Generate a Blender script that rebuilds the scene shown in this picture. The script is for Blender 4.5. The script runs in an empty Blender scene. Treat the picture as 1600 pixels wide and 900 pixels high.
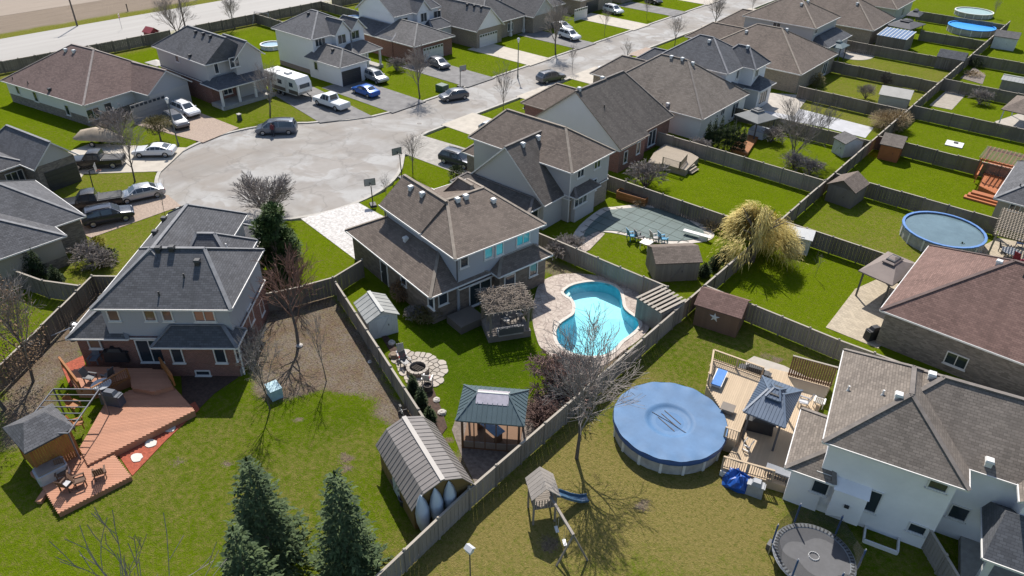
import bpy, math, random
import numpy as np
from mathutils import Matrix, Vector
R = math.radians
PI = math.pi
random.seed(7)
sc = bpy.context.scene
COL = sc.collection
# ---------------------------------------------------------------- camera, sky, sun, exposure
CH = 35.0                      # drone height above the lawns (m)
FPX = 1125.0                   # focal length in photo pixels (1600 wide)
PIT, YAW, ROL = R(33.63), R(-39.71), R(1.11)
_f = np.array([math.sin(YAW)*math.cos(PIT), math.cos(YAW)*math.cos(PIT), -math.sin(PIT)])
_r = np.array([math.cos(YAW), -math.sin(YAW), 0.0])
_u = np.cross(_r, _f)
_c, _s = math.cos(ROL), math.sin(ROL)
CR, CU = _c*_r+_s*_u, -_s*_r+_c*_u
cam_d = bpy.data.cameras.new('camera')
cam_d.sensor_width = 36.0
cam_d.lens = FPX/1600*36
cam_d.clip_end = 3000
cam = bpy.data.objects.new('camera', cam_d)
COL.objects.link(cam)
cam.matrix_world = Matrix(((CR[0], CU[0], -_f[0], 0), (CR[1], CU[1], -_f[1], 0), (CR[2], CU[2], -_f[2], CH), (0, 0, 0, 1)))
sc.camera = cam
SUN_EL = 50.3
SHADOW_AZ = -44.4              # heading of the shadows (deg, world)
wd = bpy.data.worlds.new('World')
sc.world = wd
wd.use_nodes = True
sky = wd.node_tree.nodes.new('ShaderNodeTexSky')
sky.sky_type = 'NISHITA'
sky.sun_disc = False
sky.sun_elevation = R(SUN_EL)
sky.sun_rotation = R(90-(SHADOW_AZ+180))
bg = wd.node_tree.nodes['Background']
bg.inputs[1].default_value = 0.112
wd.node_tree.links.new(sky.outputs[0], bg.inputs[0])
sl = bpy.data.lights.new('sun', 'SUN')
sl.energy = 4.7
sl.angle = R(0.53)
sl.color = (1.0, 0.95, 0.88)
so = bpy.data.objects.new('sun', sl)
COL.objects.link(so)
_ld = Vector((math.cos(R(SHADOW_AZ))*math.cos(R(SUN_EL)), math.sin(R(SHADOW_AZ))*math.cos(R(SUN_EL)), -math.sin(R(SUN_EL))))
so.rotation_euler = _ld.to_track_quat('-Z', 'Y').to_euler()
so.location = (-60, 90, 120)
sc.view_settings.view_transform = 'Standard'
sc.view_settings.look = 'None'
sc.view_settings.exposure = 0.46
sc.view_settings.gamma = 1.0

def ray(x, y):
    return _f*FPX+CR*(x-800)-CU*(y-450)
def G(x, y, z=0.0):
    """photo pixel -> world point on the horizontal plane at height z"""
    d = ray(x, y)
    t = (z-CH)/d[2]
    return Vector((d[0]*t, d[1]*t, z))

# ---------------------------------------------------------------- mesh helpers
class MB:
    def __init__(s):
        s.v = []; s.f = []; s.m = []; s.uv = []
    def face(s, pts, m=0, uv=None):
        n = len(s.v)
        s.v.extend([tuple(p) for p in pts])
        s.f.append(tuple(range(n, n+len(pts))))
        s.m.append(m); s.uv.append(uv)
    def raw(s, verts, faces, m=0):
        n = len(s.v)
        s.v.extend([tuple(p) for p in verts])
        for f in faces:
            s.f.append(tuple(i+n for i in f)); s.m.append(m); s.uv.append(None)
    def box(s, c, d, rz=0.0, m=0, taper=1.0, rx=0.0, ry=0.0):
        """box centred at c, sizes d; taper scales the top"""
        hx, hy, hz = d[0]/2, d[1]/2, d[2]/2
        P = []
        for z, k in ((-hz, 1), (hz, taper)):
            for x, y in ((-hx, -hy), (hx, -hy), (hx, hy), (-hx, hy)):
                P.append(Vector((x*k, y*k, z)))
        if rx or ry or rz:
            M = Matrix.Rotation(rz, 3, 'Z') @ Matrix.Rotation(ry, 3, 'Y') @ Matrix.Rotation(rx, 3, 'X')
            P = [M @ p for p in P]
        c = Vector(c)
        s.raw([p+c for p in P], [(3, 2, 1, 0), (4, 5, 6, 7), (0, 1, 5, 4), (1, 2, 6, 5), (2, 3, 7, 6), (3, 0, 4, 7)], m)
    def bar(s, a, b, w, h, m=0, up=(0, 0, 1)):
        """rectangular bar from a to b, w across, h along up"""
        a = Vector(a); b = Vector(b); d = (b-a)
        if d.length < 1e-6: return
        d.normalize(); up = Vector(up)
        x = d.cross(up)
        if x.length < 1e-4:
            x = d.cross(Vector((1, 0, 0)))
        x.normalize(); y = x.cross(d)
        P = []
        for p in (a, b):
            for i, j in ((-1, -1), (1, -1), (1, 1), (-1, 1)):
                P.append(p+x*(i*w/2)+y*(j*h/2))
        s.raw(P, [(0, 1, 2, 3), (7, 6, 5, 4), (0, 4, 5, 1), (1, 5, 6, 2), (2, 6, 7, 3), (3, 7, 4, 0)], m)
    def tube(s, a, b, r0, r1, n=5, m=0, caps=True):
        a = Vector(a); b = Vector(b); d = b-a
        if d.length < 1e-6: return
        d.normalize()
        x = d.orthogonal().normalized(); y = d.cross(x)
        P = []
        for p, r in ((a, r0), (b, r1)):
            for i in range(n):
                t = 2*PI*i/n
                P.append(p+x*(math.cos(t)*r)+y*(math.sin(t)*r))
        F = [(i, (i+1) % n, n+(i+1) % n, n+i) for i in range(n)]
        if caps:
            F.append(tuple(range(n-1, -1, -1))); F.append(tuple(range(n, 2*n)))
        s.raw(P, F, m)
    def path(s, pts, r, n=6, m=0):
        for a, b in zip(pts, pts[1:]):
            s.tube(a, b, r, r, n, m)
    def prism(s, poly, z0, z1, m=0, mside=None, uvm=False):
        """vertical prism over a CCW polygon of (x, y)"""
        if sum(a[0]*b[1]-b[0]*a[1] for a, b in zip(poly, poly[1:]+poly[:1])) < 0: poly = poly[::-1]
        n = len(poly)
        P = [(p[0], p[1], z0) for p in poly]+[(p[0], p[1], z1) for p in poly]
        F = [tuple(range(n-1, -1, -1)), tuple(range(n, 2*n))]
        s.raw(P, F, m)
        k = len(s.v)-2*n
        for i in range(n):
            j = (i+1) % n
            s.f.append((k+i, k+j, k+n+j, k+n+i)); s.m.append(m if mside is None else mside); s.uv.append(None)
    def lathe(s, prof, n=16, c=(0, 0, 0), m=0):
        """profile of (r, z) turned about z"""
        P = []
        for r, z in prof:
            for i in range(n):
                t = 2*PI*i/n
                P.append((c[0]+r*math.cos(t), c[1]+r*math.sin(t), c[2]+z))
        F = []
        for k in range(len(prof)-1):
            for i in range(n):
                j = (i+1) % n
                F.append((k*n+i, k*n+j, (k+1)*n+j, (k+1)*n+i))
        s.raw(P, F, m)
    def mesh(s, name, mats, smooth=False):
        me = bpy.data.meshes.new(name)
        me.from_pydata(s.v, [], s.f)
        for mt in mats: me.materials.append(mt)
        me.polygons.foreach_set('material_index', s.m)
        if any(u is not None for u in s.uv):
            ul = me.uv_layers.new(name='UVMap')
            buf = []
            for f, u in zip(s.f, s.uv):
                if u is None:
                    for _ in f: buf += [0.0, 0.0]
                else:
                    for q in u: buf += [q[0], q[1]]
            ul.data.foreach_set('uv', buf)
        if smooth:
            me.polygons.foreach_set('use_smooth', [True]*len(me.polygons))
        me.update()
        return me
    def obj(s, name, mats, parent=None, smooth=False, loc=None, rz=0.0):
        if not isinstance(mats, (list, tuple)): mats = [mats]
        return link(name, s.mesh(name, mats, smooth), parent, loc, rz)

def link(name, me, parent=None, loc=None, rz=0.0, scale=None):
    o = bpy.data.objects.new(name, me)
    COL.objects.link(o)
    if parent is not None: o.parent = parent
    if loc is not None: o.location = loc
    if rz: o.rotation_euler = (0, 0, rz)
    if scale is not None: o.scale = scale
    return o
def tag(o, label, cat, group=None):
    o['label'] = label; o['category'] = cat
    if group: o['group'] = group
    return o
def thing(name, label, cat, loc=(0, 0, 0), rz=0.0, group=None):
    o = link(name, None, None, loc, rz)
    o.empty_display_size = 0.3
    return tag(o, label, cat, group)
def struct(o):
    o['kind'] = 'structure'; return o
def stuff(o):
    o['kind'] = 'stuff'; return o
def copy_thing(root, loc, rz, label, group=None, scale=None):
    r = root.copy(); COL.objects.link(r)
    r.location = loc; r.rotation_euler = (0, 0, rz)
    if scale: r.scale = (scale,)*3
    r['label'] = label
    if group: r['group'] = group
    for ch in list(root.children):
        c = ch.copy(); COL.objects.link(c); c.parent = r
        for g in list(ch.children):
            d = g.copy(); COL.objects.link(d); d.parent = c
    return r

# ---------------------------------------------------------------- materials
MATS = {}
class NT:
    """tiny node-tree builder"""
    def __init__(s, name):
        s.mat = bpy.data.materials.new(name); s.mat.use_nodes = True
        s.t = s.mat.node_tree; s.n = s.t.nodes; s.l = s.t.links
        s.p = s.n['Principled BSDF']
    def node(s, typ, **kw):
        n = s.n.new(typ)
        for k, v in kw.items():
            if k.startswith('i_'):
                key = k[2:]
                key = int(key) if key.isdigit() else key.replace('_', ' ')
                n.inputs[key].default_value = v
            else: setattr(n, k, v)
        return n
    def noise(s, scale, detail=4.0, rough=0.6, vec=None, dist=0.0):
        n = s.node('ShaderNodeTexNoise', i_Scale=scale, i_Detail=detail, i_Roughness=rough, i_Distortion=dist)
        s.l.new(vec if vec is not None else s.pos(), n.inputs['Vector'])
        return n.outputs['Fac']
    def pos(s):
        if not hasattr(s, '_pos'):
            s._pos = s.node('ShaderNodeNewGeometry').outputs['Position']
        return s._pos
    def objco(s):
        if not hasattr(s, '_oc'):
            s._oc = s.node('ShaderNodeTexCoord').outputs['Object']
        return s._oc
    def uv(s):
        if not hasattr(s, '_uv'):
            s._uv = s.node('ShaderNodeTexCoord').outputs['UV']
        return s._uv
    def mapv(s, vec, scale=(1, 1, 1), rot=(0, 0, 0)):
        m = s.node('ShaderNodeMapping')
        m.inputs['Scale'].default_value = scale; m.inputs['Rotation'].default_value = rot
        s.l.new(vec, m.inputs['Vector'])
        return m.outputs[0]
    def ramp(s, fac, stops):
        r = s.node('ShaderNodeValToRGB')
        e = r.color_ramp.elements
        while len(e) < len(stops): e.new(0.5)
        for k, (p, c) in zip(e, stops):
            k.position = p
            k.color = (c, c, c, 1) if isinstance(c, (int, float)) else (c[0], c[1], c[2], 1)
        s.l.new(fac, r.inputs[0])
        return r.outputs[0]
    def mix(s, fac, a, b, mode='MIX'):
        m = s.node('ShaderNodeMix', data_type='RGBA', blend_type=mode)
        for sock, val in ((m.inputs[0], fac), (m.inputs[6], a), (m.inputs[7], b)):
            if isinstance(val, (int, float)): sock.default_value = val
            elif isinstance(val, (tuple, list)): sock.default_value = (val[0], val[1], val[2], 1)
            else: s.l.new(val, sock)
        return m.outputs[2]
    def math(s, op, a, b=None):
        m = s.node('ShaderNodeMath', operation=op)
        for sock, val in ((m.inputs[0], a), (m.inputs[1], b)):
            if val is None: continue
            if isinstance(val, (int, float)): sock.default_value = val
            else: s.l.new(val, sock)
        return m.outputs[0]
    def bump(s, h, dist=0.02, strength=1.0):
        b = s.node('ShaderNodeBump', i_Strength=strength, i_Distance=dist)
        s.l.new(h, b.inputs['Height']); s.l.new(b.outputs[0], s.p.inputs['Normal'])
    def out(s, col, rough=0.8, **kw):
        if isinstance(col, (tuple, list)): s.p.inputs['Base Color'].default_value = (col[0], col[1], col[2], 1)
        else: s.l.new(col, s.p.inputs['Base Color'])
        if isinstance(rough, (int, float)): s.p.inputs['Roughness'].default_value = rough
        else: s.l.new(rough, s.p.inputs['Roughness'])
        for k, v in kw.items(): s.p.inputs[k.replace('_', ' ')].default_value = v
        return s.mat
def sc3(c, k): return tuple(min(1.0, x*k) for x in c)

def plain(name, c, rough=0.6, var=0.15, scale=3.0, metal=0.0, spec=0.5, coat=0.0, bump=0.0):
    """colour with large and small noise variation"""
    if name in MATS: return MATS[name]
    t = NT(name)
    n1 = t.noise(scale); n2 = t.noise(scale*9, 3)
    col = t.mix(t.ramp(n1, [(0.3, 0.0), (0.7, 1.0)]), sc3(c, 1-var), sc3(c, 1+var*0.8))
    col = t.mix(t.math('MULTIPLY', n2, var), col, sc3(c, 0.55))
    if bump: t.bump(n2, bump, 0.6)
    m = t.out(col, rough, Metallic=metal, Coat_Weight=coat)
    t.p.inputs['Specular IOR Level'].default_value = spec
    MATS[name] = m
    return m
def shingle(name, c, k=0.66, streak=0.42):
    t = NT(name)
    b = t.node('ShaderNodeTexBrick', offset=0.5, i_Scale=1.0, i_Mortar_Size=0.012, i_Mortar_Smooth=0.2, i_Bias=0.0, i_Brick_Width=0.34, i_Row_Height=0.17)
    b.inputs['Color1'].default_value = (*sc3(c, 1.16), 1); b.inputs['Color2'].default_value = (*sc3(c, k), 1); b.inputs['Mortar'].default_value = (*sc3(c, 0.42), 1)
    t.l.new(t.uv(), b.inputs['Vector'])
    # darker lower lip of every course
    n = t.noise(0.35, 5, 0.65)
    n2 = t.noise(22, 3)
    st = t.noise(1.0, 4, 0.6, t.mapv(t.uv(), (1.1, 0.12, 1)))
    col = t.mix(t.ramp(n, [(0.35, 0.0), (0.7, 1.0)]), b.outputs['Color'], t.mix(0.5, b.outputs['Color'], sc3(c, 1.25)))
    col = t.mix(t.math('MULTIPLY', t.ramp(st, [(0.45, 0.0), (0.72, 1.0)]), streak), col, sc3(c, 0.45))
    col = t.mix(t.math('MULTIPLY', n2, 0.3), col, sc3(c, 0.55))
    t.bump(t.math('ADD', b.outputs['Fac'], t.math('MULTIPLY', n2, -0.5)), -0.012, 0.8)
    m = t.out(col, 0.9)
    t.p.inputs['Specular IOR Level'].default_value = 0.25
    MATS[name] = m
    return m
def brickm(name, c, mortar, w=0.22, h=0.075, k=0.7):
    t = NT(name)
    b = t.node('ShaderNodeTexBrick', offset=0.5, i_Scale=1.0, i_Mortar_Size=0.008, i_Mortar_Smooth=0.1, i_Bias=0.0, i_Brick_Width=w, i_Row_Height=h)
    b.inputs['Color1'].default_value = (*sc3(c, 1.2), 1); b.inputs['Color2'].default_value = (*sc3(c, k), 1); b.inputs['Mortar'].default_value = (*mortar, 1)
    t.l.new(t.uv(), b.inputs['Vector'])
    n = t.noise(1.2, 5)
    col = t.mix(t.math('MULTIPLY', n, 0.45), b.outputs['Color'], sc3(c, 0.6))
    t.bump(b.outputs['Fac'], -0.008, 0.7)
    MATS[name] = t.out(col, 0.88)
    return MATS[name]
def siding(name, c, step=0.13):
    t = NT(name)
    w = t.node('ShaderNodeTexWave', wave_type='BANDS', bands_direction='Y', wave_profile='SAW')
    w.inputs['Scale'].default_value = 0.31416/step
    t.l.new(t.uv(), w.inputs['Vector'])
    n = t.noise(0.8, 4)
    col = t.mix(t.ramp(w.outputs['Fac'], [(0.0, 1.0), (0.1, 0.0)]), c, sc3(c, 0.72))
    col = t.mix(t.math('MULTIPLY', n, 0.22), col, sc3(c, 0.62))
    t.bump(w.outputs['Fac'], 0.012, 0.5)
    MATS[name] = t.out(col, 0.55)
    return MATS[name]
def woodm(name, c, rough=0.8, var=0.35, rnd=0.25, spec=0.3):
    """weathered timber, tone differs from piece to piece (vertex-random by object)"""
    t = NT(name)
    oi = t.node('ShaderNodeObjectInfo').outputs['Random']
    n1 = t.noise(1.3, 5, 0.65)
    n2 = t.noise(14, 4, 0.6, t.mapv(t.pos(), (1, 1, 0.12)))
    isl = t.node('ShaderNodeNewGeometry').outputs['Random Per Island']
    col = t.mix(n1, sc3(c, 1-var), sc3(c, 1+var*0.7))
    col = t.mix(t.math('MULTIPLY', n2, 0.5), col, sc3(c, 0.5))
    col = t.mix(t.math('MULTIPLY', isl, rnd*1.6), col, sc3(c, 0.5))
    col = t.mix(t.math('MULTIPLY', oi, rnd), col, sc3(c, 1.35))
    t.bump(n2, 0.006, 0.5)
    MATS[name] = t.out(col, rough)
    t.p.inputs['Specular IOR Level'].default_value = spec
    return MATS[name]
def glassm(name, c=(0.015, 0.02, 0.025), rough=0.06):
    t = NT(name)
    n = t.noise(0.7, 3)
    m = t.out(t.mix(n, c, sc3(c, 3.0)), rough)
    t.p.inputs['Specular IOR Level'].default_value = 0.9
    MATS[name] = m
    return m
def paintm(name, c, flake=0.0, rough=0.3):
    t = NT(name)
    n = t.noise(1.5, 4); n2 = t.noise(40, 2)
    col = t.mix(t.math('MULTIPLY', n, 0.25), c, sc3(c, 0.6))
    m = t.out(col, t.ramp(n2, [(0.3, rough*0.7), (0.7, rough*1.4)]), Metallic=flake, Coat_Weight=0.35, Coat_Roughness=0.1)
    MATS[name] = m
    return m
def leafm(name, c, c2, scale=2.0):
    t = NT(name)
    isl = t.node('ShaderNodeNewGeometry').outputs['Random Per Island']
    n = t.noise(scale, 3)
    col = t.mix(t.ramp(n, [(0.35, 0.0), (0.65, 1.0)]), c, c2)
    col = t.mix(t.math('MULTIPLY', isl, 0.5), col, sc3(c, 0.5))
    m = t.out(col, 0.75)
    t.p.inputs['Specular IOR Level'].default_value = 0.25
    MATS[name] = m
    return m
# ---------------------------------------------------------------- the ground sheet with its lawns
_rng = np.random.default_rng(11)
_lat = _rng.random((512, 512))
def vnoise(x, y, s):
    x = x/s+100.3; y = y/s+57.7
    xi = np.floor(x).astype(int); yi = np.floor(y).astype(int)
    fx = x-xi; fy = y-yi
    fx = fx*fx*(3-2*fx); fy = fy*fy*(3-2*fy)
    g = lambda a, b: _lat[a % 512, b % 512]
    return (g(xi, yi)*(1-fx)+g(xi+1, yi)*fx)*(1-fy)+(g(xi, yi+1)*(1-fx)+g(xi+1, yi+1)*fx)*fy
def fnoise(x, y, s):
    return 0.5*vnoise(x, y, s)+0.3*vnoise(x, y, s*0.43)+0.2*vnoise(x, y, s*0.19)
def sdist(x, y, poly):
    """signed distance to polygon, positive inside"""
    d = np.full(x.shape, 1e9); ins = np.zeros(x.shape, bool)
    n = len(poly)
    for i in range(n):
        ax, ay = poly[i][:2]; bx, by = poly[(i+1) % n][:2]
        ex, ey = bx-ax, by-ay
        t = np.clip(((x-ax)*ex+(y-ay)*ey)/(ex*ex+ey*ey+1e-12), 0, 1)
        d = np.minimum(d, np.hypot(x-ax-t*ex, y-ay-t*ey))
        c = ((ay > y) != (by > y)) & (x < (bx-ax)*(y-ay)/((by-ay) if by != ay else 1e-9)+ax)
        ins ^= c
    return np.where(ins, d, -d)
def PP(*px, z=0.0):
    return [tuple(G(a, b, z)[:2]) for a, b in px]

CC = (-70.24, 42.47); CRAD = 13.5
def arc(c, r, a0, a1, n):
    return [(c[0]+r*math.cos(R(a0+(a1-a0)*i/n)), c[1]+r*math.sin(R(a0+(a1-a0)*i/n))) for i in range(n+1)]
STREET = [(-65.6, 320), (-65.6, 61.0), (-65.1, 58.2), (-63.9, 55.8), (-62.2, 53.6)] + arc(CC, CRAD, 44, -228, 60) + [(-78.2, 54.2), (-76.3, 56.8), (-74.9, 59.8), (-74.2, 63.5), (-74.2, 320)]

# kidney pool outline and its deck (from the photo, on the ground)
POOL = PP((881, 456), (896, 446), (925, 441), (950, 444), (966, 453), (971, 466), (974, 481), (984, 491), (996, 500), (997, 511), (985, 523), (970, 534), (958, 548), (938, 556), (910, 556), (888, 549), (873, 537), (869, 521), (874, 508), (886, 499), (897, 491), (899, 478), (894, 468), (886, 463))
POOLDECK = PP((835, 468), (842, 446), (858, 434), (885, 428), (925, 430), (960, 437), (985, 447), (1001, 462), (1008, 483), (1016, 509), (1000, 530), (975, 548), (952, 566), (925, 577), (895, 574), (868, 562), (846, 545), (838, 528), (832, 500))
LITTER = PP((405, 478), (523, 452), (600, 570), (700, 712), (655, 735), (622, 672), (590, 640), (575, 612), (500, 610), (440, 622), (400, 625), (385, 590), (400, 540))
BANK = PP((0, 575), (66, 512), (135, 440), (190, 455), (128, 530), (132, 556), (102, 585), (98, 628), (40, 690), (0, 702))
DRY = PP((640, 900), (840, 700), (905, 640), (960, 690), (1040, 735), (1160, 755), (1230, 800), (1200, 900))
DRY2 = PP((900, 640), (1000, 560), (1060, 600), (960, 640))
FIRELAWN = PP((600, 470), (850, 440), (880, 600), (690, 700))
def build_ground():
    # fine sheet
    x0, x1, y0, y1, st = -172.0, 24.0, -14.0, 214.0, 0.6
    xs = np.arange(x0, x1+st/2, st); ys = np.arange(y0, y1+st/2, st)
    X, Y = np.meshgrid(xs, ys)
    Z = 0.02*(fnoise(X, Y, 6.0)-0.5)
    nz = fnoise(X, Y, 3.0)-0.5; nb = fnoise(X+40, Y, 9.0)-0.5
    straw = np.full(X.shape, 0.14)+0.35*nb
    def soft(poly, w, jit=1.0):
        d = sdist(X, Y, poly)+jit*nz*2
        return np.clip(0.5+d/(2*w), 0, 1)
    def add(a, m, k): return a*(1-m)+m*k
    straw = add(straw, soft(PP((0, 640), (310, 640), (600, 640), (680, 740), (640, 830), (560, 900), (0, 900)), 3.0, 2.0), 0.36+0.6*nb)
    straw = add(straw, soft(PP((420, 615), (575, 610), (600, 660), (420, 700)), 2.0), 0.12)
    straw = add(straw, soft([(-21, 10), (-21, 48.5), (-5, 50.5), (4, 33), (8, 8)], 1.2, 0.4), 0.34+0.4*nb)
    straw = add(straw, soft(DRY, 2.4, 2.2), 1.05+0.4*nb)
    straw = add(straw, soft(DRY2, 2.0, 2.0), 0.72)
    straw = add(straw, soft([(-19.5, 66), (-4, 66), (-4, 79), (-19.5, 79)], 1.5, 1.2), 0.46+0.5*nb)
    straw = add(straw, soft([(-36, 100), (-20, 100), (-20, 138), (-36, 138)], 1.5, 1.2), 0.48+0.4*nb)
    straw = add(straw, soft(FIRELAWN, 2.0), 0.05)
    straw = add(straw, soft([(-35, 63), (-21, 63), (-21, 76), (-35, 76)], 2.0), 0.04)
    straw = add(straw, soft([(-19, 81), (-3, 81), (-3, 94), (-19, 94)], 2.0), 0.08)
    straw = add(straw, soft([(-19, 96), (-3, 96), (-3, 109), (-19, 109)], 2.0), 0.12)
    straw = add(straw, soft([(-90, 16), (-60, 14), (-57, 30), (-84, 34)], 2.0, 1.0), 0.45+0.4*nb)
    straw = add(straw, soft([(-95, 47), (-76, 52), (-76, 62), (-95, 62)], 2.0), 0.35+0.4*nb)
    litter = soft(LITTER, 0.7, 0.8)*(0.86+0.5*nz)
    litter = np.maximum(litter, soft(BANK, 1.0, 1.2)*(0.85+0.4*nz))
    litter = np.maximum(litter, soft([(-24, 22), (-20.5, 22), (-20.5, 40), (-23, 38)], 1.2, 1.0)*0.75)
    litter = np.maximum(litter, soft([(-38, 44.2), (-21, 43.8), (-21, 47), (-38, 47)], 0.8, 0.6)*0.6)
    litter = np.maximum(litter, soft([(-38, 77.6), (-21, 77.6), (-21, 79.6), (-38, 79.2)], 0.8, 0.6)*0.8)
    for px, r_ in (((540, 716), .5), ((540, 735), .35), ((275, 722), .4), ((352, 724), .35), ((175, 745), .3), ((1212, 562), .5), ((1195, 556), .35), ((1168, 572), .4), ((1040, 640), .3), ((860, 850), .6), ((1005, 790), .5), ((700, 690), .4), ((465, 655), .3)):
        g_ = G(*px); litter = np.maximum(litter, np.clip(1.25-np.hypot(X-g_.x, Y-g_.y)/(r_*1.3), 0, .8))
    field = np.clip((-154.6-X+1.6*nz)/1.5, 0, 1)
    straw = add(straw, np.clip((-150-X)/2, 0, 1), 0.55)
    straw = add(straw, np.clip((-126-X)/2, 0, 1)*(X > -140), 0.55)
    lush = np.maximum(soft(FIRELAWN, 2.5), 0.65*soft([(-21, 8), (-21, 48.5), (-4, 50), (8, 8)], 1.5, .4))
    lush = np.clip(np.maximum(lush, 0.6*soft(PP((0, 640), (310, 600), (600, 620), (720, 760), (640, 850), (560, 900), (0, 900)), 3.0, 1.5))+0.5*nb, 0, 1)
    sd = sdist(X, Y, STREET)
    Z = np.where(sd > -0.45, -0.35, Z)
    pd = sdist(X, Y, POOL)
    Z = np.where(pd > -0.7, -2.6, Z)
    ny, nx = X.shape
    V = np.stack([X, Y, Z], -1).reshape(-1, 3)
    idx = np.arange(ny*nx).reshape(ny, nx)
    Q = np.stack([idx[:-1, :-1], idx[:-1, 1:], idx[1:, 1:], idx[1:, :-1]], -1).reshape(-1, 4)
    me = bpy.data.meshes.new('lawn')
    me.vertices.add(len(V)); me.vertices.foreach_set('co', V.astype(np.float32).ravel())
    me.loops.add(len(Q)*4); me.loops.foreach_set('vertex_index', Q.astype(np.int32).ravel())
    me.polygons.add(len(Q)); me.polygons.foreach_set('loop_start', np.arange(0, len(Q)*4, 4, dtype=np.int32))
    ca = me.color_attributes.new('cover', 'FLOAT_COLOR', 'POINT')
    col = np.stack([np.clip(straw, 0, 1), np.clip(litter, 0, 1), field, lush], -1).astype(np.float32)
    ca.data.foreach_set('color', col.ravel())
    me.update(calc_edges=True); me.validate()
    t = NT('lawn_cover')
    at = t.node('ShaderNodeAttribute', attribute_name='cover')
    sp = t.node('ShaderNodeSeparateColor'); t.l.new(at.outputs['Color'], sp.inputs[0])
    n05 = t.noise(0.5, 6, 0.7); n2 = t.noise(2.4, 5, 0.75); n8 = t.noise(7.0, 3, 0.8); n25 = t.noise(14, 2, 0.7); n4 = t.noise(4.2, 3, 0.7)
    green = t.mix(t.ramp(n05, [(0.3, 0.0), (0.7, 1.0)]), (0.054, 0.100, 0.0035), (0.084, 0.132, 0.005))
    bright = t.mix(t.ramp(n05, [(0.3, 0.0), (0.7, 1.0)]), (0.112, 0.162, 0.0035), (0.148, 0.196, 0.006))
    green = t.mix(at.outputs['Alpha'], bright, green)
    green = t.mix(t.ramp(n8, [(0.40, 0.0), (0.62, 0.75)]), green, t.mix(at.outputs['Alpha'], (0.072, 0.115, 0.003), (0.036, 0.072, 0.003)))
    green = t.mix(t.ramp(n25, [(0.55, 0.0), (0.72, 0.6)]), green, (0.135, 0.165, 0.022))
    strw = t.mix(t.ramp(n8, [(0.40, 0.0), (0.60, 1.0)]), (0.245, 0.195, 0.068), (0.15, 0.135, 0.034))
    strw = t.mix(t.ramp(n25, [(0.50, 0.0), (0.68, 0.8)]), strw, (0.31, 0.245, 0.105))
    strw = t.mix(t.ramp(n4, [(0.52, 0.0), (0.66, 0.7)]), strw, (0.095, 0.11, 0.02))
    fac = t.math('ADD', sp.outputs[0], t.math('MULTIPLY', t.math('SUBTRACT', n2, 0.5), 2.0))
    fac = t.math('ADD', fac, t.math('MULTIPLY', t.math('SUBTRACT', n8, 0.5), 1.5))
    col = t.mix(t.ramp(fac, [(0.12, 0.0), (0.85, 1.0)]), green, strw)
    lit = t.mix(t.ramp(n05, [(0.4, 0.0), (0.6, 1.0)]), (0.165, 0.118, 0.085), (0.215, 0.185, 0.15))
    lit = t.mix(t.ramp(n2, [(0.48, 0.0), (0.66, 0.8)]), lit, (0.19, 0.165, 0.072))
    lit = t.mix(t.ramp(n8, [(0.46, 0.0), (0.60, 0.85)]), lit, (0.072, 0.052, 0.04))
    lit = t.mix(t.ramp(n25, [(0.55, 0.0), (0.66, 1.0)]), lit, (0.36, 0.255, 0.175))
    lf = t.math('ADD', sp.outputs[1], t.math('MULTIPLY', t.math('SUBTRACT', n8, 0.5), 1.1))
    lf = t.math('ADD', lf, t.math('MULTIPLY', t.math('SUBTRACT', n2, 0.5), 0.6))
    col = t.mix(t.ramp(lf, [(0.35, 0.0), (0.62, 1.0)]), col, lit)
    fur = t.noise(1.0, 5, 0.7, t.mapv(t.pos(), (1.6, 0.12, 1), (0, 0, R(6))))
    fld = t.mix(fur, (0.19, 0.15, 0.115), (0.34, 0.28, 0.22))
    col = t.mix(sp.outputs[2], col, fld)
    t.bump(t.math('ADD', n25, t.math('MULTIPLY', n8, 1.5)), 0.07, 1.0)
    m = t.out(col, 0.95)
    t.p.inputs['Specular IOR Level'].default_value = 0.0
    me.materials.append(m)
    struct(link('lawn', me))
    g = MB()
    g.face([(-900, -700, -0.4), (700, -700, -0.4), (700, 1000, -0.4), (-900, 1000, -0.4)])
    # keep clear of the pool pit: the wide sheet has a hole there
    g = MB()
    hx0, hx1, hy0, hy1 = -40, -18, 28, 50
    for a in ((-900, hx0, -700, 1000), (hx1, 700, -700, 1000), (hx0, hx1, -700, hy0), (hx0, hx1, hy1, 1000)):
        g.face([(a[0], a[2], -0.45), (a[1], a[2], -0.45), (a[1], a[3], -0.45), (a[0], a[3], -0.45)])
    struct(g.obj('ground', plain('far_grass', (0.11, 0.14, 0.03), 0.95, 0.3, 0.05)))
build_ground()

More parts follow.
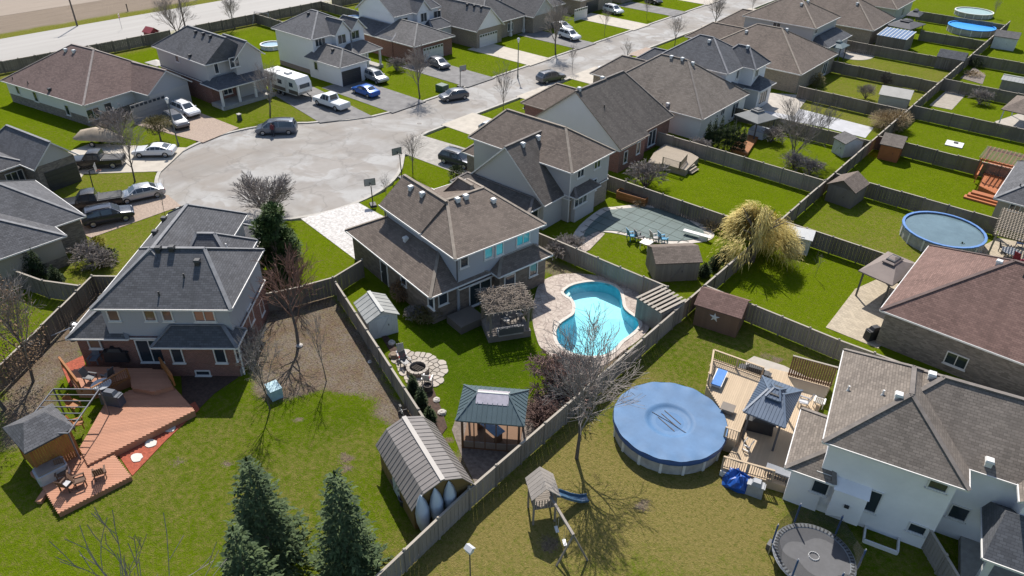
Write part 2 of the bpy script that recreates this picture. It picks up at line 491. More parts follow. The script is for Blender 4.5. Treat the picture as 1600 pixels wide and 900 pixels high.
# ---------------------------------------------------------------- roads, kerbs, drives
def asphalt():
    t = NT('worn_asphalt')
    n1 = t.noise(0.10, 4, 0.55, dist=0.5); n2 = t.noise(1.6, 5, 0.7); n3 = t.noise(30, 3, 0.7)
    v = t.node('ShaderNodeTexVoronoi', feature='DISTANCE_TO_EDGE', i_Scale=0.16)
    dn = t.node('ShaderNodeTexNoise', i_Scale=0.35, i_Detail=5.0)
    t.l.new(t.pos(), dn.inputs['Vector'])
    av = t.node('ShaderNodeVectorMath', operation='MULTIPLY_ADD')
    av.inputs[1].default_value = (5, 5, 0)
    t.l.new(dn.outputs['Color'], av.inputs[0]); t.l.new(t.pos(), av.inputs[2])
    t.l.new(av.outputs[0], v.inputs['Vector'])
    crack = t.ramp(v.outputs['Distance'], [(0.006, 1.0), (0.022, 0.0)])
    col = t.mix(t.ramp(n1, [(0.38, 0.0), (0.56, 1.0)]), (0.24, 0.215, 0.185), (0.36, 0.352, 0.338))
    n9 = t.noise(0.22, 3, 0.5, dist=0.8)
    col = t.mix(t.ramp(n9, [(0.5, 0.0), (0.56, 0.55)]), col, (0.215, 0.18, 0.148))
    n7 = t.noise(0.11, 3, 0.5, dist=0.7)
    col = t.mix(t.ramp(n7, [(0.44, 0.0), (0.49, 0.55), (0.50, 0.55), (0.58, 0.0)]), col, (0.20, 0.18, 0.16))
    streak = t.noise(0.5, 4, 0.6, t.mapv(t.pos(), (1.2, 0.06, 1)))
    col = t.mix(t.math('MULTIPLY', t.ramp(streak, [(0.45, 0.0), (0.7, 1.0)]), 0.3), col, (0.345, 0.335, 0.32))
    col = t.mix(t.ramp(n2, [(0.5, 0.0), (0.8, 0.45)]), col, (0.19, 0.175, 0.155))
    col = t.mix(t.math('MULTIPLY', n3, 0.35), col, (0.16, 0.15, 0.135))
    col = t.mix(t.math('MULTIPLY', crack, 0.3), col, (0.12, 0.11, 0.10))
    t.bump(n3, 0.01, 0.5)
    return t.out(col, 0.85)
ASPH = asphalt()
m = MB(); m.prism(STREET, -0.3, -0.1); struct(m.obj('street', ASPH))
CONC = plain('kerb_concrete', (0.40, 0.375, 0.335), 0.85, 0.18, 1.2)
def offset_ring(poly, d):
    """points moved d to the left of the travel direction (open polyline)"""
    out = []
    for i, p in enumerate(poly):
        a = poly[max(0, i-1)]; b = poly[min(len(poly)-1, i+1)]
        tx, ty = b[0]-a[0], b[1]-a[1]; L = math.hypot(tx, ty) or 1
        out.append((p[0]-ty/L*d, p[1]+tx/L*d))
    return out
def band(m, inner, outer, z0, z1):
    for i in range(len(inner)-1):
        a, b, c, d = inner[i], inner[i+1], outer[i+1], outer[i]
        P = [(*a, z0), (*b, z0), (*c, z0), (*d, z0), (*a, z1), (*b, z1), (*c, z1), (*d, z1)]
        m.raw(P, [(4, 5, 6, 7), (0, 1, 5, 4), (2, 3, 7, 6), (7, 6, 5, 4)][:3])
dens = []
for a, b in zip(STREET, STREET[1:]):
    k = max(1, int(math.hypot(b[0]-a[0], b[1]-a[1])/6))
    dens += [(a[0]+(b[0]-a[0])*i/k, a[1]+(b[1]-a[1])*i/k) for i in range(k)]
dens.append(STREET[-1])
m = MB(); band(m, dens, offset_ring(dens, 0.38), -0.3, 0.03)
ko = m.obj('kerb', CONC); struct(ko)

def sheet(name, poly, z, mat, z0=-0.12):
    m = MB(); m.prism(list(poly), z0, z)
    return struct(m.obj(name, mat))
def paver(name, c, w, h, mort, rot=0.0):
    t = NT(name)
    b = t.node('ShaderNodeTexBrick', offset=0.5, i_Scale=1.0, i_Mortar_Size=0.012, i_Brick_Width=w, i_Row_Height=h)
    b.inputs['Color1'].default_value = (*sc3(c, 1.15), 1); b.inputs['Color2'].default_value = (*sc3(c, 0.8), 1); b.inputs['Mortar'].default_value = (*mort, 1)
    t.l.new(t.mapv(t.pos(), (1, 1, 1), (0, 0, R(rot))), b.inputs['Vector'])
    n = t.noise(0.9, 5); n3 = t.noise(25, 3)
    col = t.mix(t.math('MULTIPLY', n, 0.35), b.outputs['Color'], sc3(c, 0.65))
    col = t.mix(t.math('MULTIPLY', n3, 0.2), col, sc3(c, 0.6))
    t.bump(b.outputs['Fac'], -0.008, 0.6)
    MATS[name] = t.out(col, 0.85)
    return MATS[name]
DRV_C = plain('drive_concrete', (0.43, 0.385, 0.32), 0.85, 0.14, 0.9)
DRV_A = plain('drive_asphalt', (0.17, 0.163, 0.158), 0.85, 0.3, 0.8)
DRV_T = paver('tan_interlock', (0.38, 0.285, 0.22), 0.24, 0.12, (0.25, 0.2, 0.16), 18)
DRV_G = paver('grey_interlock', (0.35, 0.325, 0.29), 0.55, 0.55, (0.24, 0.22, 0.2), 0)
t = NT('stamped_white')
_n = t.noise(3.2, 6, 0.7); _v = t.node('ShaderNodeTexVoronoi', feature='DISTANCE_TO_EDGE', i_Scale=1.6); t.l.new(t.pos(), _v.inputs['Vector'])
_c1 = t.mix(t.ramp(_n, [(0.42, 0.0), (0.62, 1.0)]), (0.56, 0.535, 0.51), (0.34, 0.32, 0.30))
_c1 = t.mix(t.ramp(_v.outputs['Distance'], [(0.01, 0.5), (0.04, 0.0)]), _c1, (0.3, 0.28, 0.26))
DRV_W = t.out(_c1, 0.8)
def rect(x0, x1, y0, y1): return [(x0, y0), (x1, y0), (x1, y1), (x0, y1)]
KX = -65.9; FX = -73.9
drives = [
    (PP((470, 342), (560, 317), (606, 342), (557, 407)), DRV_W),
    (PP((625, 238), (657, 211), (775, 246), (745, 283)), DRV_G),
    (rect(KX, -48.5, 64.0, 70.2), DRV_C), (rect(KX, -54, 79.4, 86.0), DRV_C), (rect(KX, -52, 91.6, 99.6), DRV_C),
    (rect(KX, -50, 109.4, 115.4), DRV_T), (rect(KX, -50, 136, 142), DRV_C), (rect(KX, -50, 152, 158), DRV_C),
    (PP((500, 192), (582, 182), (478, 130), (424, 146)), DRV_A),
    (rect(-89.5, FX, 62.6, 68.9), DRV_A), (rect(-89, FX, 77.6, 83.8), DRV_A), (rect(-88, FX, 92.6, 98.2), DRV_C),
    (rect(-88, FX, 106.0, 111.4), DRV_A), (rect(-88, FX, 124, 130), DRV_C), (rect(-88, FX, 139.4, 145), DRV_A), (rect(-88, FX, 154, 160), DRV_C),
    (PP((317, 223), (373, 200), (270, 160), (208, 194)), DRV_T),
    (PP((252, 268), (292, 231), (140, 225), (100, 240), (90, 283), (125, 281), (131, 272)), DRV_C),
    (PP((262, 305), (283, 322), (142, 372), (100, 350), (108, 322)), DRV_T),
    (PP((318, 338), (400, 349), (380, 385), (330, 365)), DRV_A),
]
for i, (p, mt) in enumerate(drives):
    sheet('driveway', p, 0.036+0.0004*i, mt)
# the country road beyond the back gardens
m = MB(); m.prism(rect(-151.4, -135.6, -120, 330), -0.1, 0.045)
t = NT('bleached_road')
_n = t.noise(0.6, 5, 0.65, t.mapv(t.pos(), (1.0, 0.06, 1))); _n2 = t.noise(12, 4)
struct(m.obj('country_road', t.out(t.mix(t.math('MULTIPLY', _n2, 0.4), t.mix(_n, (0.28, 0.26, 0.235), (0.43, 0.41, 0.38)), (0.22, 0.205, 0.19)), 0.85)))
m = MB(); m.prism(rect(-135.6, -131.2, -120, 330), -0.1, 0.03)
t = NT('gravel_shoulder')
_n = t.noise(1.1, 6, 0.75); _n2 = t.noise(14, 4, 0.7)
struct(m.obj('road_shoulder', t.out(t.mix(t.ramp(_n, [(0.4, 0.0), (0.6, 1.0)]), t.mix(_n2, (0.30, 0.27, 0.22), (0.45, 0.41, 0.35)), (0.17, 0.17, 0.06)), 0.95)))

# ---------------------------------------------------------------- patios, beds
t = NT('stamped_pool_deck')
_n = t.noise(1.3, 6, 0.7); _v = t.node('ShaderNodeTexVoronoi', feature='DISTANCE_TO_EDGE', i_Scale=1.9); t.l.new(t.pos(), _v.inputs['Vector']); _n2 = t.noise(9, 4, 0.7)
_c1 = t.mix(t.ramp(_n, [(0.4, 0.0), (0.62, 1.0)]), (0.43, 0.36, 0.30), (0.27, 0.21, 0.175))
_c1 = t.mix(t.ramp(_n2, [(0.5, 0.0), (0.75, 0.8)]), _c1, (0.50, 0.44, 0.38))
_c1 = t.mix(t.ramp(_v.outputs['Distance'], [(0.012, 0.75), (0.05, 0.0)]), _c1, (0.13, 0.1, 0.085))
POOLDECK_M = t.out(_c1, 0.75)
def ring_sheet(name, outer, inner, z, mat, z0=-0.15):
    """flat sheet with a hole, bridged by nearest-angle triangles via bmesh fill"""
    import bmesh
    bm = bmesh.new()
    for loop in (outer, inner):
        vs = [bm.verts.new((p[0], p[1], z)) for p in loop]
        for a, b in zip(vs, vs[1:]+vs[:1]): bm.edges.new((a, b))
    bmesh.ops.triangle_fill(bm, use_beauty=True, edges=bm.edges[:])
    bmesh.ops.recalc_face_normals(bm, faces=bm.faces[:])
    for f in bm.faces:
        if f.normal.z < 0: f.normal_flip()
    res = bmesh.ops.extrude_face_region(bm, geom=bm.faces[:])
    for v in res['geom']:
        if isinstance(v, bmesh.types.BMVert): v.co.z = z0
    bmesh.ops.recalc_face_normals(bm, faces=bm.faces[:])
    me = bpy.data.meshes.new(name); bm.to_mesh(me); bm.free()
    me.materials.append(mat)
    return link(name, me)
def smooth_loop(poly, k=3):
    out = []
    n = len(poly)
    for i in range(n):
        p0, p1, p2, p3 = (np.array(poly[(i+j) % n][:2]) for j in (-1, 0, 1, 2))
        for s in range(k):
            u = s/k
            out.append(tuple(0.5*((2*p1)+(-p0+p2)*u+(2*p0-5*p1+4*p2-p3)*u*u+(-p0+3*p1-3*p2+p3)*u**3)))
    return out
POOLS = smooth_loop(POOL, 3)
struct(ring_sheet('pool_patio', smooth_loop(POOLDECK, 3), POOLS, 0.05, POOLDECK_M))
GRAVEL = plain('pea_gravel', (0.20, 0.165, 0.14), 0.95, 0.45, 4.0, bump=0.03)
MULCH = plain('dark_mulch', (0.075, 0.045, 0.032), 0.95, 0.5, 5.0, bump=0.03)
REDM = plain('red_mulch', (0.36, 0.085, 0.045), 0.95, 0.4, 6.0, bump=0.03)
PATIO_S = paver('sand_paver', (0.44, 0.37, 0.27), 0.4, 0.2, (0.26, 0.22, 0.17), 12)
PATIO_C = plain('patio_concrete', (0.40, 0.36, 0.31), 0.85, 0.16, 1.0)
sheet('gravel_pad', PP((706, 672), (712, 655), (830, 655), (868, 642), (745, 762), (722, 715)), 0.03, GRAVEL)
sheet('mulch_bed', PP((592, 520), (606, 526), (622, 548), (618, 562), (652, 610), (676, 604), (682, 620), (690, 640), (699, 668), (690, 680), (676, 655), (640, 600)), 0.045, MULCH)
sheet('mulch_bed', PP((820, 640), (850, 618), (905, 565), (940, 580), (838, 672)), 0.04, MULCH)
sheet('mulch_bed', PP((283, 583), (370, 585), (372, 590), (335, 615), (300, 650), (285, 620)), 0.04, MULCH)
sheet('red_mulch_bed', PP((181, 705), (232, 668), (305, 628), (312, 640), (258, 690), (207, 744)), 0.045, REDM)
sheet('red_mulch_bed', PP((96, 572), (130, 556), (138, 590), (110, 606)), 0.05, REDM)
sheet('stone_patio', PP((1290, 512), (1336, 452), (1385, 430), (1440, 470), (1372, 545)), 0.04, PATIO_S)
sheet('garden_path', PP((1190, 165), (1240, 168), (1365, 200), (1352, 216), (1290, 200), (1190, 180)), 0.05, plain('pale_path', (0.42, 0.42, 0.43), 0.85, 0.12, 0.8))
sheet('patio', PP((1195, 145), (1265, 150), (1240, 182), (1190, 172)), 0.055, PATIO_C)
sheet('round_patio', [tuple(Vector(G(1337, 85)[:2])+Vector((3.0*math.cos(a*PI/12), 4.0*math.sin(a*PI/12)))) for a in range(24)], 0.05, PATIO_C)
sheet('gravel_court', PP((1480, 140), (1512, 145), (1487, 172), (1452, 165)), 0.05, plain('court_gravel', (0.33, 0.29, 0.24), 0.95, 0.2, 1.5))
sheet('garden_bed', PP((1500, 122), (1522, 105), (1540, 118), (1535, 132)), 0.05, GRAVEL)
sheet('slab', PP((1160, 590), (1165, 565), (1178, 557), (1225, 572), (1262, 590), (1240, 610), (1180, 600)), 0.05, PATIO_C)
sheet('patio', PP((1555, 190), (1600, 175), (1600, 205), (1558, 196)), 0.05, PATIO_C)
sheet('patio', PP((1515, 395), (1560, 372), (1600, 380), (1600, 420), (1545, 408)), 0.05, PATIO_S)

for i, px in enumerate(((383, 281), (655, 192))):
    g = G(*px); t_ = thing('manhole_cover', ('iron manhole cover in the cul-de-sac', 'iron manhole cover where the street meets the cul-de-sac')[i], 'manhole', (g.x, g.y, -0.1))
    m = MB(); m.lathe([(0.42, 0.0), (0.42, 0.012), (0.34, 0.012), (0.34, 0.004)], 18); m.obj('frame', [CONC], t_)
    m = MB(); m.lathe([(0.33, 0.008), (0.001, 0.012)], 18); m.obj('lid', [plain('cast_iron', (0.09, 0.08, 0.075), 0.6, 0.2)], t_)

t = NT('tilled_soil')
_n = t.noise(1.0, 5, 0.7, t.mapv(t.pos(), (1.6, 0.12, 1), (0, 0, R(6))))
m = MB(); m.prism(rect(-700, -169, -400, 600), -0.3, 0.03); struct(m.obj('field', t.out(t.mix(_n, (0.19, 0.15, 0.115), (0.34, 0.28, 0.22)), 0.95)))
# ---------------------------------------------------------------- houses
SH_BROWN = shingle('shingle_brown', (0.185, 0.148, 0.122))
SH_TAUPE = shingle('shingle_taupe', (0.21, 0.178, 0.15))
SH_GREY = shingle('shingle_grey', (0.125, 0.125, 0.132))
SH_MID = shingle('shingle_mid_grey', (0.15, 0.143, 0.14))
SH_RED = shingle('shingle_russet', (0.20, 0.125, 0.105))
SH_UMBER = shingle('shingle_umber', (0.175, 0.122, 0.108), streak=0.1)
SH_DARK = shingle('shingle_dark', (0.135, 0.118, 0.105), streak=0.6)
SH_SLATE = shingle('shingle_slate', (0.105, 0.108, 0.118))
BR_RED = brickm('brick_red', (0.22, 0.085, 0.06), (0.32, 0.27, 0.23))
BR_STONE = brickm('stone_brown', (0.21, 0.165, 0.13), (0.16, 0.135, 0.11), 0.38, 0.16, 0.6)
BR_GREY = brickm('stone_grey', (0.25, 0.215, 0.185), (0.2, 0.175, 0.15), 0.3, 0.11, 0.55)
BR_TAN = brickm('brick_tan', (0.31, 0.25, 0.19), (0.33, 0.29, 0.24))
SD_BLUE = siding('siding_bluegrey', (0.39, 0.40, 0.43))
SD_GREY = siding('siding_grey', (0.46, 0.45, 0.44))
SD_LIGHT = siding('siding_light', (0.66, 0.65, 0.65))
SD_WHITE = siding('siding_white', (0.76, 0.76, 0.78))
SD_TAUPE = siding('siding_taupe', (0.37, 0.33, 0.28))
STUCCO = plain('stucco_white', (0.80, 0.78, 0.78), 0.85, 0.07, 0.6)
TRIM_W = plain('trim_white', (0.68, 0.66, 0.63), 0.5, 0.08)
TRIM_B = plain('trim_brown', (0.26, 0.21, 0.17), 0.5, 0.1)
TRIM_G = plain('trim_dark', (0.09, 0.09, 0.095), 0.5, 0.1)
GLASS = glassm('window_glass')
GLASS_B = glassm('window_glass_blinds', (0.10, 0.062, 0.045))
GLASS_C = glassm('window_glass_cyan_reflection', (0.05, 0.26, 0.28))  # cyan reflection painted into the pane colour
DOORM = plain('door_paint', (0.045, 0.045, 0.05), 0.4)
GDOOR = plain('garage_white', (0.60, 0.585, 0.56), 0.5, 0.06)
GDOOR_T = plain('garage_taupe', (0.34, 0.32, 0.30), 0.5, 0.06)
CONCF = plain('foundation_concrete', (0.36, 0.34, 0.31), 0.9, 0.15)
VENT_W = plain('vent_white', (0.66, 0.65, 0.62), 0.45, 0.05)
VENT_B = plain('vent_black', (0.035, 0.035, 0.038), 0.5, 0.05)
_wc = {}
def win_mesh(w, h, n, tall=False):
    k = (round(w, 2), round(h, 2), n)
    if k in _wc: return _wc[k]
    b = 0.075
    f = MB()
    f.box((0, 0.03, h/2-b/2), (w, 0.10, b)); f.box((0, 0.03, -h/2+b/2), (w, 0.10, b))
    f.box((-w/2+b/2, 0.03, 0), (b, 0.10, h-2*b)); f.box((w/2-b/2, 0.03, 0), (b, 0.10, h-2*b))
    f.box((0, 0.05, -h/2-0.04), (w+0.12, 0.16, 0.07))
    for i in range(1, n): f.box((-w/2+w*i/n, 0.03, 0), (b*0.8, 0.085, h-2*b))
    p = MB()
    iw = (w-2*b)/n
    p.box((0, 0.005, 0), (iw-0.02, 0.02, h-2*b))
    _wc[k] = (f.mesh('window', [TRIM_W]), p.mesh('pane', [GLASS]), p.mesh('pane', [GLASS_B]), p.mesh('pane', [GLASS_C]), iw)
    return _wc[k]

class House:
    def __init__(s, name, label, px, z, rot, world=None):
        o = G(*px, z) if px else Vector(world)
        s.o = o; s.a = R(rot)
        s.U = np.array([math.cos(s.a), math.sin(s.a)]); s.V = np.array([-s.U[1], s.U[0]])
        s.root = thing(name, label, 'house', (o.x, o.y, 0), s.a)
        s.blocks = []
    def local(s, p):
        d = np.array([p[0]-s.o.x, p[1]-s.o.y]); return float(d @ s.U), float(d @ s.V)
    def rayl(s, px):
        d = ray(*px); c = s.local((0, 0))
        return np.array([c[0], c[1], CH]), np.array([d[:2] @ s.U, d[:2] @ s.V, d[2]])
    def block(s, u0, u1, v0, v1, ze, axis, e1, e2, zr, roof, low=None, up=None, zs=2.75, oh=0.42, fr=0.5, trim=None, walls=True, zb=0.0, cap=True):
        trim = trim or TRIM_W
        um = u0+fr*(u1-u0); vm = v0+fr*(v1-v0)
        A, B, C, D = (u0, v0, ze), (u1, v0, ze), (u1, v1, ze), (u0, v1, ze)
        if axis == 'u':
            P, Q = (u0+e1, vm, zr), (u1-e2, vm, zr)
            faces = [[A, B, Q, P], [C, D, P, Q]]
            ends = [([D, A, P], e1), ([B, C, Q], e2)]
        else:
            P, Q = (um, v0+e1, zr), (um, v1-e2, zr)
            faces = [[B, C, Q, P], [D, A, P, Q]]
            ends = [([A, B, P], e1), ([C, D, Q], e2)]
        faces += [f for f, e in ends if e > 0]
        m = MB(); T = 0.17
        cnt = {}
        for f in faces:
            a, b = Vector(f[0]), Vector(f[1])
            ex = (b-a).normalized(); nrm = (b-a).cross(Vector(f[2])-a).normalized(); ey = nrm.cross(ex)
            off = random.random()*3
            m.face(f, 0, [((Vector(p)-a).dot(ex)+off, (Vector(p)-a).dot(ey)) for p in f])
            m.face([(p[0], p[1], p[2]-T) for p in f[::-1]], 1)
            for p, q in zip(f, f[1:]+f[:1]):
                k = tuple(sorted((p, q)))
                cnt.setdefault(k, []).append((p, q))
        for k, l in cnt.items():
            if len(l) == 1:
                p, q = l[0]
                m.face([(p[0], p[1], p[2]-T), (q[0], q[1], q[2]-T), q, p], 1)
        r = m.obj('roof', [roof, trim], s.root)
        if cap:
            c = MB()
            L = [(P, Q)]
            if e1 > 0.05: L += [(ends[0][0][0], P), (ends[0][0][1], P)]
            if e2 > 0.05: L += [(ends[1][0][0], Q), (ends[1][0][1], Q)]
            for a, b in L:
                if (Vector(a)-Vector(b)).length > 0.3:
                    c.bar((a[0], a[1], a[2]+0.015), (b[0], b[1], b[2]+0.015), 0.26, 0.06)
            if c.f: c.obj('ridge_cap', [RIDGE.get(roof.name, roof)], r)
        # the white gutter along the eaves
        g = MB()
        sides = [(A, B), (B, C), (C, D), (D, A)]
        for i, (a, b) in enumerate(sides):
            gable = (axis == 'u' and ((i == 3 and e1 == 0) or (i == 1 and e2 == 0))) or (axis == 'v' and ((i == 0 and e1 == 0) or (i == 2 and e2 == 0)))
            if not gable:
                g.bar((a[0], a[1], ze-0.06), (b[0], b[1], ze-0.06), 0.12, 0.12)
        g.obj('gutter', [trim], r)
        sl = {'u0': (zr-ze)/e1 if (axis == 'u' and e1 > 0) else None, 'u1': (zr-ze)/e2 if (axis == 'u' and e2 > 0) else None,
              'v0': (zr-ze)/e1 if (axis == 'v' and e1 > 0) else None, 'v1': (zr-ze)/e2 if (axis == 'v' and e2 > 0) else None}
        if axis == 'u': sl['v0'] = (zr-ze)/(vm-v0); sl['v1'] = (zr-ze)/(v1-vm)
        else: sl['u0'] = (zr-ze)/(um-u0); sl['u1'] = (zr-ze)/(u1-um)
        s.blocks.append((u0, u1, v0, v1, ze, sl))
        if not walls: return r
        w0, w1, x0, x1 = u0+oh, u1-oh, v0+oh, v1-oh
        zt = ze+0.06
        def ring(z0, z1, mat, nm, gab=False):
            w = MB()
            for a, b in (((w0, x0), (w1, x0)), ((w1, x0), (w1, x1)), ((w1, x1), (w0, x1)), ((w0, x1), (w0, x0))):
                L = math.hypot(b[0]-a[0], b[1]-a[1])
                w.face([(*a, z0), (*b, z0), (*b, z1), (*a, z1)], 0, [(0, z0), (L, z0), (L, z1), (0, z1)])
            if gab:
                for (f, e), (i, wall) in zip(ends, ((0, w0), (1, w1)) if axis == 'u' else ((0, x0), (1, x1))):
                    if e == 0:
                        if axis == 'u':
                            k = (zr-ze)/(vm-v0)
                            pts = [(wall, x0, zt), (wall, x1, zt), (wall, vm, zr-0.14)]
                            if i == 0: pts = pts[::-1]
                            w.face(pts, 0, [(p[1], p[2]) for p in pts])
                        else:
                            pts = [(w0, wall, zt), (w1, wall, zt), (um, wall, zr-0.14)]
                            if i == 1: pts = pts[::-1]
                            w.face(pts, 0, [(p[0], p[2]) for p in pts])
            w.obj(nm, [mat], s.root)
        low = low or up; up = up or low
        gb = e1 == 0 or e2 == 0
        if zb < zs < ze-0.3 and low is not up:
            ring(zb, zs, low, 'wall'); ring(zs, zt, up, 'upper_wall', gb)
        else:
            ring(zb, zt, low, 'wall')
            if gb:
                ring(zt-0.02, zt, up, 'gable_wall', True)
        return r
    def on_plane(s, px, ax, val):
        """photo pixel -> point on the vertical plane u=val or v=val (local)"""
        c, d = s.rayl(px)
        i = 0 if ax == 'u' else 1
        t = (val-c[i])/d[i]
        return c+d*t
    def place(s, ax, val, sgn, p, off=0.0):
        """object matrix parameters on a wall; local x along the wall, y outward"""
        if ax == 'u': return (val+sgn*off, p[1], p[2]), (-PI/2 if sgn > 0 else PI/2)
        return (p[0], val+sgn*off, p[2]), (PI if sgn > 0 else 0.0)+PI
    def win(s, ax, val, sgn, px, w, h, n=1, pane=1, z=None):
        p = s.on_plane(px, ax, val)
        if z is not None: p[2] = z
        loc, rz = s.place(ax, val, sgn, p, 0.0)
        me = win_mesh(w, h, n)
        o = link('window', me[0], s.root, loc, rz)
        iw = me[4]
        for i in range(n):
            link('pane', me[pane], o, ((i-(n-1)/2)*iw, 0.0, 0))
        return o
    def gdoor(s, ax, val, sgn, px, w, h=2.15, mat=None, glass=True):
        p = s.on_plane(px, ax, val); p[2] = h/2+0.03
        loc, rz = s.place(ax, val, sgn, p, 0.0)
        m = MB()
        for i in range(4):
            m.box((0, 0.03, -h/2+h*(i+0.5)/4), (w, 0.06, h/4-0.02))
        d = m.obj('garage_door', [mat or GDOOR], s.root, loc=loc, rz=rz)
        if glass:
            g = MB()
            k = max(4, int(w/0.6))
            for i in range(k): g.box((-w/2+w*(i+0.5)/k, 0.065, h/2-h/8), (w/k*0.7, 0.02, h/4*0.55))
            g.obj('door_lite', [GLASS], d)
        return d
    def door(s, ax, val, sgn, px, w=0.95, h=2.05, mat=None, z0=0.2):
        p = s.on_plane(px, ax, val); p[2] = z0+h/2
        loc, rz = s.place(ax, val, sgn, p, 0.0)
        m = MB(); m.box((0, 0.03, 0), (w, 0.07, h))
        d = m.obj('door', [mat or DOORM], s.root, loc=loc, rz=rz)
        k = MB(); k.box((w*0.38, 0.09, 0), (0.05, 0.06, 0.12)); k.obj('handle', [VENT_W], d)
        f = MB()
        for x in (-1, 1): f.box((x*(w/2+0.05), 0.03, 0), (0.1, 0.1, h+0.1))
        f.box((0, 0.03, h/2+0.05), (w+0.2, 0.1, 0.1)); f.obj('frame', [TRIM_W], d)
        return d
    def roofz(s, u, v):
        best = -1
        for (u0, u1, v0, v1, ze, sl) in s.blocks:
            if u0 <= u <= u1 and v0 <= v <= v1:
                z = 99
                for k, d in (('u0', u-u0), ('u1', u1-u), ('v0', v-v0), ('v1', v1-v)):
                    if sl[k] is not None: z = min(z, ze+sl[k]*d)
                best = max(best, z)
        return best
    def onroof(s, px):
        c, d = s.rayl(px)
        t0 = (12.0-CH)/d[2]; t1 = (1.0-CH)/d[2]
        for i in range(400):
            t = t0+(t1-t0)*i/400
            p = c+d*t
            if s.roofz(p[0], p[1]) >= p[2]: return p
        return None
    def vents(s, pxs, mat, kind='hood'):
        for px in pxs:
            p = s.onroof(px)
            if p is None: continue
            m = MB()
            if kind == 'pipe':
                m.tube((0, 0, -0.2), (0, 0, 0.35), 0.06, 0.06, 8)
                m.tube((0, 0, -0.2), (0, 0, 0.1), 0.14, 0.07, 8)
                nm = 'vent_pipe'
            else:
                m.box((0, 0, 0.05), (0.34, 0.34, 0.5)); m.box((0, 0, 0.30), (0.46, 0.46, 0.13), taper=0.8)
                nm = 'roof_vent'
            m.obj(nm, [mat], s.root, loc=(p[0], p[1], p[2]))
    def spout(s, u, v, z0, z1, mat=None):
        m = MB(); m.box((u, v, (z0+z1)/2), (0.09, 0.09, z1-z0)); m.obj('downspout', [mat or TRIM_W], s.root)
    def post(s, u, v, z1, mat=None, w=0.28):
        m = MB(); m.box((u, v, z1/2), (w, w, z1)); m.box((u, v, 0.25), (w*1.7, w*1.7, 0.5)); m.obj('porch_column', [mat or TRIM_W], s.root)
    def slab(s, u0, u1, v0, v1, z=0.18, nm='porch_floor'):
        m = MB(); m.box(((u0+u1)/2, (v0+v1)/2, z/2), (u1-u0, v1-v0, z)); m.obj(nm, [CONCF], s.root)
RIDGE = {}
for _m, _k in ((SH_BROWN, (0.25, 0.21, 0.17)), (SH_TAUPE, (0.19, 0.165, 0.145)), (SH_GREY, (0.22, 0.22, 0.225)), (SH_MID, (0.2, 0.195, 0.19)), (SH_RED, (0.13, 0.09, 0.08)), (SH_UMBER, (0.27, 0.23, 0.21)), (SH_DARK, (0.17, 0.15, 0.135)), (SH_SLATE, (0.2, 0.2, 0.21))):
    RIDGE[_m.name] = plain('ridge_'+_m.name, _k, 0.9, 0.25, 2.0)

# H0: the house with the free-form pool
h = House('two_storey_house', 'blue grey two-storey house with brown shingle roof beside the turquoise pool', (712, 406), 5.7, -10.5)
h.block(-11.4, -0.05, 0, 9.45, 5.7, 'v', 3.0, 2.6, 7.85, SH_BROWN, SD_BLUE, SD_BLUE, zs=0, fr=0.53)
h.block(-11.6, -5.0, -0.03, 5.5, 5.80, 'u', 0, 0.01, 7.9, SH_BROWN, SD_BLUE, SD_BLUE, zs=0)
h.block(-9.6, -4.7, 4.6, 7.6, 5.73, 'u', 1.6, 1.3, 8.02, SH_BROWN, SD_BLUE, SD_BLUE, zs=0)
h.block(-14.0, -0.2, -2.4, 3.6, 3.0, 'u', 3.2, 3.0, 4.9, SH_BROWN, BR_STONE, BR_STONE)
h.block(-1.9, 0.75, 3.7, 9.65, 3.0, 'v', 1.35, 1.2, 3.95, SH_BROWN, BR_STONE, BR_STONE, fr=0.5)
h.block(-11.0, -0.3, 0.5, 9.2, 2.6, 'v', 3, 3, 3.2, SH_BROWN, BR_STONE, BR_STONE, oh=0.12, cap=False)
h.win('u', -0.47, 1, (725, 407), 0.85, 1.25, 1, 1); h.win('u', -0.47, 1, (763, 393), 0.9, 1.3, 1, 3); h.win('u', -0.47, 1, (780, 388), 0.85, 1.3, 1, 3); h.win('u', -0.47, 1, (817, 371), 1.5, 1.3, 2, 3)
h.win('u', 0.33, 1, (833, 419), 0.95, 1.5, 1, 1); h.door('u', 0.33, 1, (796, 438), 1.0, 2.1, GLASS, 0.3)
h.win('u', -0.42, 1, (750, 445), 2.3, 2.1, 2, 1, z=1.35)
h.win('v', -1.98, -1, (631, 436), 0.9, 1.2, 1, 1); h.win('v', -1.98, -1, (674, 471), 0.9, 1.2, 1, 1); h.win('u', -0.62, 1, (692, 466), 0.95, 1.2, 1, 1)
h.door('v', -1.98, -1, (601, 423), 1.0, 2.1, DOORM, 0.15)
h.vents([(642, 296), (660, 306), (715, 315), (728, 310), (771, 316)], VENT_W); h.vents([(634, 376)], VENT_W)
h.spout(-0.4, 0.38, 3.3, 5.6, TRIM_G); h.spout(-11.2, 0.3, 3.4, 5.6, TRIM_G)
m = MB(); m.box((0.9, 0.2, 0.35), (2.0, 2.4, 0.7)); h0s = m.obj('back_stoop', [woodm('stoop_wood', (0.16, 0.135, 0.11))], h.root)

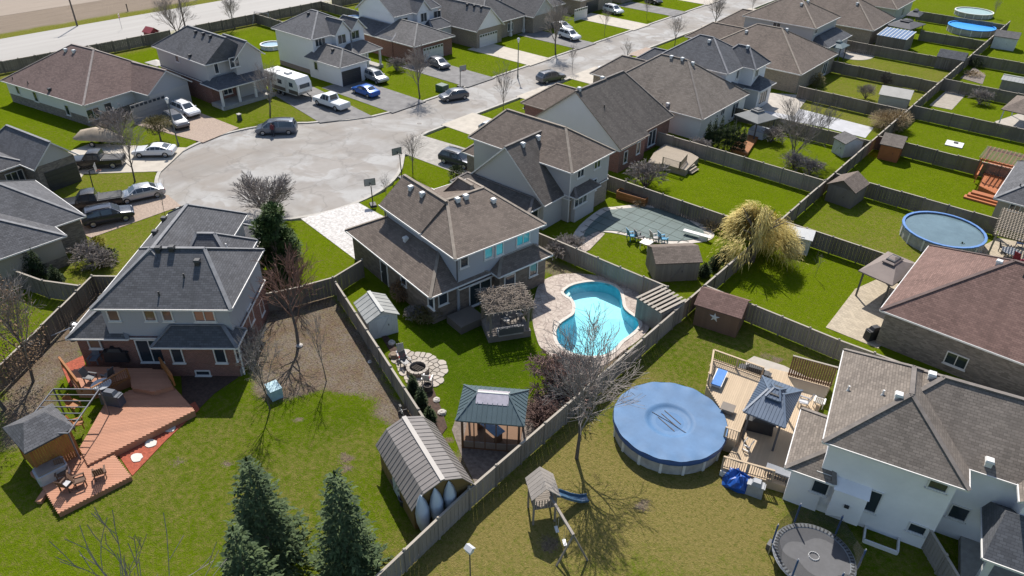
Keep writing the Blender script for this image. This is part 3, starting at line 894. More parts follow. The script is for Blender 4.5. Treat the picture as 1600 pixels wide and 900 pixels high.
# H1: the front left house with the red deck
h = House('two_storey_house', 'grey-roofed two-storey house with brick ground floor above the red timber deck', (361, 484), 5.7, 41)
h.block(-9.7, 0, 0.0, 8.3, 5.7, 'u', 3.3, 2.6, 8.35, SH_GREY, SD_BLUE, SD_BLUE, zs=0, fr=0.47)
h.block(-9.68, -3.0, 1.2, 14.2, 5.72, 'v', 2.6, 3.4, 8.3, SH_GREY, SD_BLUE, SD_BLUE, zs=0)
h.block(-5.4, -0.9, 4.6, 9.7, 5.73, 'u', 1.0, 2.2, 7.75, SH_GREY, SD_BLUE, SD_BLUE, zs=0)
h.block(-9.3, -0.3, 0.27, 8.0, 3.0, 'u', 3, 3, 3.3, SH_GREY, BR_RED, BR_RED, oh=0.06, cap=False)
h.block(-12.3, -7.9, 0.1, 9.0, 3.0, 'v', 2.4, 2.0, 4.9, SH_GREY, BR_RED, BR_RED, fr=0.6)
h.block(-5.9, 0.15, -0.85, 1.4, 3.0, 'u', 1.2, 1.2, 4.1, SH_SLATE, BR_RED, BR_RED, fr=0.55)
h.block(-7.5, -2.4, 8.5, 16.5, 3.0, 'v', 2.3, 2.3, 5.0, SH_GREY, BR_RED, BR_RED)
for px, w, pn in (((177, 491), 0.85, 2), ((234, 491), 0.85, 2), ((261, 491), 0.75, 2)): h.win('v', 0.42, -1, px, w, 1.15, 1, pn)
h.win('v', 0.42, -1, (319, 492), 1.5, 1.15, 2, 2)
h.win('v', 0.44, -1, (147, 534), 0.9, 1.2, 1, 2); h.win('v', -0.43, -1, (277, 554), 0.85, 1.5, 1, 1); h.win('v', -0.43, -1, (344, 554), 0.85, 1.5, 1, 1)
h.win('u', -0.27, 1, (370, 547), 0.9, 1.4, 1, 1); h.win('u', -0.41, 1, (391, 492), 1.0, 1.5, 1, 1); h.win('u', -0.41, 1, (408, 480), 0.9, 1.3, 1, 1)
h.win('v', 0.33, -1, (236, 548), 1.9, 2.1, 2, 1, z=1.75)
h.win('v', -0.43, -1, (318, 585), 1.1, 0.5, 1, 1, z=0.35)
h.vents([(248, 392), (269, 391), (309, 412)], VENT_B); h.vents([(249, 462)], VENT_B, 'pipe'); h.vents([(288, 434)], VENT_B, 'pipe'); h.vents([(354, 387)], VENT_W, 'pipe'); h.vents([(243, 366), (257, 345)], VENT_B)
h.spout(-0.02, -0.3, 0.1, 2.9)
m = MB(); m.box((-3.0, -0.03, 0.3), (5.6, 0.72, 0.6)); m.obj('foundation', [CONCF], h.root)

# H2: brown roof with a big street gable and a covered pool behind
h = House('two_storey_house', 'brown-roofed house with tall grey gable beside the green covered pool', (894, 271), 5.7, 0)
h.block(-13.8, 0, 0, 7.6, 5.7, 'u', 2.2, 3.8, 8.3, SH_BROWN, SD_GREY, SD_GREY, zs=0)
h.block(-11.3, -1.0, -2.9, 5.5, 2.9, 'v', 0, 1.5, 7.6, SH_DARK, SD_GREY, SD_GREY, zs=0, oh=0.3)
h.block(-16.2, -9.2, 1.4, 7.2, 2.9, 'u', 2.2, 0.5, 4.9, SH_BROWN, BR_TAN, SD_GREY)
h.block(-2.4, 0.5, 0.4, 4.6, 3.0, 'v', 1.2, 1.2, 4.0, SH_DARK, SD_GREY, SD_GREY)
h.block(-12.2, -1.6, -4.5, -2.6, 2.6, 'u', 0.9, 0.9, 3.3, SH_DARK, walls=False, fr=0.9)
h.block(-10.8, -0.35, 0.4, 7.2, 2.6, 'u', 3, 3, 3.0, SH_DARK, BR_TAN, BR_TAN, oh=0.06, cap=False)
for u in (-11.9, -9.4, -4.8, -1.9): h.post(u, -4.25, 2.5, TRIM_W, 0.22)
h.slab(-12.2, -1.6, -4.5, -2.4)
h.win('u', -0.42, 1, (907, 269), 1.2, 1.1, 2, 1); h.win('u', -0.42, 1, (933, 255), 1.2, 1.1, 2, 1)
h.win('u', 0.08, 1, (907, 310), 2.2, 1.4, 3, 1); h.win('u', -0.42, 1, (928, 289), 0.9, 1.4, 1, 1)
h.win('v', -2.6, -1, (835, 327), 1.1, 1.4, 1, 1, z=1.5)
h.vents([(817, 228), (841, 217), (890, 200)], VENT_W)
h.spout(-0.4, 0.35, 0.1, 5.6)

# H3: dark roof with broad pale gable, brick back, weathered deck
h = House('gabled_house', 'brown brick house with broad pale gable and streaked dark roof by the weathered deck', (970, 235), 3.0, 0)
h.block(-13.6, 0, 0.0, 6.2, 3.1, 'v', 0, 0, 8.3, SH_DARK, BR_RED, SD_LIGHT, zs=2.6, oh=0.3, trim=TRIM_B)
h.block(-13.4, -0.9, 5.6, 13.6, 3.12, 'v', 0.01, 3.0, 8.2, SH_DARK, BR_RED, BR_RED, oh=0.35, trim=TRIM_B)
h.block(-18.6, -9, 4.6, 12.6, 3.0, 'u', 2.8, 0.5, 5.2, SH_BROWN, BR_RED, SD_LIGHT, trim=TRIM_B)
h.win('u', -0.3, 1, (977, 245), 0.8, 1.5, 1, 1); h.win('u', -0.3, 1, (997, 231), 0.8, 1.5, 1, 1); h.win('u', -1.25, 1, (1019, 209), 1.8, 2.0, 2, 1, z=1.5)
h.vents([(905, 141), (923, 132), (941, 124), (958, 115), (903, 121)], VENT_W); h.vents([(944, 168)], VENT_B, 'pipe')

# H4: wide hip bungalow
h = House('bungalow', 'taupe hip-roofed bungalow with pale side wall beside the row of dark cedars', (1098, 187), 3.0, 0)
h.block(-17, 0, 0, 13.6, 3.0, 'u', 6.4, 6.6, 7.7, SH_TAUPE, SD_LIGHT, SD_LIGHT, oh=0.35)
h.block(-21.5, -12, 6, 13.4, 3.0, 'u', 3, 1, 5.4, SH_TAUPE, BR_TAN, BR_TAN)
h.win('u', -0.35, 1, (1129, 174), 1.1, 1.0, 2, 1); h.win('u', -0.35, 1, (1146, 180), 1.8, 2.0, 2, 1, z=1.5)
h.vents([(1049, 91), (1066, 94), (1082, 101), (1087, 99), (1015, 153), (1043, 165)], VENT_W); h.vents([(1035, 165)], VENT_B, 'pipe')

# H5
h = House('two_storey_house', 'slate grey two-storey house with white upper walls behind the grey gazebo', (1138, 116), 5.7, 0)
h.block(-11.5, 0, 0, 9.6, 5.7, 'u', 4.2, 5.2, 8.75, SH_SLATE, SD_WHITE, SD_WHITE, zs=0)
h.block(-4.5, 1.9, 4.46, 9.5, 5.72, 'u', 2.2, 2.6, 7.9, SH_SLATE, SD_WHITE, SD_WHITE, zs=0)
h.block(-17.5, -9, 1.0, 8.6, 3.0, 'u', 3.2, 1, 5.6, SH_SLATE, BR_TAN, BR_TAN)
h.block(-2.5, 3.2, 4.4, 9.7, 3.0, 'u', 1.5, 1.6, 4.3, SH_SLATE, SD_LIGHT, SD_LIGHT, cap=False)
h.block(-3.0, 0.9, 0.2, 5.0, 3.0, 'u', 1.2, 1.2, 4.0, SH_SLATE, SD_LIGHT, SD_LIGHT, cap=False)
h.win('u', -0.42, 1, (1152, 116), 0.7, 1.2, 1, 1); h.win('u', 1.48, 1, (1182, 114), 1.0, 1.1, 2, 1); h.win('u', 2.78, 1, (1193, 146), 2.4, 1.8, 3, 1, z=1.5)
h.vents([(1108, 66), (1119, 60), (1125, 59), (1142, 56), (1146, 57), (1097, 53), (1168, 75)], VENT_W); h.vents([(1141, 70)], VENT_B, 'pipe')

# H6, H7, H8, H9 along the same row
h = House('bungalow', 'wide brown hip-roofed bungalow with tan side wall by the stepped stone garden', (1252, 117), 3.0, 0)
h.block(-18, 0, 0, 15.4, 3.0, 'u', 6.8, 7.2, 7.1, SH_BROWN, BR_TAN, BR_TAN, oh=0.35)
h.block(-23.5, -13, 7.5, 15, 3.0, 'u', 3, 1, 5.2, SH_BROWN, BR_TAN, BR_TAN)
h.win('u', -0.35, 1, (1290, 100), 1.8, 2.0, 2, 1, z=1.4); h.vents([(1229, 48), (1233, 49), (1166, 51)], VENT_W)
h = House('two_storey_house', 'brown-roofed two-storey house with pale siding and dark rear porch roof', (1275, 45), 5.7, 0)
h.block(-13, 0, 0, 11.6, 5.7, 'u', 5, 5.4, 8.7, SH_BROWN, SD_GREY, SD_GREY, zs=0)
h.block(-19, -9, 2, 10.5, 3.0, 'u', 3.2, 1, 5.4, SH_BROWN, BR_TAN, BR_TAN)
h.block(-2.5, 2.6, 0.6, 11.8, 3.0, 'v', 1.6, 1.6, 4.2, SH_SLATE, SD_GREY, SD_GREY, cap=False)
h.win('u', -0.42, 1, (1275, 48), 1.2, 1.0, 2, 1); h.win('v', 0.42, -1, (1214, 38), 1.4, 1.0, 2, 1); h.vents([(1252, 8), (1262, 4), (1267, 2)], VENT_W)
h = House('bungalow', 'brown hip-roofed bungalow beside the glazed blue patio cover', (1365, 48), 3.0, 0)
h.block(-18, 0, 0, 13.2, 3.0, 'u', 6, 6.4, 6.9, SH_BROWN, BR_TAN, BR_TAN, oh=0.35); h.vents([(1339, 7)], VENT_W)
h = House('two_storey_house', 'taupe-roofed house with pale wall beyond the two dark gazebos', (1402, 15), 3.0, 0)
h.block(-18, 0, 0, 13, 3.0, 'u', 6, 6.4, 6.9, SH_BROWN, SD_GREY, SD_GREY, oh=0.35); h.win('u', -0.35, 1, (1412, 13), 1.6, 1.6, 2, 1, z=1.5)

# houses across the street
h = House('two_storey_house', 'grey-sided two-storey house with brick base and front porch beside the travel trailer', (320, 102), 5.7, 1)
h.block(-14, 0, 0, 7.7, 5.7, 'u', 4.4, 0.01, 8.6, SH_GREY, SD_GREY, SD_GREY, zs=0)
h.block(-6, 1.2, 3.6, 8.6, 5.72, 'u', 1.5, 0, 7.9, SH_GREY, SD_GREY, SD_GREY, zs=0)
h.block(-13.6, -0.3, 0.3, 7.6, 2.9, 'u', 3, 3, 3.3, SH_GREY, BR_RED, BR_RED, oh=0.08, cap=False)
h.block(-2.0, 2.6, -0.2, 8.2, 2.9, 'v', 1.4, 1.2, 3.9, SH_SLATE, walls=False, fr=0.45, cap=False)
for v in (0.2, 2.8, 5.4, 7.9): h.post(2.3, v, 2.75)
h.slab(-0.4, 2.6, 0, 8.2, 0.5)
h.win('u', -0.42, 1, (338, 107), 0.7, 1.4, 1, 1); h.win('u', 0.8, 1, (366, 97), 1.5, 1.4, 2, 1); h.win('u', -0.35, 1, (355, 138), 1.4, 1.2, 2, 1, z=1.6); h.door('u', -0.35, 1, (380, 135))
h.win('v', 0.42, -1, (277, 91), 1.0, 1.1, 1, 1); h.vents([(306, 52), (318, 55), (329, 59), (297, 89)], VENT_B)
h = House('two_storey_house', 'white two-storey house with charcoal roof and open garage beside the white pickup', (487, 62), 5.7, 1)
h.block(-10.2, 0, 0, 10.0, 5.7, 'u', 4.2, 4.4, 8.3, SH_GREY, SD_WHITE, SD_WHITE, zs=0)
h.block(-4, 1.0, 3.6, 7.2, 5.72, 'u', 1.2, 0, 7.7, SH_GREY, SD_WHITE, SD_WHITE, zs=0)
h.block(-4, 0.8, 6.9, 10.2, 5.73, 'u', 1.2, 0, 7.4, SH_GREY, SD_WHITE, SD_WHITE, zs=0)
h.block(-1.5, 6.9, -0.7, 5.2, 3.0, 'u', 1.5, 2.6, 4.7, SH_MID, SD_WHITE, SD_WHITE)
h.block(-1.2, 3.6, 4.6, 10.6, 3.0, 'v', 1.8, 1.8, 4.2, SH_MID, walls=False)
for u, v in ((3.3, 10.2), (3.3, 7.6), (3.3, 5.6)): h.post(u, v, 2.85)
h.slab(-0.4, 3.6, 5.2, 10.5, 0.4)
h.win('u', -0.42, 1, (500, 65), 1.9, 1.3, 3, 1); h.win('u', 0.58, 1, (534, 61), 1.6, 1.4, 2, 1); h.win('u', 0.38, 1, (555, 54), 1.6, 1.3, 2, 1)
h.gdoor('u', 6.48, 1, (549, 115), 3.6, 2.2, DOORM, False); h.win('v', -0.28, -1, (494, 103), 0.9, 1.3, 1, 1)  # dark panel paints the shaded inside of the open garage
m = MB(); m.box((-5.0, 0.4, 0.35), (9.4, 0.12, 0.7)); m.obj('brick_skirt', [BR_RED], h.root)
h.vents([(482, 23), (520, 80)], VENT_B)
h = House('two_storey_house', 'white-gabled two-storey house with brick double garage behind the large bare maple', (615, 27), 5.7, 0)
h.block(-10, 0, 0, 11.2, 5.7, 'v', 0, 3, 9.2, SH_GREY, SD_WHITE, SD_WHITE, zs=0)
h.block(-5, 1.1, 4.3, 8.0, 5.72, 'u', 1, 0, 7.7, SH_GREY, SD_WHITE, SD_WHITE, zs=0)
h.block(-10, 3.0, -3.4, 1.5, 3.0, 'u', 1.5, 1.5, 4.4, SH_SLATE, BR_RED, BR_RED, fr=0.7)
h.block(-1.5, 8.2, -3.3, 6.2, 3.0, 'u', 1.5, 4.0, 5.2, SH_MID, BR_RED, BR_RED)
h.block(-1, 3.0, 5.8, 11.4, 3.0, 'v', 1.4, 1.4, 4.2, SH_SLATE, SD_WHITE, SD_WHITE)
h.win('u', -0.42, 1, (629, 34), 2.4, 1.2, 3, 1); h.win('u', 0.68, 1, (662, 27), 1.5, 1.5, 2, 1); h.win('u', -0.42, 1, (683, 22), 1.8, 1.2, 2, 1)
h.gdoor('u', 7.78, 1, (677, 83), 4.6, 2.2)
h = House('bungalow', 'tan bungalow with white garage gable and concrete drive across the street', (745, 50), 3.0, 0)
h.block(-16, 0, 0, 7.4, 3.0, 'u', 2.5, 0, 6.4, SH_MID, BR_TAN, SD_WHITE, zs=2.7)
h.block(-17, -1.5, 2.5, 15.6, 3.02, 'u', 6, 4.5, 7.0, SH_MID, BR_TAN, BR_TAN)
h.gdoor('u', -0.42, 1, (763, 60), 4.6, 2.2, GDOOR); h.win('u', -1.92, 1, (797, 43), 1.5, 1.4, 2, 1, z=1.6); h.post(-1.7, 14.8, 2.8); h.post(-1.7, 11, 2.8)
h.vents([(730, 9), (741, 11), (752, 13)], VENT_B)
h = House('bungalow', 'grey-roofed tan bungalow behind the slender bare street trees', None, 3.0, 0, (-87.5, 109.5, 3.0))
h.block(-17, -1.5, 0, 12.6, 3.0, 'u', 6, 5.6, 6.8, SH_MID, BR_TAN, BR_TAN)
h.block(-9, 1.5, -1.2, 5.8, 3.02, 'u', 2, 0, 6.0, SH_MID, BR_TAN, SD_GREY); h.gdoor('u', 1.08, 1, (908, 12), 4.4, 2.2, GDOOR); 
h = House('bungalow', 'brown brick bungalow with dark garage door beside a white car', None, 3.0, 0, (-88.0, 126.0, 3.0))
h.block(-17, 0, 0, 12.6, 3.0, 'u', 6, 5.6, 6.8, SH_BROWN, BR_TAN, BR_TAN); h.gdoor('u', -0.42, 1, (925, 12), 4.4, 2.2, DOORM, False)
for yy in (141.5, 156.5):
    h = House('bungalow', 'grey-roofed bungalow at the far end of the street' if yy < 150 else 'brown-roofed bungalow furthest along the street', None, 3.0, 0, (-88.0, yy, 3.0))
    h.block(-17, 0, 0, 12.6, 3.0, 'u', 6, 5.6, 6.8, SH_MID if yy < 150 else SH_BROWN, BR_TAN, BR_TAN)
h = House('bungalow', 'umber hip-roofed bungalow with double garage beside the country road', (130, 165), 3.0, 10)
h.block(-18.4, 0, 0, 14.6, 3.0, 'u', 7, 6.6, 7.3, SH_UMBER, BR_GREY, SD_LIGHT, zs=1.2)
h.block(-9, 3.4, 6.8, 13.8, 3.02, 'u', 3, 0, 5.4, SH_UMBER, SD_GREY, SD_BLUE, zs=2.7)
h.gdoor('u', 2.98, 1, (234, 172), 5.2, 2.3, GDOOR_T)
h.win('v', 0.42, -1, (106, 172), 0.9, 1.4, 1, 1); h.win('v', 0.42, -1, (56, 151), 0.9, 1.4, 1, 1); h.win('v', 0.42, -1, (28, 140), 0.8, 1.3, 1, 1); h.win('u', -0.42, 1, (146, 178), 1.8, 1.5, 2, 1); h.door('u', -0.42, 1, (172, 178))
h.vents([(103, 80), (116, 82)], VENT_W); h.vents([(78, 142)], VENT_B); h.vents([(20, 124), (44, 131)], VENT_B, 'pipe')
h = House('bungalow', 'grey-roofed stone bungalow with long sunlit roof edge beside the dark blue SUV', (104, 368), 3.0, 0)
h.block(-15, 0, -15, 0.0, 3.0, 'u', 6.5, 6.6, 6.9, SH_GREY, BR_GREY, SD_TAUPE, zs=1.0)
h.block(-14, -2.4, -9, 2.7, 3.02, 'v', 3, 4.6, 6.3, SH_GREY, BR_GREY, SD_TAUPE)
h.gdoor('v', 2.28, 1, (70, 330), 4.6, 2.2, GDOOR_T)
h = House('bungalow', 'grey bungalow with two gables and dark garage behind the round yellow shrub', (50, 258), 3.0, 8)
h.block(-16, -1.2, -12, 0.2, 3.0, 'u', 5, 4.8, 6.2, SH_GREY, BR_GREY, SD_TAUPE)
h.block(-9, 1.5, -0.6, 4.3, 3.02, 'u', 2, 0, 5.3, SH_GREY, BR_GREY, SD_GREY)
h.gdoor('u', 1.08, 1, (92, 258), 3.4, 2.2, DOORM, False); h.win('u', -1.62, 1, (23, 275), 1.8, 1.5, 3, 1, z=1.6)

# right-hand houses
h = House('two_storey_house', 'white stucco two-storey house with taupe shingle roof beside the pool deck', (1286, 690), 5.7, 12.5)
h.block(0, 7.3, 0, 9.5, 5.7, 'v', 3.4, 3.4, 8.15, SH_TAUPE, STUCCO, STUCCO, zs=0)
h.block(1.2, 17, 1.7, 9.52, 5.71, 'u', 4.0, 3, 8.4, SH_TAUPE, STUCCO, STUCCO, zs=0)
h.block(9.6, 15, 0.4, 5, 5.73, 'v', 0, 1, 8.0, SH_TAUPE, STUCCO, STUCCO, zs=0)
h.block(-1.45, 1.3, -0.15, 5.6, 3.0, 'v', 1.7, 1.6, 4.2, SH_TAUPE, STUCCO, STUCCO, fr=0.8)
h.block(8.8, 16, -1.6, 3.0, 3.0, 'u', 0.6, 0.6, 4.6, SH_SLATE, walls=False, cap=False)
for u in (9.3, 11.9, 14.8): h.post(u, -1.2, 2.9, TRIM_W, 0.35)
h.slab(8.6, 16, -1.6, 2.2, 0.4)
h.win('v', 0.27, -1, (1284, 755), 0.95, 1.75, 1, 1); h.win('v', 0.42, -1, (1361, 782), 0.95, 1.75, 1, 1); h.win('v', 0.42, -1, (1433, 826), 0.95, 0.75, 1, 1)
h.win('v', 0.42, -1, (1466, 758), 1.0, 0.75, 1, 1); h.win('v', 2.12, -1, (1498, 801), 1.0, 1.1, 1, 1)
h.vents([(1455, 661), (1403, 692), (1404, 694)] and [(1455, 590), (1403, 622)], VENT_W); h.vents([(1325, 610), (1379, 617)], VENT_W, 'pipe'); h.vents([(1544, 725)], VENT_W)
p = h.on_plane((1318, 795), 'v', 0.42)
m = MB(); m.box((p[0], 0.05, 1.75), (1.75, 0.74, 2.2)); m.raw([(p[0]-0.95, -0.36, 2.85), (p[0]+0.95, -0.36, 2.85), (p[0]+0.95, 0.42, 3.2), (p[0]-0.95, 0.42, 3.2), (p[0]-0.95, 0.42, 2.85), (p[0]+0.95, 0.42, 2.85)], [(0, 1, 2, 3), (0, 3, 4), (1, 5, 2), (4, 5, 1, 0)])
fb = m.obj('fireplace_bumpout', [STUCCO], h.root); m = MB(); m.box((p[0], -0.36, 1.9), (0.25, 0.1, 0.2)); m.obj('flue_vent', [VENT_B], fb)
p = h.on_plane((1372, 845), 'v', 0.42)
m = MB()
for a, b in (((p[0]-0.9, 0.4), (p[0]-0.9, -0.7)), ((p[0]-0.9, -0.7), (p[0]+0.9, -0.7)), ((p[0]+0.9, -0.7), (p[0]+0.9, 0.4))): m.bar((*a, 0.14), (*b, 0.14), 0.1, 0.28)
m.obj('window_well', [TRIM_W], h.root)
h = House('bungalow', 'rear stone-walled bungalow with russet hip roof next to the paver patio', (1375, 484), 3.3, -0.5)
h.block(0, 17, 0, 13.4, 3.3, 'u', 6.5, 6.5, 7.4, SH_RED, BR_GREY, BR_GREY)
h.win('v', 0.42, -1, (1494, 563), 1.5, 1.1, 2, 1); h.vents([(1560, 413)], VENT_W); h.vents([(1599, 433)], VENT_B, 'pipe')
h = House('bungalow', 'slate grey hip-roofed bungalow beside the red timber deck and pergola', (1553, 309), 3.0, 0)
h.block(0, 15, 0, 12.5, 3.0, 'u', 5.5, 5.5, 6.6, SH_GREY, SD_TAUPE, SD_TAUPE); h.win('v', 0.42, -1, (1586, 324), 1.0, 0.9, 2, 1); h.vents([(1593, 292)], VENT_B, 'pipe')
# ---------------------------------------------------------------- fences
FW_GREY = woodm('fence_grey', (0.27, 0.24, 0.21), 0.9, 0.3, 0.5)
FW_DARK = woodm('fence_dark', (0.185, 0.16, 0.135), 0.9, 0.35, 0.55)
FW_CAP = woodm('fence_cap', (0.40, 0.355, 0.295), 0.85, 0.25, 0.2)
_fp = {}
def fence_meshes(mat, h):
    k = (mat.name, round(h, 2))
    if k in _fp: return _fp[k]
    rn = random.Random(5)
    var = []
    for q in range(3):
        m = MB()
        for i in range(16):
            hh = h-0.12+rn.uniform(-0.015, 0.015)
            m.box((-1.2+0.15*(i+0.5), (0.009 if i % 2 else -0.009)+rn.uniform(-0.004, 0.004), 0.05+hh/2), (0.142, 0.02, hh), rz=rn.uniform(-0.02, 0.02))
        for z in (0.35, h-0.3): m.box((0, 0, z), (2.4, 0.036, 0.09))
        var.append(m.mesh('board_panel', [mat]))
    m = MB(); m.box((0, 0, (h+0.04)/2), (0.11, 0.13, h+0.04))
    post = m.mesh('post', [mat])
    m = MB(); m.box((0, 0, 0), (0.16, 0.17, 0.05), taper=0.6)
    pc = m.mesh('post_cap', [FW_CAP])
    m = MB(); m.box((0, 0, 0), (2.4, 0.15, 0.04))
    rail = m.mesh('top_rail', [FW_CAP])
    _fp[k] = (var, post, pc, rail)
    return _fp[k]
def fence(label, pts, mat=None, h=1.85, closed=True, group=None):
    mat = mat or FW_GREY
    var, post, pc, rail = fence_meshes(mat, h)
    o = Vector((pts[0][0], pts[0][1], 0))
    t = thing('board_fence', label, 'fence', o)
    n = 0
    for a, b in zip(pts, pts[1:]):
        a = Vector((a[0], a[1], 0))-o; b = Vector((b[0], b[1], 0))-o
        L = (b-a).length; k = max(1, round(L/2.4)); rz = math.atan2(b.y-a.y, b.x-a.x)
        for i in range(k):
            c = a+(b-a)*((i+0.5)/k); p = a+(b-a)*(i/k)
            s = L/k/2.4
            dz = random.uniform(-0.03, 0.03)
            e = link('board_panel', var[n % 3], t, (c.x, c.y, dz), rz, (s, 1, 1)); e['kind'] = 'stuff'; e.rotation_euler = (random.uniform(-.02, .02), random.uniform(-.008, .008), rz)
            link('top_rail', rail, t, (c.x, c.y, h-0.03+dz), rz, (s*0.995, 1, 1))
            q = link('post', post, t, (p.x, p.y, 0), rz); link('post_cap', pc, q, (0, 0, h+0.065))
            n += 1
    q = link('post', post, t, (b.x, b.y, 0), rz); link('post_cap', pc, q, (0, 0, h+0.065))
    return t
AX = -20.0
fence('long weathered fence running from barn shed past the turquoise pool', [(AX+0.35, 12.5), (AX, 20.5), (AX, 49.3)], FW_GREY)
fence('weathered rear fence between willow garden and wooden playhouse', [(AX, 49.3), (AX, 65.1), (AX, 79.9)], FW_DARK)
fence('weathered rear fence past the red-brown shed and round tan shrub', [(AX, 79.9), (AX, 94.9), (AX, 110.1)], FW_DARK)
fence('far rear fence leading towards the bright blue swimming pool', [(AX, 110.1), (AX, 126.2), (AX, 144.5), (AX, 176)], FW_DARK)
fence('slanting fence between leaf-strewn yard and fire pit', [(-43.4, 29.2), (-20.1, 20.6)], FW_GREY)
fence('fence joining the two houses behind the leafless red-stemmed tree', [(-47.0, 22.8), (-45.0, 27.2), (-44.2, 29.5), (-44.6, 33.0)], FW_DARK)
fence('fence beside the dark garden strip left of the brick house', [(-57.4, 18.0), (-59.4, 16.3), (-55.2, 10.7), (-51.5, 5.6)], FW_DARK)
fence('short fence behind narrow cedars at the stone bungalow', [(-58.6, 15.0), (-61.7, 13.3), (-65.0, 12.4)], FW_DARK)
fence('fence between turquoise pool and green covered pool', [(-36.4, 47.2), (-22.2, 47.2)], FW_GREY)
fence('fence behind the green covered pool and reeds', [(-38.4, 58.8), (-38.4, 62.3), (AX-0.1, 62.3)], FW_DARK)
fence('fence between weathered deck lawn and cedar garden', [(-41.2, 77.2), (AX-0.1, 77.2)], FW_GREY)
fence('fence by pale garden path and bare shrubs', [(-38, 92.3), (AX-0.1, 92.4)], FW_DARK)
fence('fence behind bare round tree garden', [(-35, 107.2), (AX-0.1, 107.2)], FW_DARK)
fence('fence beside the small teal gazebo and round patio', [(-36.5, 123.6), (AX-0.1, 123.6)], FW_DARK)
fence('fence in front of the glazed patio cover', [(-40.4, 138.4), (AX-0.1, 138.4)], FW_DARK)
fence('fence in front of the bright blue swimming pool', [(-31, 155.4), (AX-0.1, 155.4)], FW_DARK)
fence('distant fence behind the oval pool', [(-36, 172), (AX-0.1, 172)], FW_DARK)
fence('fence between star shed and paver patio', [(AX+0.1, 49.5), (-8.7, 49.5), (-1.0, 50.0), (8, 51.6)], FW_GREY)
fence('fence between taupe gazebo garden and above-ground pool', [(AX+0.1, 65.2), (-7.2, 65.2)], FW_DARK)
fence('fence between wooden playhouse garden and red deck', [(AX+0.1, 80.0), (-3.6, 80.0)], FW_DARK)
fence('fence behind the orange pergola and white game board lawn', [(AX+0.1, 94.9), (-4, 94.9)], FW_DARK)
fence('fence below gravel court and round gazebo lawn', [(AX+0.1, 110.0), (0, 110.4)], FW_DARK)
fence('fence behind gravel court and grey lean-to', [(AX+0.1, 126.2), (0, 126.2)], FW_DARK)
fence('fence beside the far white shed', [(AX+0.1, 144.4), (-4, 144.8)], FW_DARK)
fence('back fence by road behind the umber bungalow', [(-131, 18), (-129.5, 45.6), (-129.2, 60.5)], FW_DARK)
fence('back fence by road behind the grey-sided house', [(-129.2, 63), (-129.0, 92.8), (-115.5, 92.4)], FW_DARK)
fence('back fence by road beyond the white-gabled house', [(-129.0, 95.5), (-128.6, 150)], FW_DARK)
fence('cross fence behind the white house swing set', [(-129, 77.6), (-107, 77.6)], FW_DARK)
fence('cross fence behind the umber bungalow lawn', [(-129.4, 46.6), (-112, 46.6)], FW_DARK)
fence('low gate fence beside the white stucco house', PP((1444, 836), (1500, 930), z=0.9), FW_GREY, 1.7)

# ---------------------------------------------------------------- trees
BARK = plain('bark_grey', (0.125, 0.105, 0.09), 0.95, 0.3, 6)
BARK_P = plain('twig_pale', (0.27, 0.235, 0.21), 0.95, 0.3, 4)
BARK_R = plain('twig_red', (0.21, 0.115, 0.085), 0.95, 0.3, 4)
BARK_D = plain('bark_dark', (0.06, 0.05, 0.042), 0.95, 0.3, 6)
BARK_M = plain('twig_maroon', (0.19, 0.12, 0.10), 0.95, 0.3, 4)
def grow(rn, trunk, twig, p, d, L, r, lev, maxlev, spread, nb, bend, rmin, up, low=0.36):
    """recursive limb: tapering bent tube then children"""
    seg = 3 if lev < 2 else 2
    pts = [p]; q = p.copy(); dd = d.copy()
    for i in range(seg):
        dd = (dd+Vector((rn.uniform(-1, 1), rn.uniform(-1, 1), rn.uniform(-0.6, 1)+up))*bend).normalized()
        q = q+dd*(L/seg); pts.append(q.copy())
    mb = trunk if lev == 0 else twig
    n = 7 if lev == 0 else (4 if lev == 1 else 3)
    for i in range(seg):
        mb.tube(pts[i], pts[i+1], max(rmin, r*(1-0.55*i/seg)), max(rmin, r*(1-0.55*(i+1)/seg)), n, caps=False)
    if lev >= maxlev: return
    k = nb[lev]
    for j in range(k):
        f = rn.uniform(0.3, 1.0) if lev > 0 else low+(1-low)*(j+0.5)/k
        f = min(0.999, f); i = int(f*seg); fr = f*seg-i
        base = pts[i].lerp(pts[i+1], fr)
        ax = d.orthogonal().normalized(); ax.rotate(Matrix.Rotation(rn.uniform(0, 2*PI) if lev else (j*2.4+rn.uniform(-.4, .4)), 3, d))
        ang = rn.uniform(spread*0.6, spread*1.15)*(1.15-0.35*f if lev == 0 else 1)
        nd = (d*math.cos(ang)+ax*math.sin(ang)).normalized()
        grow(rn, trunk, twig, base, nd, L*rn.uniform(0.5, 0.72)*(1.0 if lev else 1.15-0.5*f), r*(0.5 if lev else 0.55)*(1.1-0.4*f), lev+1, maxlev, spread, nb, bend, rmin, up)
def make_tree(seed, h, trunkL, spread, nb, bend=0.16, r=0.13, rmin=0.011, up=0.2, stems=1, bark=None, twigm=None, name='bare_tree'):
    rn = random.Random(seed)
    T, W = MB(), MB()
    for s in range(stems):
        d = Vector((0, 0, 1)) if stems == 1 else Vector((math.cos(s*2*PI/stems)*0.45+rn.uniform(-.2, .2), math.sin(s*2*PI/stems)*0.45+rn.uniform(-.2, .2), 1)).normalized()
        grow(rn, T, W, Vector((0, 0, -0.05)), d, trunkL, r, 0, len(nb), spread, nb, bend, rmin, up, 0.36 if stems == 1 else 0.12)
    top = max(v[2] for v in W.v)
    k = h/top
    for M in (T, W): M.v = [(v[0]*k, v[1]*k, v[2]*k) for v in M.v]
    return (T.mesh('trunk', [bark or BARK]), W.mesh('crown', [twigm or BARK_P]), h, name)
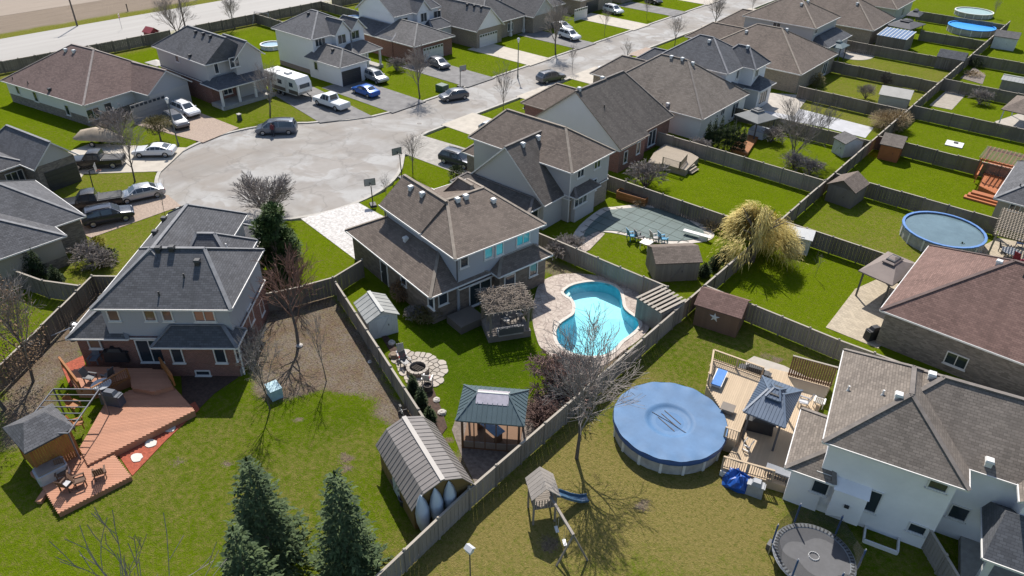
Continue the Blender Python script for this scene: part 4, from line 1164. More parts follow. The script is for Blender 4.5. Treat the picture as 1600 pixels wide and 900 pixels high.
TPL = {
    'maple': make_tree(3, 8, 5.4, 0.52, (12, 5, 4, 3), 0.13, 0.12, 0.0095, up=0.35),
    'maple2': make_tree(8, 8, 5.0, 0.56, (12, 6, 4, 3), 0.15, 0.13, 0.010, up=0.3),
    'broad': make_tree(33, 8, 5.0, 0.6, (12, 6, 4, 4), 0.17, 0.11, 0.010, up=0.22),
    'slim': make_tree(5, 6, 4.4, 0.42, (10, 5, 3, 2), 0.11, 0.06, 0.008, up=0.35),
    'red': make_tree(12, 7, 3.4, 0.55, (9, 4, 4, 2), 0.14, 0.09, 0.009, up=0.3, twigm=BARK_R),
    'thinred': make_tree(14, 5, 2.6, 0.4, (8, 4, 3), 0.1, 0.05, 0.008, up=0.3, stems=3, twigm=BARK_R),
    'sap': make_tree(30, 4, 3.6, 0.4, (7, 3, 2), 0.1, 0.04, 0.009, up=0.3),
    'ball': make_tree(17, 3.5, 1.5, 0.42, (7, 5, 3, 3), 0.12, 0.04, 0.008, stems=7, up=0.15),
    'bush': make_tree(41, 2.2, 0.9, 0.7, (5, 4, 4, 3), 0.2, 0.03, 0.008, stems=7),
    'maroon': make_tree(43, 2.4, 0.9, 0.95, (5, 4, 4, 3), 0.25, 0.03, 0.008, stems=8, twigm=BARK_M),
    'dark': make_tree(51, 3.4, 1.6, 0.85, (11, 7, 5, 3), 0.22, 0.10, 0.009, twigm=BARK_D, up=0.15),
    'tall': make_tree(61, 9, 5.4, 0.42, (11, 5, 4, 3), 0.14, 0.10, 0.010, stems=3, up=0.25),
}
def proj_y(p):
    d = np.array([p[0], p[1], p[2]-CH]); w = d @ _f
    return 450-FPX*(d @ CU)/w
def height_to(base, topy):
    g = G(*base); lo, hi = 0.2, 25.0
    for _ in range(40):
        mid = (lo+hi)/2
        if proj_y((g.x, g.y, mid)) > topy: lo = mid
        else: hi = mid
    return lo
def put(tp, base, topy, label, cat='tree', rz=None, name=None, wide=1.0, h=None, group=None):
    T, W, hh, nm = TPL[tp]
    g = G(*base); h = h or height_to(base, topy); k = h/hh
    if name: nm = name
    t = thing(nm, label, cat, (g.x, g.y, 0), rz if rz is not None else random.uniform(0, 6.28), group)
    t.scale = (k*wide, k*wide, k)
    link('trunk', T, t); link('crown', W, t)
    return t
for a in (
    ('broad', (901, 716), 505, 'spreading leafless tree between back fence and round blue pool'),
    ('red', (466, 540), 392, 'leafless reddish-twigged tree with a white rock at its foot'),
    ('sap', (510, 596), 492, 'slender bare sapling in the leaf-strewn yard'),
    ('slim', (422, 640), 494, 'bare young tree beside the pale blue box'),
    ('sap', (275, 1050), 800, 'leafless tree at the near lawn beside the spruces'),
    ('maple', (645, 270), 203, 'bare street tree beside the black SUV on grey pavers'),
    ('slim', (604, 312), 268, 'thin bare sapling on the strip beside the cul-de-sac'),
    ('maple2', (656, 152), 62, 'large bare maple in front of the brick garage'),
    ('slim', (786, 183), 88, 'slim bare street tree beside the concrete drive'),
    ('maple2', (868, 84), -10, 'tall bare street tree beside the white SUV'),
    ('slim', (894, 112), 64, 'small dark bare tree near the grey SUV'),
    ('slim', (944, 56), 4, 'bare street tree beside the far concrete drive'),
    ('slim', (1010, 30), -8, 'far bare tree on the lawn with a white post'),
    ('slim', (977, 104), 56, 'bare street tree behind the parked white pickup'),
    ('maple', (1054, 73), 16, 'bare street tree before the slate grey house'),
    ('maple2', (1114, 47), -12, 'round-crowned bare tree by the tan paved drive'),
    ('slim', (1174, 21), -20, 'farthest bare street tree along the road'),
    ('maple2', (422, 181), 92, 'bare street tree behind the silver minivan'),
    ('maple', (211, 284), 168, 'bare street tree between the dark pickup and white coupe'),
    ('sap', (258, 337), 284, 'small pinkish bare tree beside the brick-paved drive'),
    ('tall', (277, 52), -14, 'multi-stemmed bare tree by the country road'),
    ('maple2', (367, 46), -14, 'bare tree inside the roadside fence'),
    ('tall', (1240, 244), 150, 'tangled tall bare tree beside the pale garden path'),
    ('slim', (1292, 212), 158, 'bare thin tree at the end of the pale garden path'),
    ('sap', (1273, 433), 396, 'bare sapling on the lawn below the white shed'),
    ('dark', (1378, 141), 112, 'dark low spreading bare tree beside the fence'),
    ('ball', (1352, 154), 130, 'leafless bush on the lawn next to the dark spreading tree'),
    ('slim', (1552, 28), -6, 'bare tree beside the oval pool'),
): put(*a)
for a in (
    ('ball', (418, 338), 274, 'large ball-shaped leafless shrub at the cul-de-sac edge'),
    ('thinred', (454, 474), 392, 'reddish bare shrub in front of the dark pine'),
    ('ball', (188, 214), 168, 'bare shrub before the umber bungalow entrance'),
    ('bush', (1008, 292), 250, 'bare rounded shrub beside the weathered deck'),
    ('bush', (1092, 238), 214, 'tan bare shrub beside the cedar hedge fence'),
    ('bush', (872, 402), 372, 'brown twiggy bush at the corner of the blue grey house'),
    ('bush', (892, 392), 366, 'brown twiggy bush beside the covered pool fence'),
    ('bush', (648, 498), 478, 'small leafless shrub at stone house corner'),
    ('maroon', (870, 618), 556, 'maroon twiggy thicket inside the pool fence'),
    ('maroon', (848, 655), 622, 'dark maroon shrub beside the metal-roofed gazebo'),
    ('bush', (905, 590), 556, 'grey twiggy shrub at pool patio edge'),
    ('bush', (1205, 222), 196, 'brown shrub by bare garden fence'),
    ('bush', (1240, 262), 236, 'twiggy shrub along the garden fence, below the tangled tree'),
    ('bush', (1265, 272), 246, 'twiggy shrub by the long fence end'),
    ('bush', (145, 412), 378, 'grey-brown shrub clump at the bungalow flower bed'),
    ('bush', (162, 418), 392, 'low bare shrub next to the flower bed lawn'),
    ('bush', (386, 560), 518, 'tan twiggy shrub at the brick house corner'),
    ('bush', (620, 110), 88, 'twiggy shrubs before the white house porch'),
    ('bush', (1530, 162), 138, 'reddish bare bush by the gravel court'),
): put(*a, cat='shrub', name='bare_shrub', wide=1.35)

LF_SPR = leafm('spruce_needles', (0.034, 0.060, 0.022), (0.105, 0.145, 0.055), 1.1)
LF_PINE = leafm('pine_needles', (0.03, 0.062, 0.018), (0.085, 0.135, 0.032), 1.0)
LF_CED = leafm('cedar_leaves', (0.02, 0.038, 0.014), (0.05, 0.075, 0.02), 1.5)
LF_WIL = leafm('willow_strands', (0.62, 0.49, 0.15), (0.76, 0.62, 0.25), 0.8)
LF_OLI = leafm('olive_leaves', (0.13, 0.11, 0.04), (0.22, 0.19, 0.08), 1.5)
LF_YEL = leafm('yellow_leaves', (0.20, 0.19, 0.02), (0.34, 0.30, 0.03), 1.5)
LF_OAK = leafm('withered_leaves', (0.16, 0.095, 0.05), (0.28, 0.18, 0.10), 1.5)
LF_TAN = leafm('tan_grass', (0.28, 0.205, 0.11), (0.42, 0.32, 0.18), 1.5)
LF_BOX = leafm('boxwood', (0.03, 0.045, 0.015), (0.075, 0.095, 0.03), 1.5)
def tuft(m, p, d, L, w, rn):
    """a bent needle spray: two triangles"""
    d = d.normalized(); s = d.cross(Vector((rn.uniform(-.4, .4), rn.uniform(-.4, .4), 1)))
    if s.length < 1e-3: s = Vector((1, 0, 0))
    s.normalize()
    a = p-s*w/2; b = p+s*w/2; c = p+d*L*0.55+Vector((0, 0, 0.04)); e = p+d*L-Vector((0, 0, 0.1*L))
    m.raw([a, b, c+s*w*0.35, e, c-s*w*0.35], [(0, 1, 2, 4), (4, 2, 3)])
def spruce(label, base, topy, rad, mat=LF_SPR, h=None, dens=1.0, seed=1, name='spruce_tree', taper=1.0):
    rn = random.Random(seed)
    g = G(*base); h = h or height_to(base, topy)
    t = thing(name, label, 'tree', (g.x, g.y, 0))
    m = MB(); m.tube((0, 0, -0.05), (0, 0, h*0.9), 0.028*h, 0.01, 7); m.obj('trunk', [BARK], t)
    m = MB()
    levels = int(h*4.2)
    for i in range(levels):
        z = 0.25+(h-0.35)*(i/levels)
        f = 1-z/h
        rr = rad*(f**0.66)*taper*(0.86+0.14*math.sin(i*1.9))+0.06
        k = max(5, int((6+rr*7)*dens))
        for j in range(k):
            a = 2*PI*(j+rn.random())/k
            R0 = rr*rn.uniform(0.72, 1.12)
            n = max(2, int(R0/0.2))
            droop = rn.uniform(0.18, 0.42)
            for q in range(n):
                s = 0.25+0.75*(q+rn.random()*0.6)/n
                p = Vector((math.cos(a)*R0*s, math.sin(a)*R0*s, z-droop*R0*s*0.8+rn.uniform(-.06, .06)+0.18*s*s*R0*0.6))
                da = a+rn.uniform(-1.0, 1.0)
                tuft(m, p, Vector((math.cos(da), math.sin(da), rn.uniform(-0.35, 0.35))), rn.uniform(0.22, 0.42), rn.uniform(0.10, 0.2), rn)
    for j in range(14):
        tuft(m, Vector((0, 0, h-0.3)), Vector((rn.uniform(-.5, .5), rn.uniform(-.5, .5), 1)), 0.32, 0.08, rn)
    m.obj('crown', [mat], t)
    return t
spruce('tall blue-green spruce left of the spruce beside the barn shed', (428, 880), 714, 2.6, seed=1)
spruce('broad-based spruce in the lawn beside the barn shed', (551, 905), 735, 2.35, seed=2)
spruce('smaller pale spruce in front of the tall blue-green spruce', (406, 965), 823, 2.2, seed=3)
# irregular dark pine by the grey-roofed house
def blob_tree(name, label, base, lobes, mat, n, L, w, seed, cat='tree', trunk=0.12, topz=None):
    """leaf sprays through several lobes (dx, dy, z, rx, rz)"""
    rn = random.Random(seed); g = G(*base)
    t = thing(name, label, cat, (g.x, g.y, 0))
    m = MB()
    zt = max(l[2] for l in lobes)
    m.tube((0, 0, -0.05), (0, 0, zt*0.8), trunk, trunk*0.35, 7)
    for dx, dy, z, rx, rz in lobes: m.tube((0, 0, max(0.02, z*0.45)), (dx, dy, z), trunk*0.4, 0.015, 4)
    m.obj('trunk' if cat == 'tree' else 'stem', [BARK], t)
    m = MB(); tot = sum(l[3]**2*l[4] for l in lobes)
    for dx, dy, z, rx, rz in lobes:
        for i in range(int(n*rx*rx*rz/tot)):
            v = Vector((rn.gauss(0, 1), rn.gauss(0, 1), rn.gauss(0, 1))).normalized()
            k = rn.random()**0.4
            p = Vector((dx+v.x*rx*k, dy+v.y*rx*k, max(0.06, z+v.z*rz*k)))
            tuft(m, p, v+Vector((rn.uniform(-.6, .6), rn.uniform(-.6, .6), rn.uniform(-.2, .6))), L*rn.uniform(0.6, 1.3), w*rn.uniform(0.6, 1.3), rn)
    m.obj('crown', [mat], t)
    return t
_rn = random.Random(77)
hp = height_to((440, 432), 322)
blob_tree('pine_tree', 'dark irregular pine between the grey-roofed house and stamped drive', (440, 432), [(_rn.uniform(-1, 1)*2.1*(1-z/hp*0.8), _rn.uniform(-1, 1)*2.1*(1-z/hp*0.8), z, 1.5*(1-z/hp*0.6), 0.7) for z in np.linspace(0.8, hp-0.5, 17)], LF_PINE, 15000, 0.34, 0.12, 5)
def cedar(label, base, topy, rad, seed, mat=LF_CED, group=None, h=None):
    h = h or height_to(base, topy)
    t = blob_tree('cedar', label, base, [(0, 0, h*f, rad*w, h*0.16) for f, w in ((0.16, 0.9), (0.36, 1.0), (0.56, 0.82), (0.74, 0.55), (0.88, 0.28))], mat, 1300, 0.2, 0.08, seed, 'shrub', 0.05)
    if group: t['group'] = group
for i, (x, y, ty) in enumerate(((1104, 226, 190), (1112, 229, 183), (1121, 232, 180), (1131, 234, 190), (1140, 236, 188), (1148, 237, 194), (1157, 239, 197))):
    cedar('dark narrow cedar in the row beside the taupe bungalow wall', (x, y), ty, 0.5, 100+i, group='cedar row by the bungalow')
for i, (x, y, ty) in enumerate(((52, 434, 386), (66, 438, 390), (92, 448, 416))):
    cedar('narrow dark cedar behind the stone bungalow fence', (x, y), ty, 0.6, 120+i, group='cedars behind the stone bungalow')
for i, (x, y, ty) in enumerate(((646, 619, 588), (659, 641, 607), (672, 662, 637))):
    cedar('small young cedar in the mulch along the fire pit fence', (x, y), ty, 0.42, 130+i, group='young cedars by fire pit')
for i, (x, y, ty) in enumerate(((1099, 432, 412), (1116, 420, 398), (1131, 406, 385))):
    cedar('small upright evergreen along the fence beside the willow', (x, y), ty, 0.6, 140+i, group='evergreens by the willow fence')
cedar('little conical shrub beside the above-ground pool', (1497, 396), 380, 0.5, 150, LF_BOX)
cedar('dense evergreen bush in the far fence corner', (1524, 104), 88, 1.6, 151, LF_BOX)
cedar('brown-green conical shrub beside the tan bungalow wall', (1276, 135), 112, 1.3, 152, LF_OLI)
blob_tree('round_shrub', 'round yellow-green shrub beside the dark garage', (70, 280), [(0, 0, 1.5, 1.3, 1.2), (0.3, 0.2, 2.3, 0.9, 0.7)], LF_YEL, 1600, 0.25, 0.12, 9, 'shrub')
blob_tree('round_shrub', 'olive lollipop shrub before the double garage', (252, 221), [(0, 0, 2.1, 1.7, 1.1), (0.5, 0.4, 2.5, 1.2, 0.8), (-.6, -.4, 2.2, 1.1, 0.8)], LF_OLI, 2600, 0.2, 0.09, 10, 'shrub')
blob_tree('round_shrub', 'dark box shrub beside the porch of the big grey gable', (713, 281), [(0, 0, 0.9, 0.9, 0.8)], LF_BOX, 900, 0.2, 0.1, 11, 'shrub')
blob_tree('round_shrub', 'yellow flowering shrub in the bungalow bed', (155, 388), [(0, 0, 0.6, 0.7, 0.5)], LF_YEL, 600, 0.2, 0.1, 12, 'shrub')
blob_tree('round_shrub', 'dark green low shrub in the bungalow bed', (172, 408), [(0, 0, 0.6, 0.9, 0.5)], LF_BOX, 700, 0.2, 0.1, 13, 'shrub')
blob_tree('round_shrub', 'tan-stemmed mounded shrub by the rear fence', (1388, 201), [(0, 0, 1.1, 2.3, 1.1), (0.8, 0.6, 1.4, 1.6, 1.0), (-1, -.5, 1.2, 1.5, 1.0)], LF_TAN, 4200, 0.5, 0.05, 14, 'shrub')
blob_tree('round_shrub', 'rhododendron-like shrub at the stone house corner', (664, 500), [(0, 0, 0.6, 1.1, 0.6), (0.5, 0.4, 0.7, 0.8, 0.5)], LF_OLI, 900, 0.2, 0.12, 15, 'shrub')
blob_tree('round_shrub', 'rusty shrub behind the stone house side door', (626, 470), [(0, 0, 1.0, 0.8, 0.9)], LF_OAK, 700, 0.2, 0.1, 16, 'shrub')
for i, (x, y, s) in enumerate(((1000, 321, 0.6), (1034, 322, 0.8), (1045, 327, 0.8), (1098, 346, 0.7), (1112, 358, 0.8), (1104, 352, 0.6))):
    blob_tree('grass_clump', 'dry tan grass clump along the covered pool edge', (x, y), [(0, 0, 0.4*s, 0.8*s, 0.5*s)], LF_TAN, 300, 0.5, 0.05, 160+i, 'plant', 0.02)['group'] = 'dry grasses by the covered pool'
# withered oaks on the left bank
for i, (b, ty, lb) in enumerate((((52, 596), 418, 'withered-leaf tree beside the basketball hoop lying by the fence'), ((8, 640), 405, 'dark-trunked withered tree on the leafy bank by the hot tub'))):
    t = put('maple2', b, ty, lb, wide=0.8)
    rn = random.Random(60+i); m = MB()
    for j in range(1500):
        a = rn.uniform(0, 6.28); z = rn.uniform(1.2, 7.4); r = rn.random()**0.6*2.6*(1-abs(z-4)/5)
        v = Vector((math.cos(a)*r, math.sin(a)*r, z)); tuft(m, v, Vector((rn.uniform(-1, 1), rn.uniform(-1, 1), rn.uniform(-1, .4))), 0.13, 0.1, rn)
    m.obj('leaves', [LF_OAK], t)
# the weeping willow
def willow(base, h, rad):
    rn = random.Random(4); g = G(*base)
    t = thing('weeping_willow', 'golden weeping willow at the corner of the rear fences', 'tree', (g.x, g.y, 0))
    T, W = MB(), MB()
    limbs = []
    T.tube((0, 0, -0.1), (0.1, 0.1, h*0.35), 0.3, 0.22, 9)
    for i in range(16):
        a = i*2.4+rn.uniform(-.3, .3); rr = rad*rn.uniform(0.25, 0.85); zt = h*rn.uniform(0.72, 1.0)*(1-0.22*(rr/rad)**2)
        p0 = Vector((0.1, 0.1, h*0.33)); p1 = Vector((math.cos(a)*rr*0.5, math.sin(a)*rr*0.5, (p0.z+zt)*0.55)); p2 = Vector((math.cos(a)*rr, math.sin(a)*rr, zt))
        T.tube(p0, p1, 0.13, 0.08, 5, caps=False); T.tube(p1, p2, 0.08, 0.03, 5, caps=False)
        limbs.append((p1, p2))
    T.obj('trunk', [BARK], t)
    for j in range(9500):
        a = rn.uniform(0, 6.28); lb_ = rn.randrange(26); lr = random.Random(lb_*7+1); la = lr.uniform(0, 6.28); lq = lr.random()**0.6
        a = la+rn.gauss(0, .22); rr = max(0.1, rad*lq+rn.gauss(0, .45))
        top = h*(1-0.38*(rr/rad)**2)*(0.8+0.2*lr.random())*rn.uniform(0.86, 1.0)
        q = Vector((math.cos(a)*rr, math.sin(a)*rr, max(0.8, top*(1-0.55*rn.random()**1.5))))
        L = rn.uniform(0.35, 1.2)
        e = q+Vector((math.cos(a)*0.25+rn.uniform(-.3, .3), math.sin(a)*0.25+rn.uniform(-.3, .3), -L))
        e.z = max(0.2, e.z); mid = q.lerp(e, 0.4)+Vector((math.cos(a)*0.18, math.sin(a)*0.18, 0.12))
        s = Vector((-math.sin(a), math.cos(a), 0))*0.016
        W.raw([q-s, q+s, mid+s, mid-s, e+s*0.5, e-s*0.5], [(0, 1, 2, 3), (3, 2, 4, 5)])
    W.obj('crown', [LF_WIL], t)
willow((1174, 408), 6.4, 3.3)
# ---------------------------------------------------------------- vehicles
TYRE = plain('tyre_rubber', (0.025, 0.025, 0.026), 0.85, 0.1)
RIMM = plain('rim_alloy', (0.42, 0.42, 0.43), 0.3, 0.08, metal=0.7)
HEADL = plain('headlamp', (0.75, 0.76, 0.78), 0.15, 0.03)
TAILL = plain('tail_lamp', (0.35, 0.01, 0.012), 0.2, 0.05)
CGLASS = glassm('car_glass', (0.02, 0.026, 0.032), 0.04)
BLACKP = plain('black_plastic', (0.03, 0.03, 0.032), 0.6, 0.1)
P_WHITE = paintm('paint_white', (0.72, 0.73, 0.74)); P_SILV = paintm('paint_silver', (0.42, 0.43, 0.44), 0.35); P_BLACK = paintm('paint_black', (0.015, 0.016, 0.018))
P_NAVY = paintm('paint_navy', (0.03, 0.038, 0.06), 0.3); P_BLUE = paintm('paint_blue', (0.01, 0.10, 0.42), 0.2); P_GREY = paintm('paint_grey', (0.13, 0.135, 0.15), 0.35); P_STEEL = paintm('paint_steel_blue', (0.13, 0.15, 0.185), 0.35)
m = MB(); m.lathe([(0.20, -0.11), (0.33, -0.11), (0.345, -0.06), (0.345, 0.06), (0.33, 0.11), (0.20, 0.11)], 18); TYRE_ME = m.mesh('tyre', [TYRE], True)
m = MB(); m.lathe([(0.02, 0.09), (0.07, 0.10), (0.19, 0.085), (0.225, 0.112), (0.225, -0.10), (0.02, -0.10)], 12); RIM_ME = m.mesh('rim', [RIMM])
KINDS = {
    # L, W, stations (x, belt, top), cabin start/end index, wheel x
    'sedan': (4.7, 1.82, [(0, .74, .78), (.025, .90, .94), (.15, .95, .99), (.29, .96, 1.38), (.45, .95, 1.44), (.59, .94, 1.41), (.74, .92, .96), (.94, .76, .80), (1, .58, .62)], 2, 6, (.19, .82), 0.33),
    'coupe': (4.75, 1.9, [(0, .80, .84), (.03, .95, .99), (.12, .98, 1.02), (.28, .97, 1.30), (.40, .95, 1.36), (.52, .94, 1.33), (.67, .92, .97), (.94, .80, .84), (1, .60, .64)], 2, 6, (.19, .81), 0.35),
    'suv': (4.7, 1.9, [(0, .92, .96), (.015, 1.02, 1.08), (.03, 1.05, 1.12), (.11, 1.08, 1.62), (.38, 1.06, 1.69), (.60, 1.04, 1.64), (.755, 1.02, 1.07), (.95, .90, .94), (1, .70, .74)], 2, 6, (.19, .81), 0.37),
    'hatch': (4.2, 1.78, [(0, .80, .84), (.02, .95, 1.0), (.05, .97, 1.02), (.16, .98, 1.42), (.40, .96, 1.50), (.60, .94, 1.45), (.76, .92, .96), (.95, .78, .82), (1, .58, .62)], 2, 6, (.18, .82), 0.33),
    'van': (5.1, 1.99, [(0, .85, .9), (.012, 1.0, 1.05), (.02, 1.03, 1.1), (.07, 1.05, 1.70), (.42, 1.02, 1.76), (.66, 1.0, 1.66), (.845, .97, 1.02), (.96, .84, .88), (1, .62, .66)], 2, 6, (.19, .82), 0.35),
    'pickup': (5.85, 2.02, [(0, .98, 1.02), (.01, 1.05, 1.09), (.385, 1.05, 1.09), (.405, 1.10, 1.86), (.50, 1.10, 1.92), (.62, 1.09, 1.88), (.73, 1.10, 1.16), (.965, 1.05, 1.10), (1, .80, .84)], 2, 6, (.18, .82), 0.40),
}
_cm = {}
def car_meshes(kind, paint):
    k = (kind, paint.name)
    if k in _cm: return _cm[k]
    L, W, st, c0, c1, wx, wr = KINDS[kind]
    b = MB(); zb = 0.24 if kind not in ('pickup', 'suv') else 0.34
    rings = []
    for i, (x, zb_, zt) in enumerate(st):
        xx = (x-0.5)*L; w = W/2*(0.90 if i in (0, len(st)-1) else (0.97 if i in (1, len(st)-2) else 1))
        cab = c0 < i < c1
        wt = w*(0.74 if cab else 0.86)
        low = zb+(0.14 if i in (0, len(st)-1) else 0)
        half = [(w*0.86, low), (w*0.97, low+0.1), (w, (low+zb_)*0.55), (w*0.965, zb_), (wt, zt-0.03 if cab else zt-0.01), (wt*0.80, zt+0.012)]
        ring = [(xx, -y, z) for y, z in half]+[(xx, y, z) for y, z in half[::-1]]
        rings.append(ring)
    n = len(rings[0]); V = [p for r in rings for p in r]; F = []
    for i in range(len(rings)-1):
        for j in range(n):
            q = (j+1) % n
            F.append((i*n+j, (i+1)*n+j, (i+1)*n+q, i*n+q))
    F.append(tuple(range(n))); F.append(tuple((len(rings)-1)*n+j for j in range(n-1, -1, -1)))
    b.raw(V, F)
    # black lower cladding
    for s in (-1, 1):
        b.box((0, s*W*0.478, zb+0.05), (L*0.52, 0.07, 0.13), m=1)
        for f in wx: b.lathe([(wr+0.06, -0.01), (wr+0.06, 0.01)], 12, c=(0, 0, -50), m=1) if False else None
    body = b.mesh('body', [paint, BLACKP], True); body.set_sharp_from_angle(angle=R(32))
    g = MB()
    def inset(a, k0, k1, h0, h1, out):
        A, B, C, D = (Vector(p) for p in a)
        def bl(u, v): return A.lerp(B, u).lerp(D.lerp(C, u), v)
        nrm = (B-A).cross(D-A).normalized()*out
        g.face([bl(k0, h0)+nrm, bl(k1, h0)+nrm, bl(k1, h1)+nrm, bl(k0, h1)+nrm])
    R_ = rings
    for i in range(c0, c1):
        k0, k1 = (0.12 if i == c0 else 0.05), (0.88 if i == c1-1 else 0.95)
        if kind == 'pickup' and i == c0: continue
        inset((R_[i][3], R_[i+1][3], R_[i+1][4], R_[i][4]), k0, k1, 0.08, 0.88, 0.012)
        inset((R_[i+1][8], R_[i][8], R_[i][7], R_[i+1][7]), 1-k1, 1-k0, 0.08, 0.88, 0.012)
    i = c1-1; inset((R_[i][5], R_[i+1][5], R_[i+1][6], R_[i][6]), 0.08, 0.95, 0.02, 0.98, 0.014)
    i = c0; inset((R_[i][5], R_[i+1][5], R_[i+1][6], R_[i][6]), 0.1, 0.9, 0.03, 0.97, 0.014)
    glass = g.mesh('windows', [CGLASS])
    def lamp(mat, x, nm, z):
        m = MB(); m.box((0, 0, 0), (0.10, 0.38, 0.15)); return m.mesh(nm, [mat])
    _cm[k] = (body, glass, lamp(HEADL, 1, 'headlight', 0), lamp(TAILL, -1, 'tail_light', 0))
    return _cm[k]
def car(kind, label, rear, front, paint, cat='car', rr=0.0, cover=None, group=None):
    a, b = G(*rear), G(*front)
    c = (a+b)/2; rz = math.atan2(b.y-a.y, b.x-a.x)
    L, W, st, c0, c1, wx, wr = KINDS[kind]
    zg = -0.1 if sdist(np.array([c.x]), np.array([c.y]), STREET)[0] > 0 else 0.036
    t = thing('parked_'+cat.replace(' ', '_'), label, cat, (c.x, c.y, zg), rz)
    body, glass, hl, tl = car_meshes(kind, paint)
    bo = link('body', body, t); link('windows', glass, t)
    k = wr/0.345
    for f in wx:
        for s in (-1, 1):
            w = link('wheel', TYRE_ME, t, ((f-0.5)*L, s*(W/2-0.115), wr))
            w.rotation_euler = (-PI/2*s, 0, 0); w.scale = (k, k, 1.1)
            link('rim', RIM_ME, w)
    zf = st[-1][1]+0.02; zr = st[1][1]-0.16
    for s in (-1, 1):
        link('headlight', hl, t, (L*0.468, s*W*0.345, st[-2][1]-0.12)); link('tail_light', tl, t, (-L*0.485, s*W*0.36, zr))
    m = MB(); m.box((L*0.492, 0, zf-0.16), (0.06, W*0.5, 0.22)); m.obj('grille', [BLACKP], t)
    for s in (-1, 1):
        m = MB(); m.box(((st[c1][0]-0.5)*L-0.28, s*(W/2+0.07), st[c1][1]+0.06), (0.14, 0.18, 0.13)); m.obj('mirror', [paint], t)
    if kind == 'pickup':
        m = MB()
        if cover is None:
            m.box((-0.305*L, 0, 1.0), (L*0.36, W*0.72, 0.2)); mt = BLACKP
        else:
            m.box((-0.305*L, 0, 1.09), (L*0.37, W*0.80, 0.06)); mt = cover
        m.obj('bed_cover', [mt], t)
    if kind in ('suv', 'van'):
        for s in (-1, 1):
            m = MB(); m.bar((-0.36*L, s*W*0.31, st[4][2]+0.03), (0.08*L, s*W*0.31, st[4][2]+0.04), 0.05, 0.05); m.obj('roof_rail', [BLACKP], t)
    return t
car('van', 'silver minivan with open sliding door at the cul-de-sac kerb', (465, 205), (401, 207), P_STEEL, 'minivan')
car('pickup', 'white crew-cab pickup on the asphalt drive beside the travel trailer', (546, 176), (492, 158), P_WHITE, 'pickup truck', cover=P_WHITE)
car('sedan', 'bright blue sedan on the drive before the open garage', (592, 155), (552, 141), P_BLUE)
car('suv', 'silver SUV parked nose-out before the open garage', (570, 120), (605, 134), P_SILV, 'SUV')
car('hatch', 'dark grey hatchback facing the brick garage drive end', (672, 99), (701, 111), P_GREY)
car('hatch', 'dark grey hatchback parked along the street kerb by the utility box', (728, 151), (690, 157), P_GREY)
car('suv', 'white SUV parked nose-out by the tall bare street tree', (874, 56), (905, 66), P_WHITE, 'SUV')
car('sedan', 'pale sedan tucked beside the house behind the white SUV', (866, 42), (890, 50), P_SILV)
car('suv', 'white crossover on the far concrete drive', (944, 17), (972, 25), P_WHITE, 'SUV')
car('suv', 'grey-blue SUV parked on the street before the gabled house', (841, 130), (880, 122), P_GREY, 'SUV')
car('pickup', 'white pickup with black bed parked across a concrete drive', (940, 117), (984, 121), P_WHITE, 'pickup truck')
car('hatch', 'pale silver hatchback half hidden by the brown roof', (760, 206), (786, 214), P_SILV)
car('suv', 'black SUV parked on the grey pavers', (692, 250), (741, 264), P_NAVY, 'SUV')
car('suv', 'white SUV on the tan paved drive before the double garage', (271, 170), (313, 188), P_WHITE, 'SUV')
car('suv', 'dark grey SUV beside the white SUV at the double garage', (262, 186), (293, 207), P_GREY, 'SUV')
car('pickup', 'black pickup with tonneau cover on concrete drive by white coupe', (197, 258), (112, 262), P_BLACK, 'pickup truck', cover=BLACKP)
car('coupe', 'white sports coupe at the cul-de-sac edge', (276, 242), (210, 243), P_WHITE)
car('pickup', 'black pickup nose-in beside the silver sedan', (187, 318), (104, 331), P_BLACK, 'pickup truck', cover=BLACKP)
car('sedan', 'silver sedan behind the black pickup on brick pavers', (257, 302), (186, 317), P_SILV)
car('suv', 'dark blue SUV with red tail lights on the brick-paved drive', (134, 353), (209, 338), P_NAVY, 'SUV')
car('sedan', 'dark sedan on the far asphalt drive', (1010, 2), (1030, 8), P_BLACK)
car('hatch', 'bright blue car half hidden behind the grey-roofed brick house', (338, 358), (382, 372), P_BLUE)
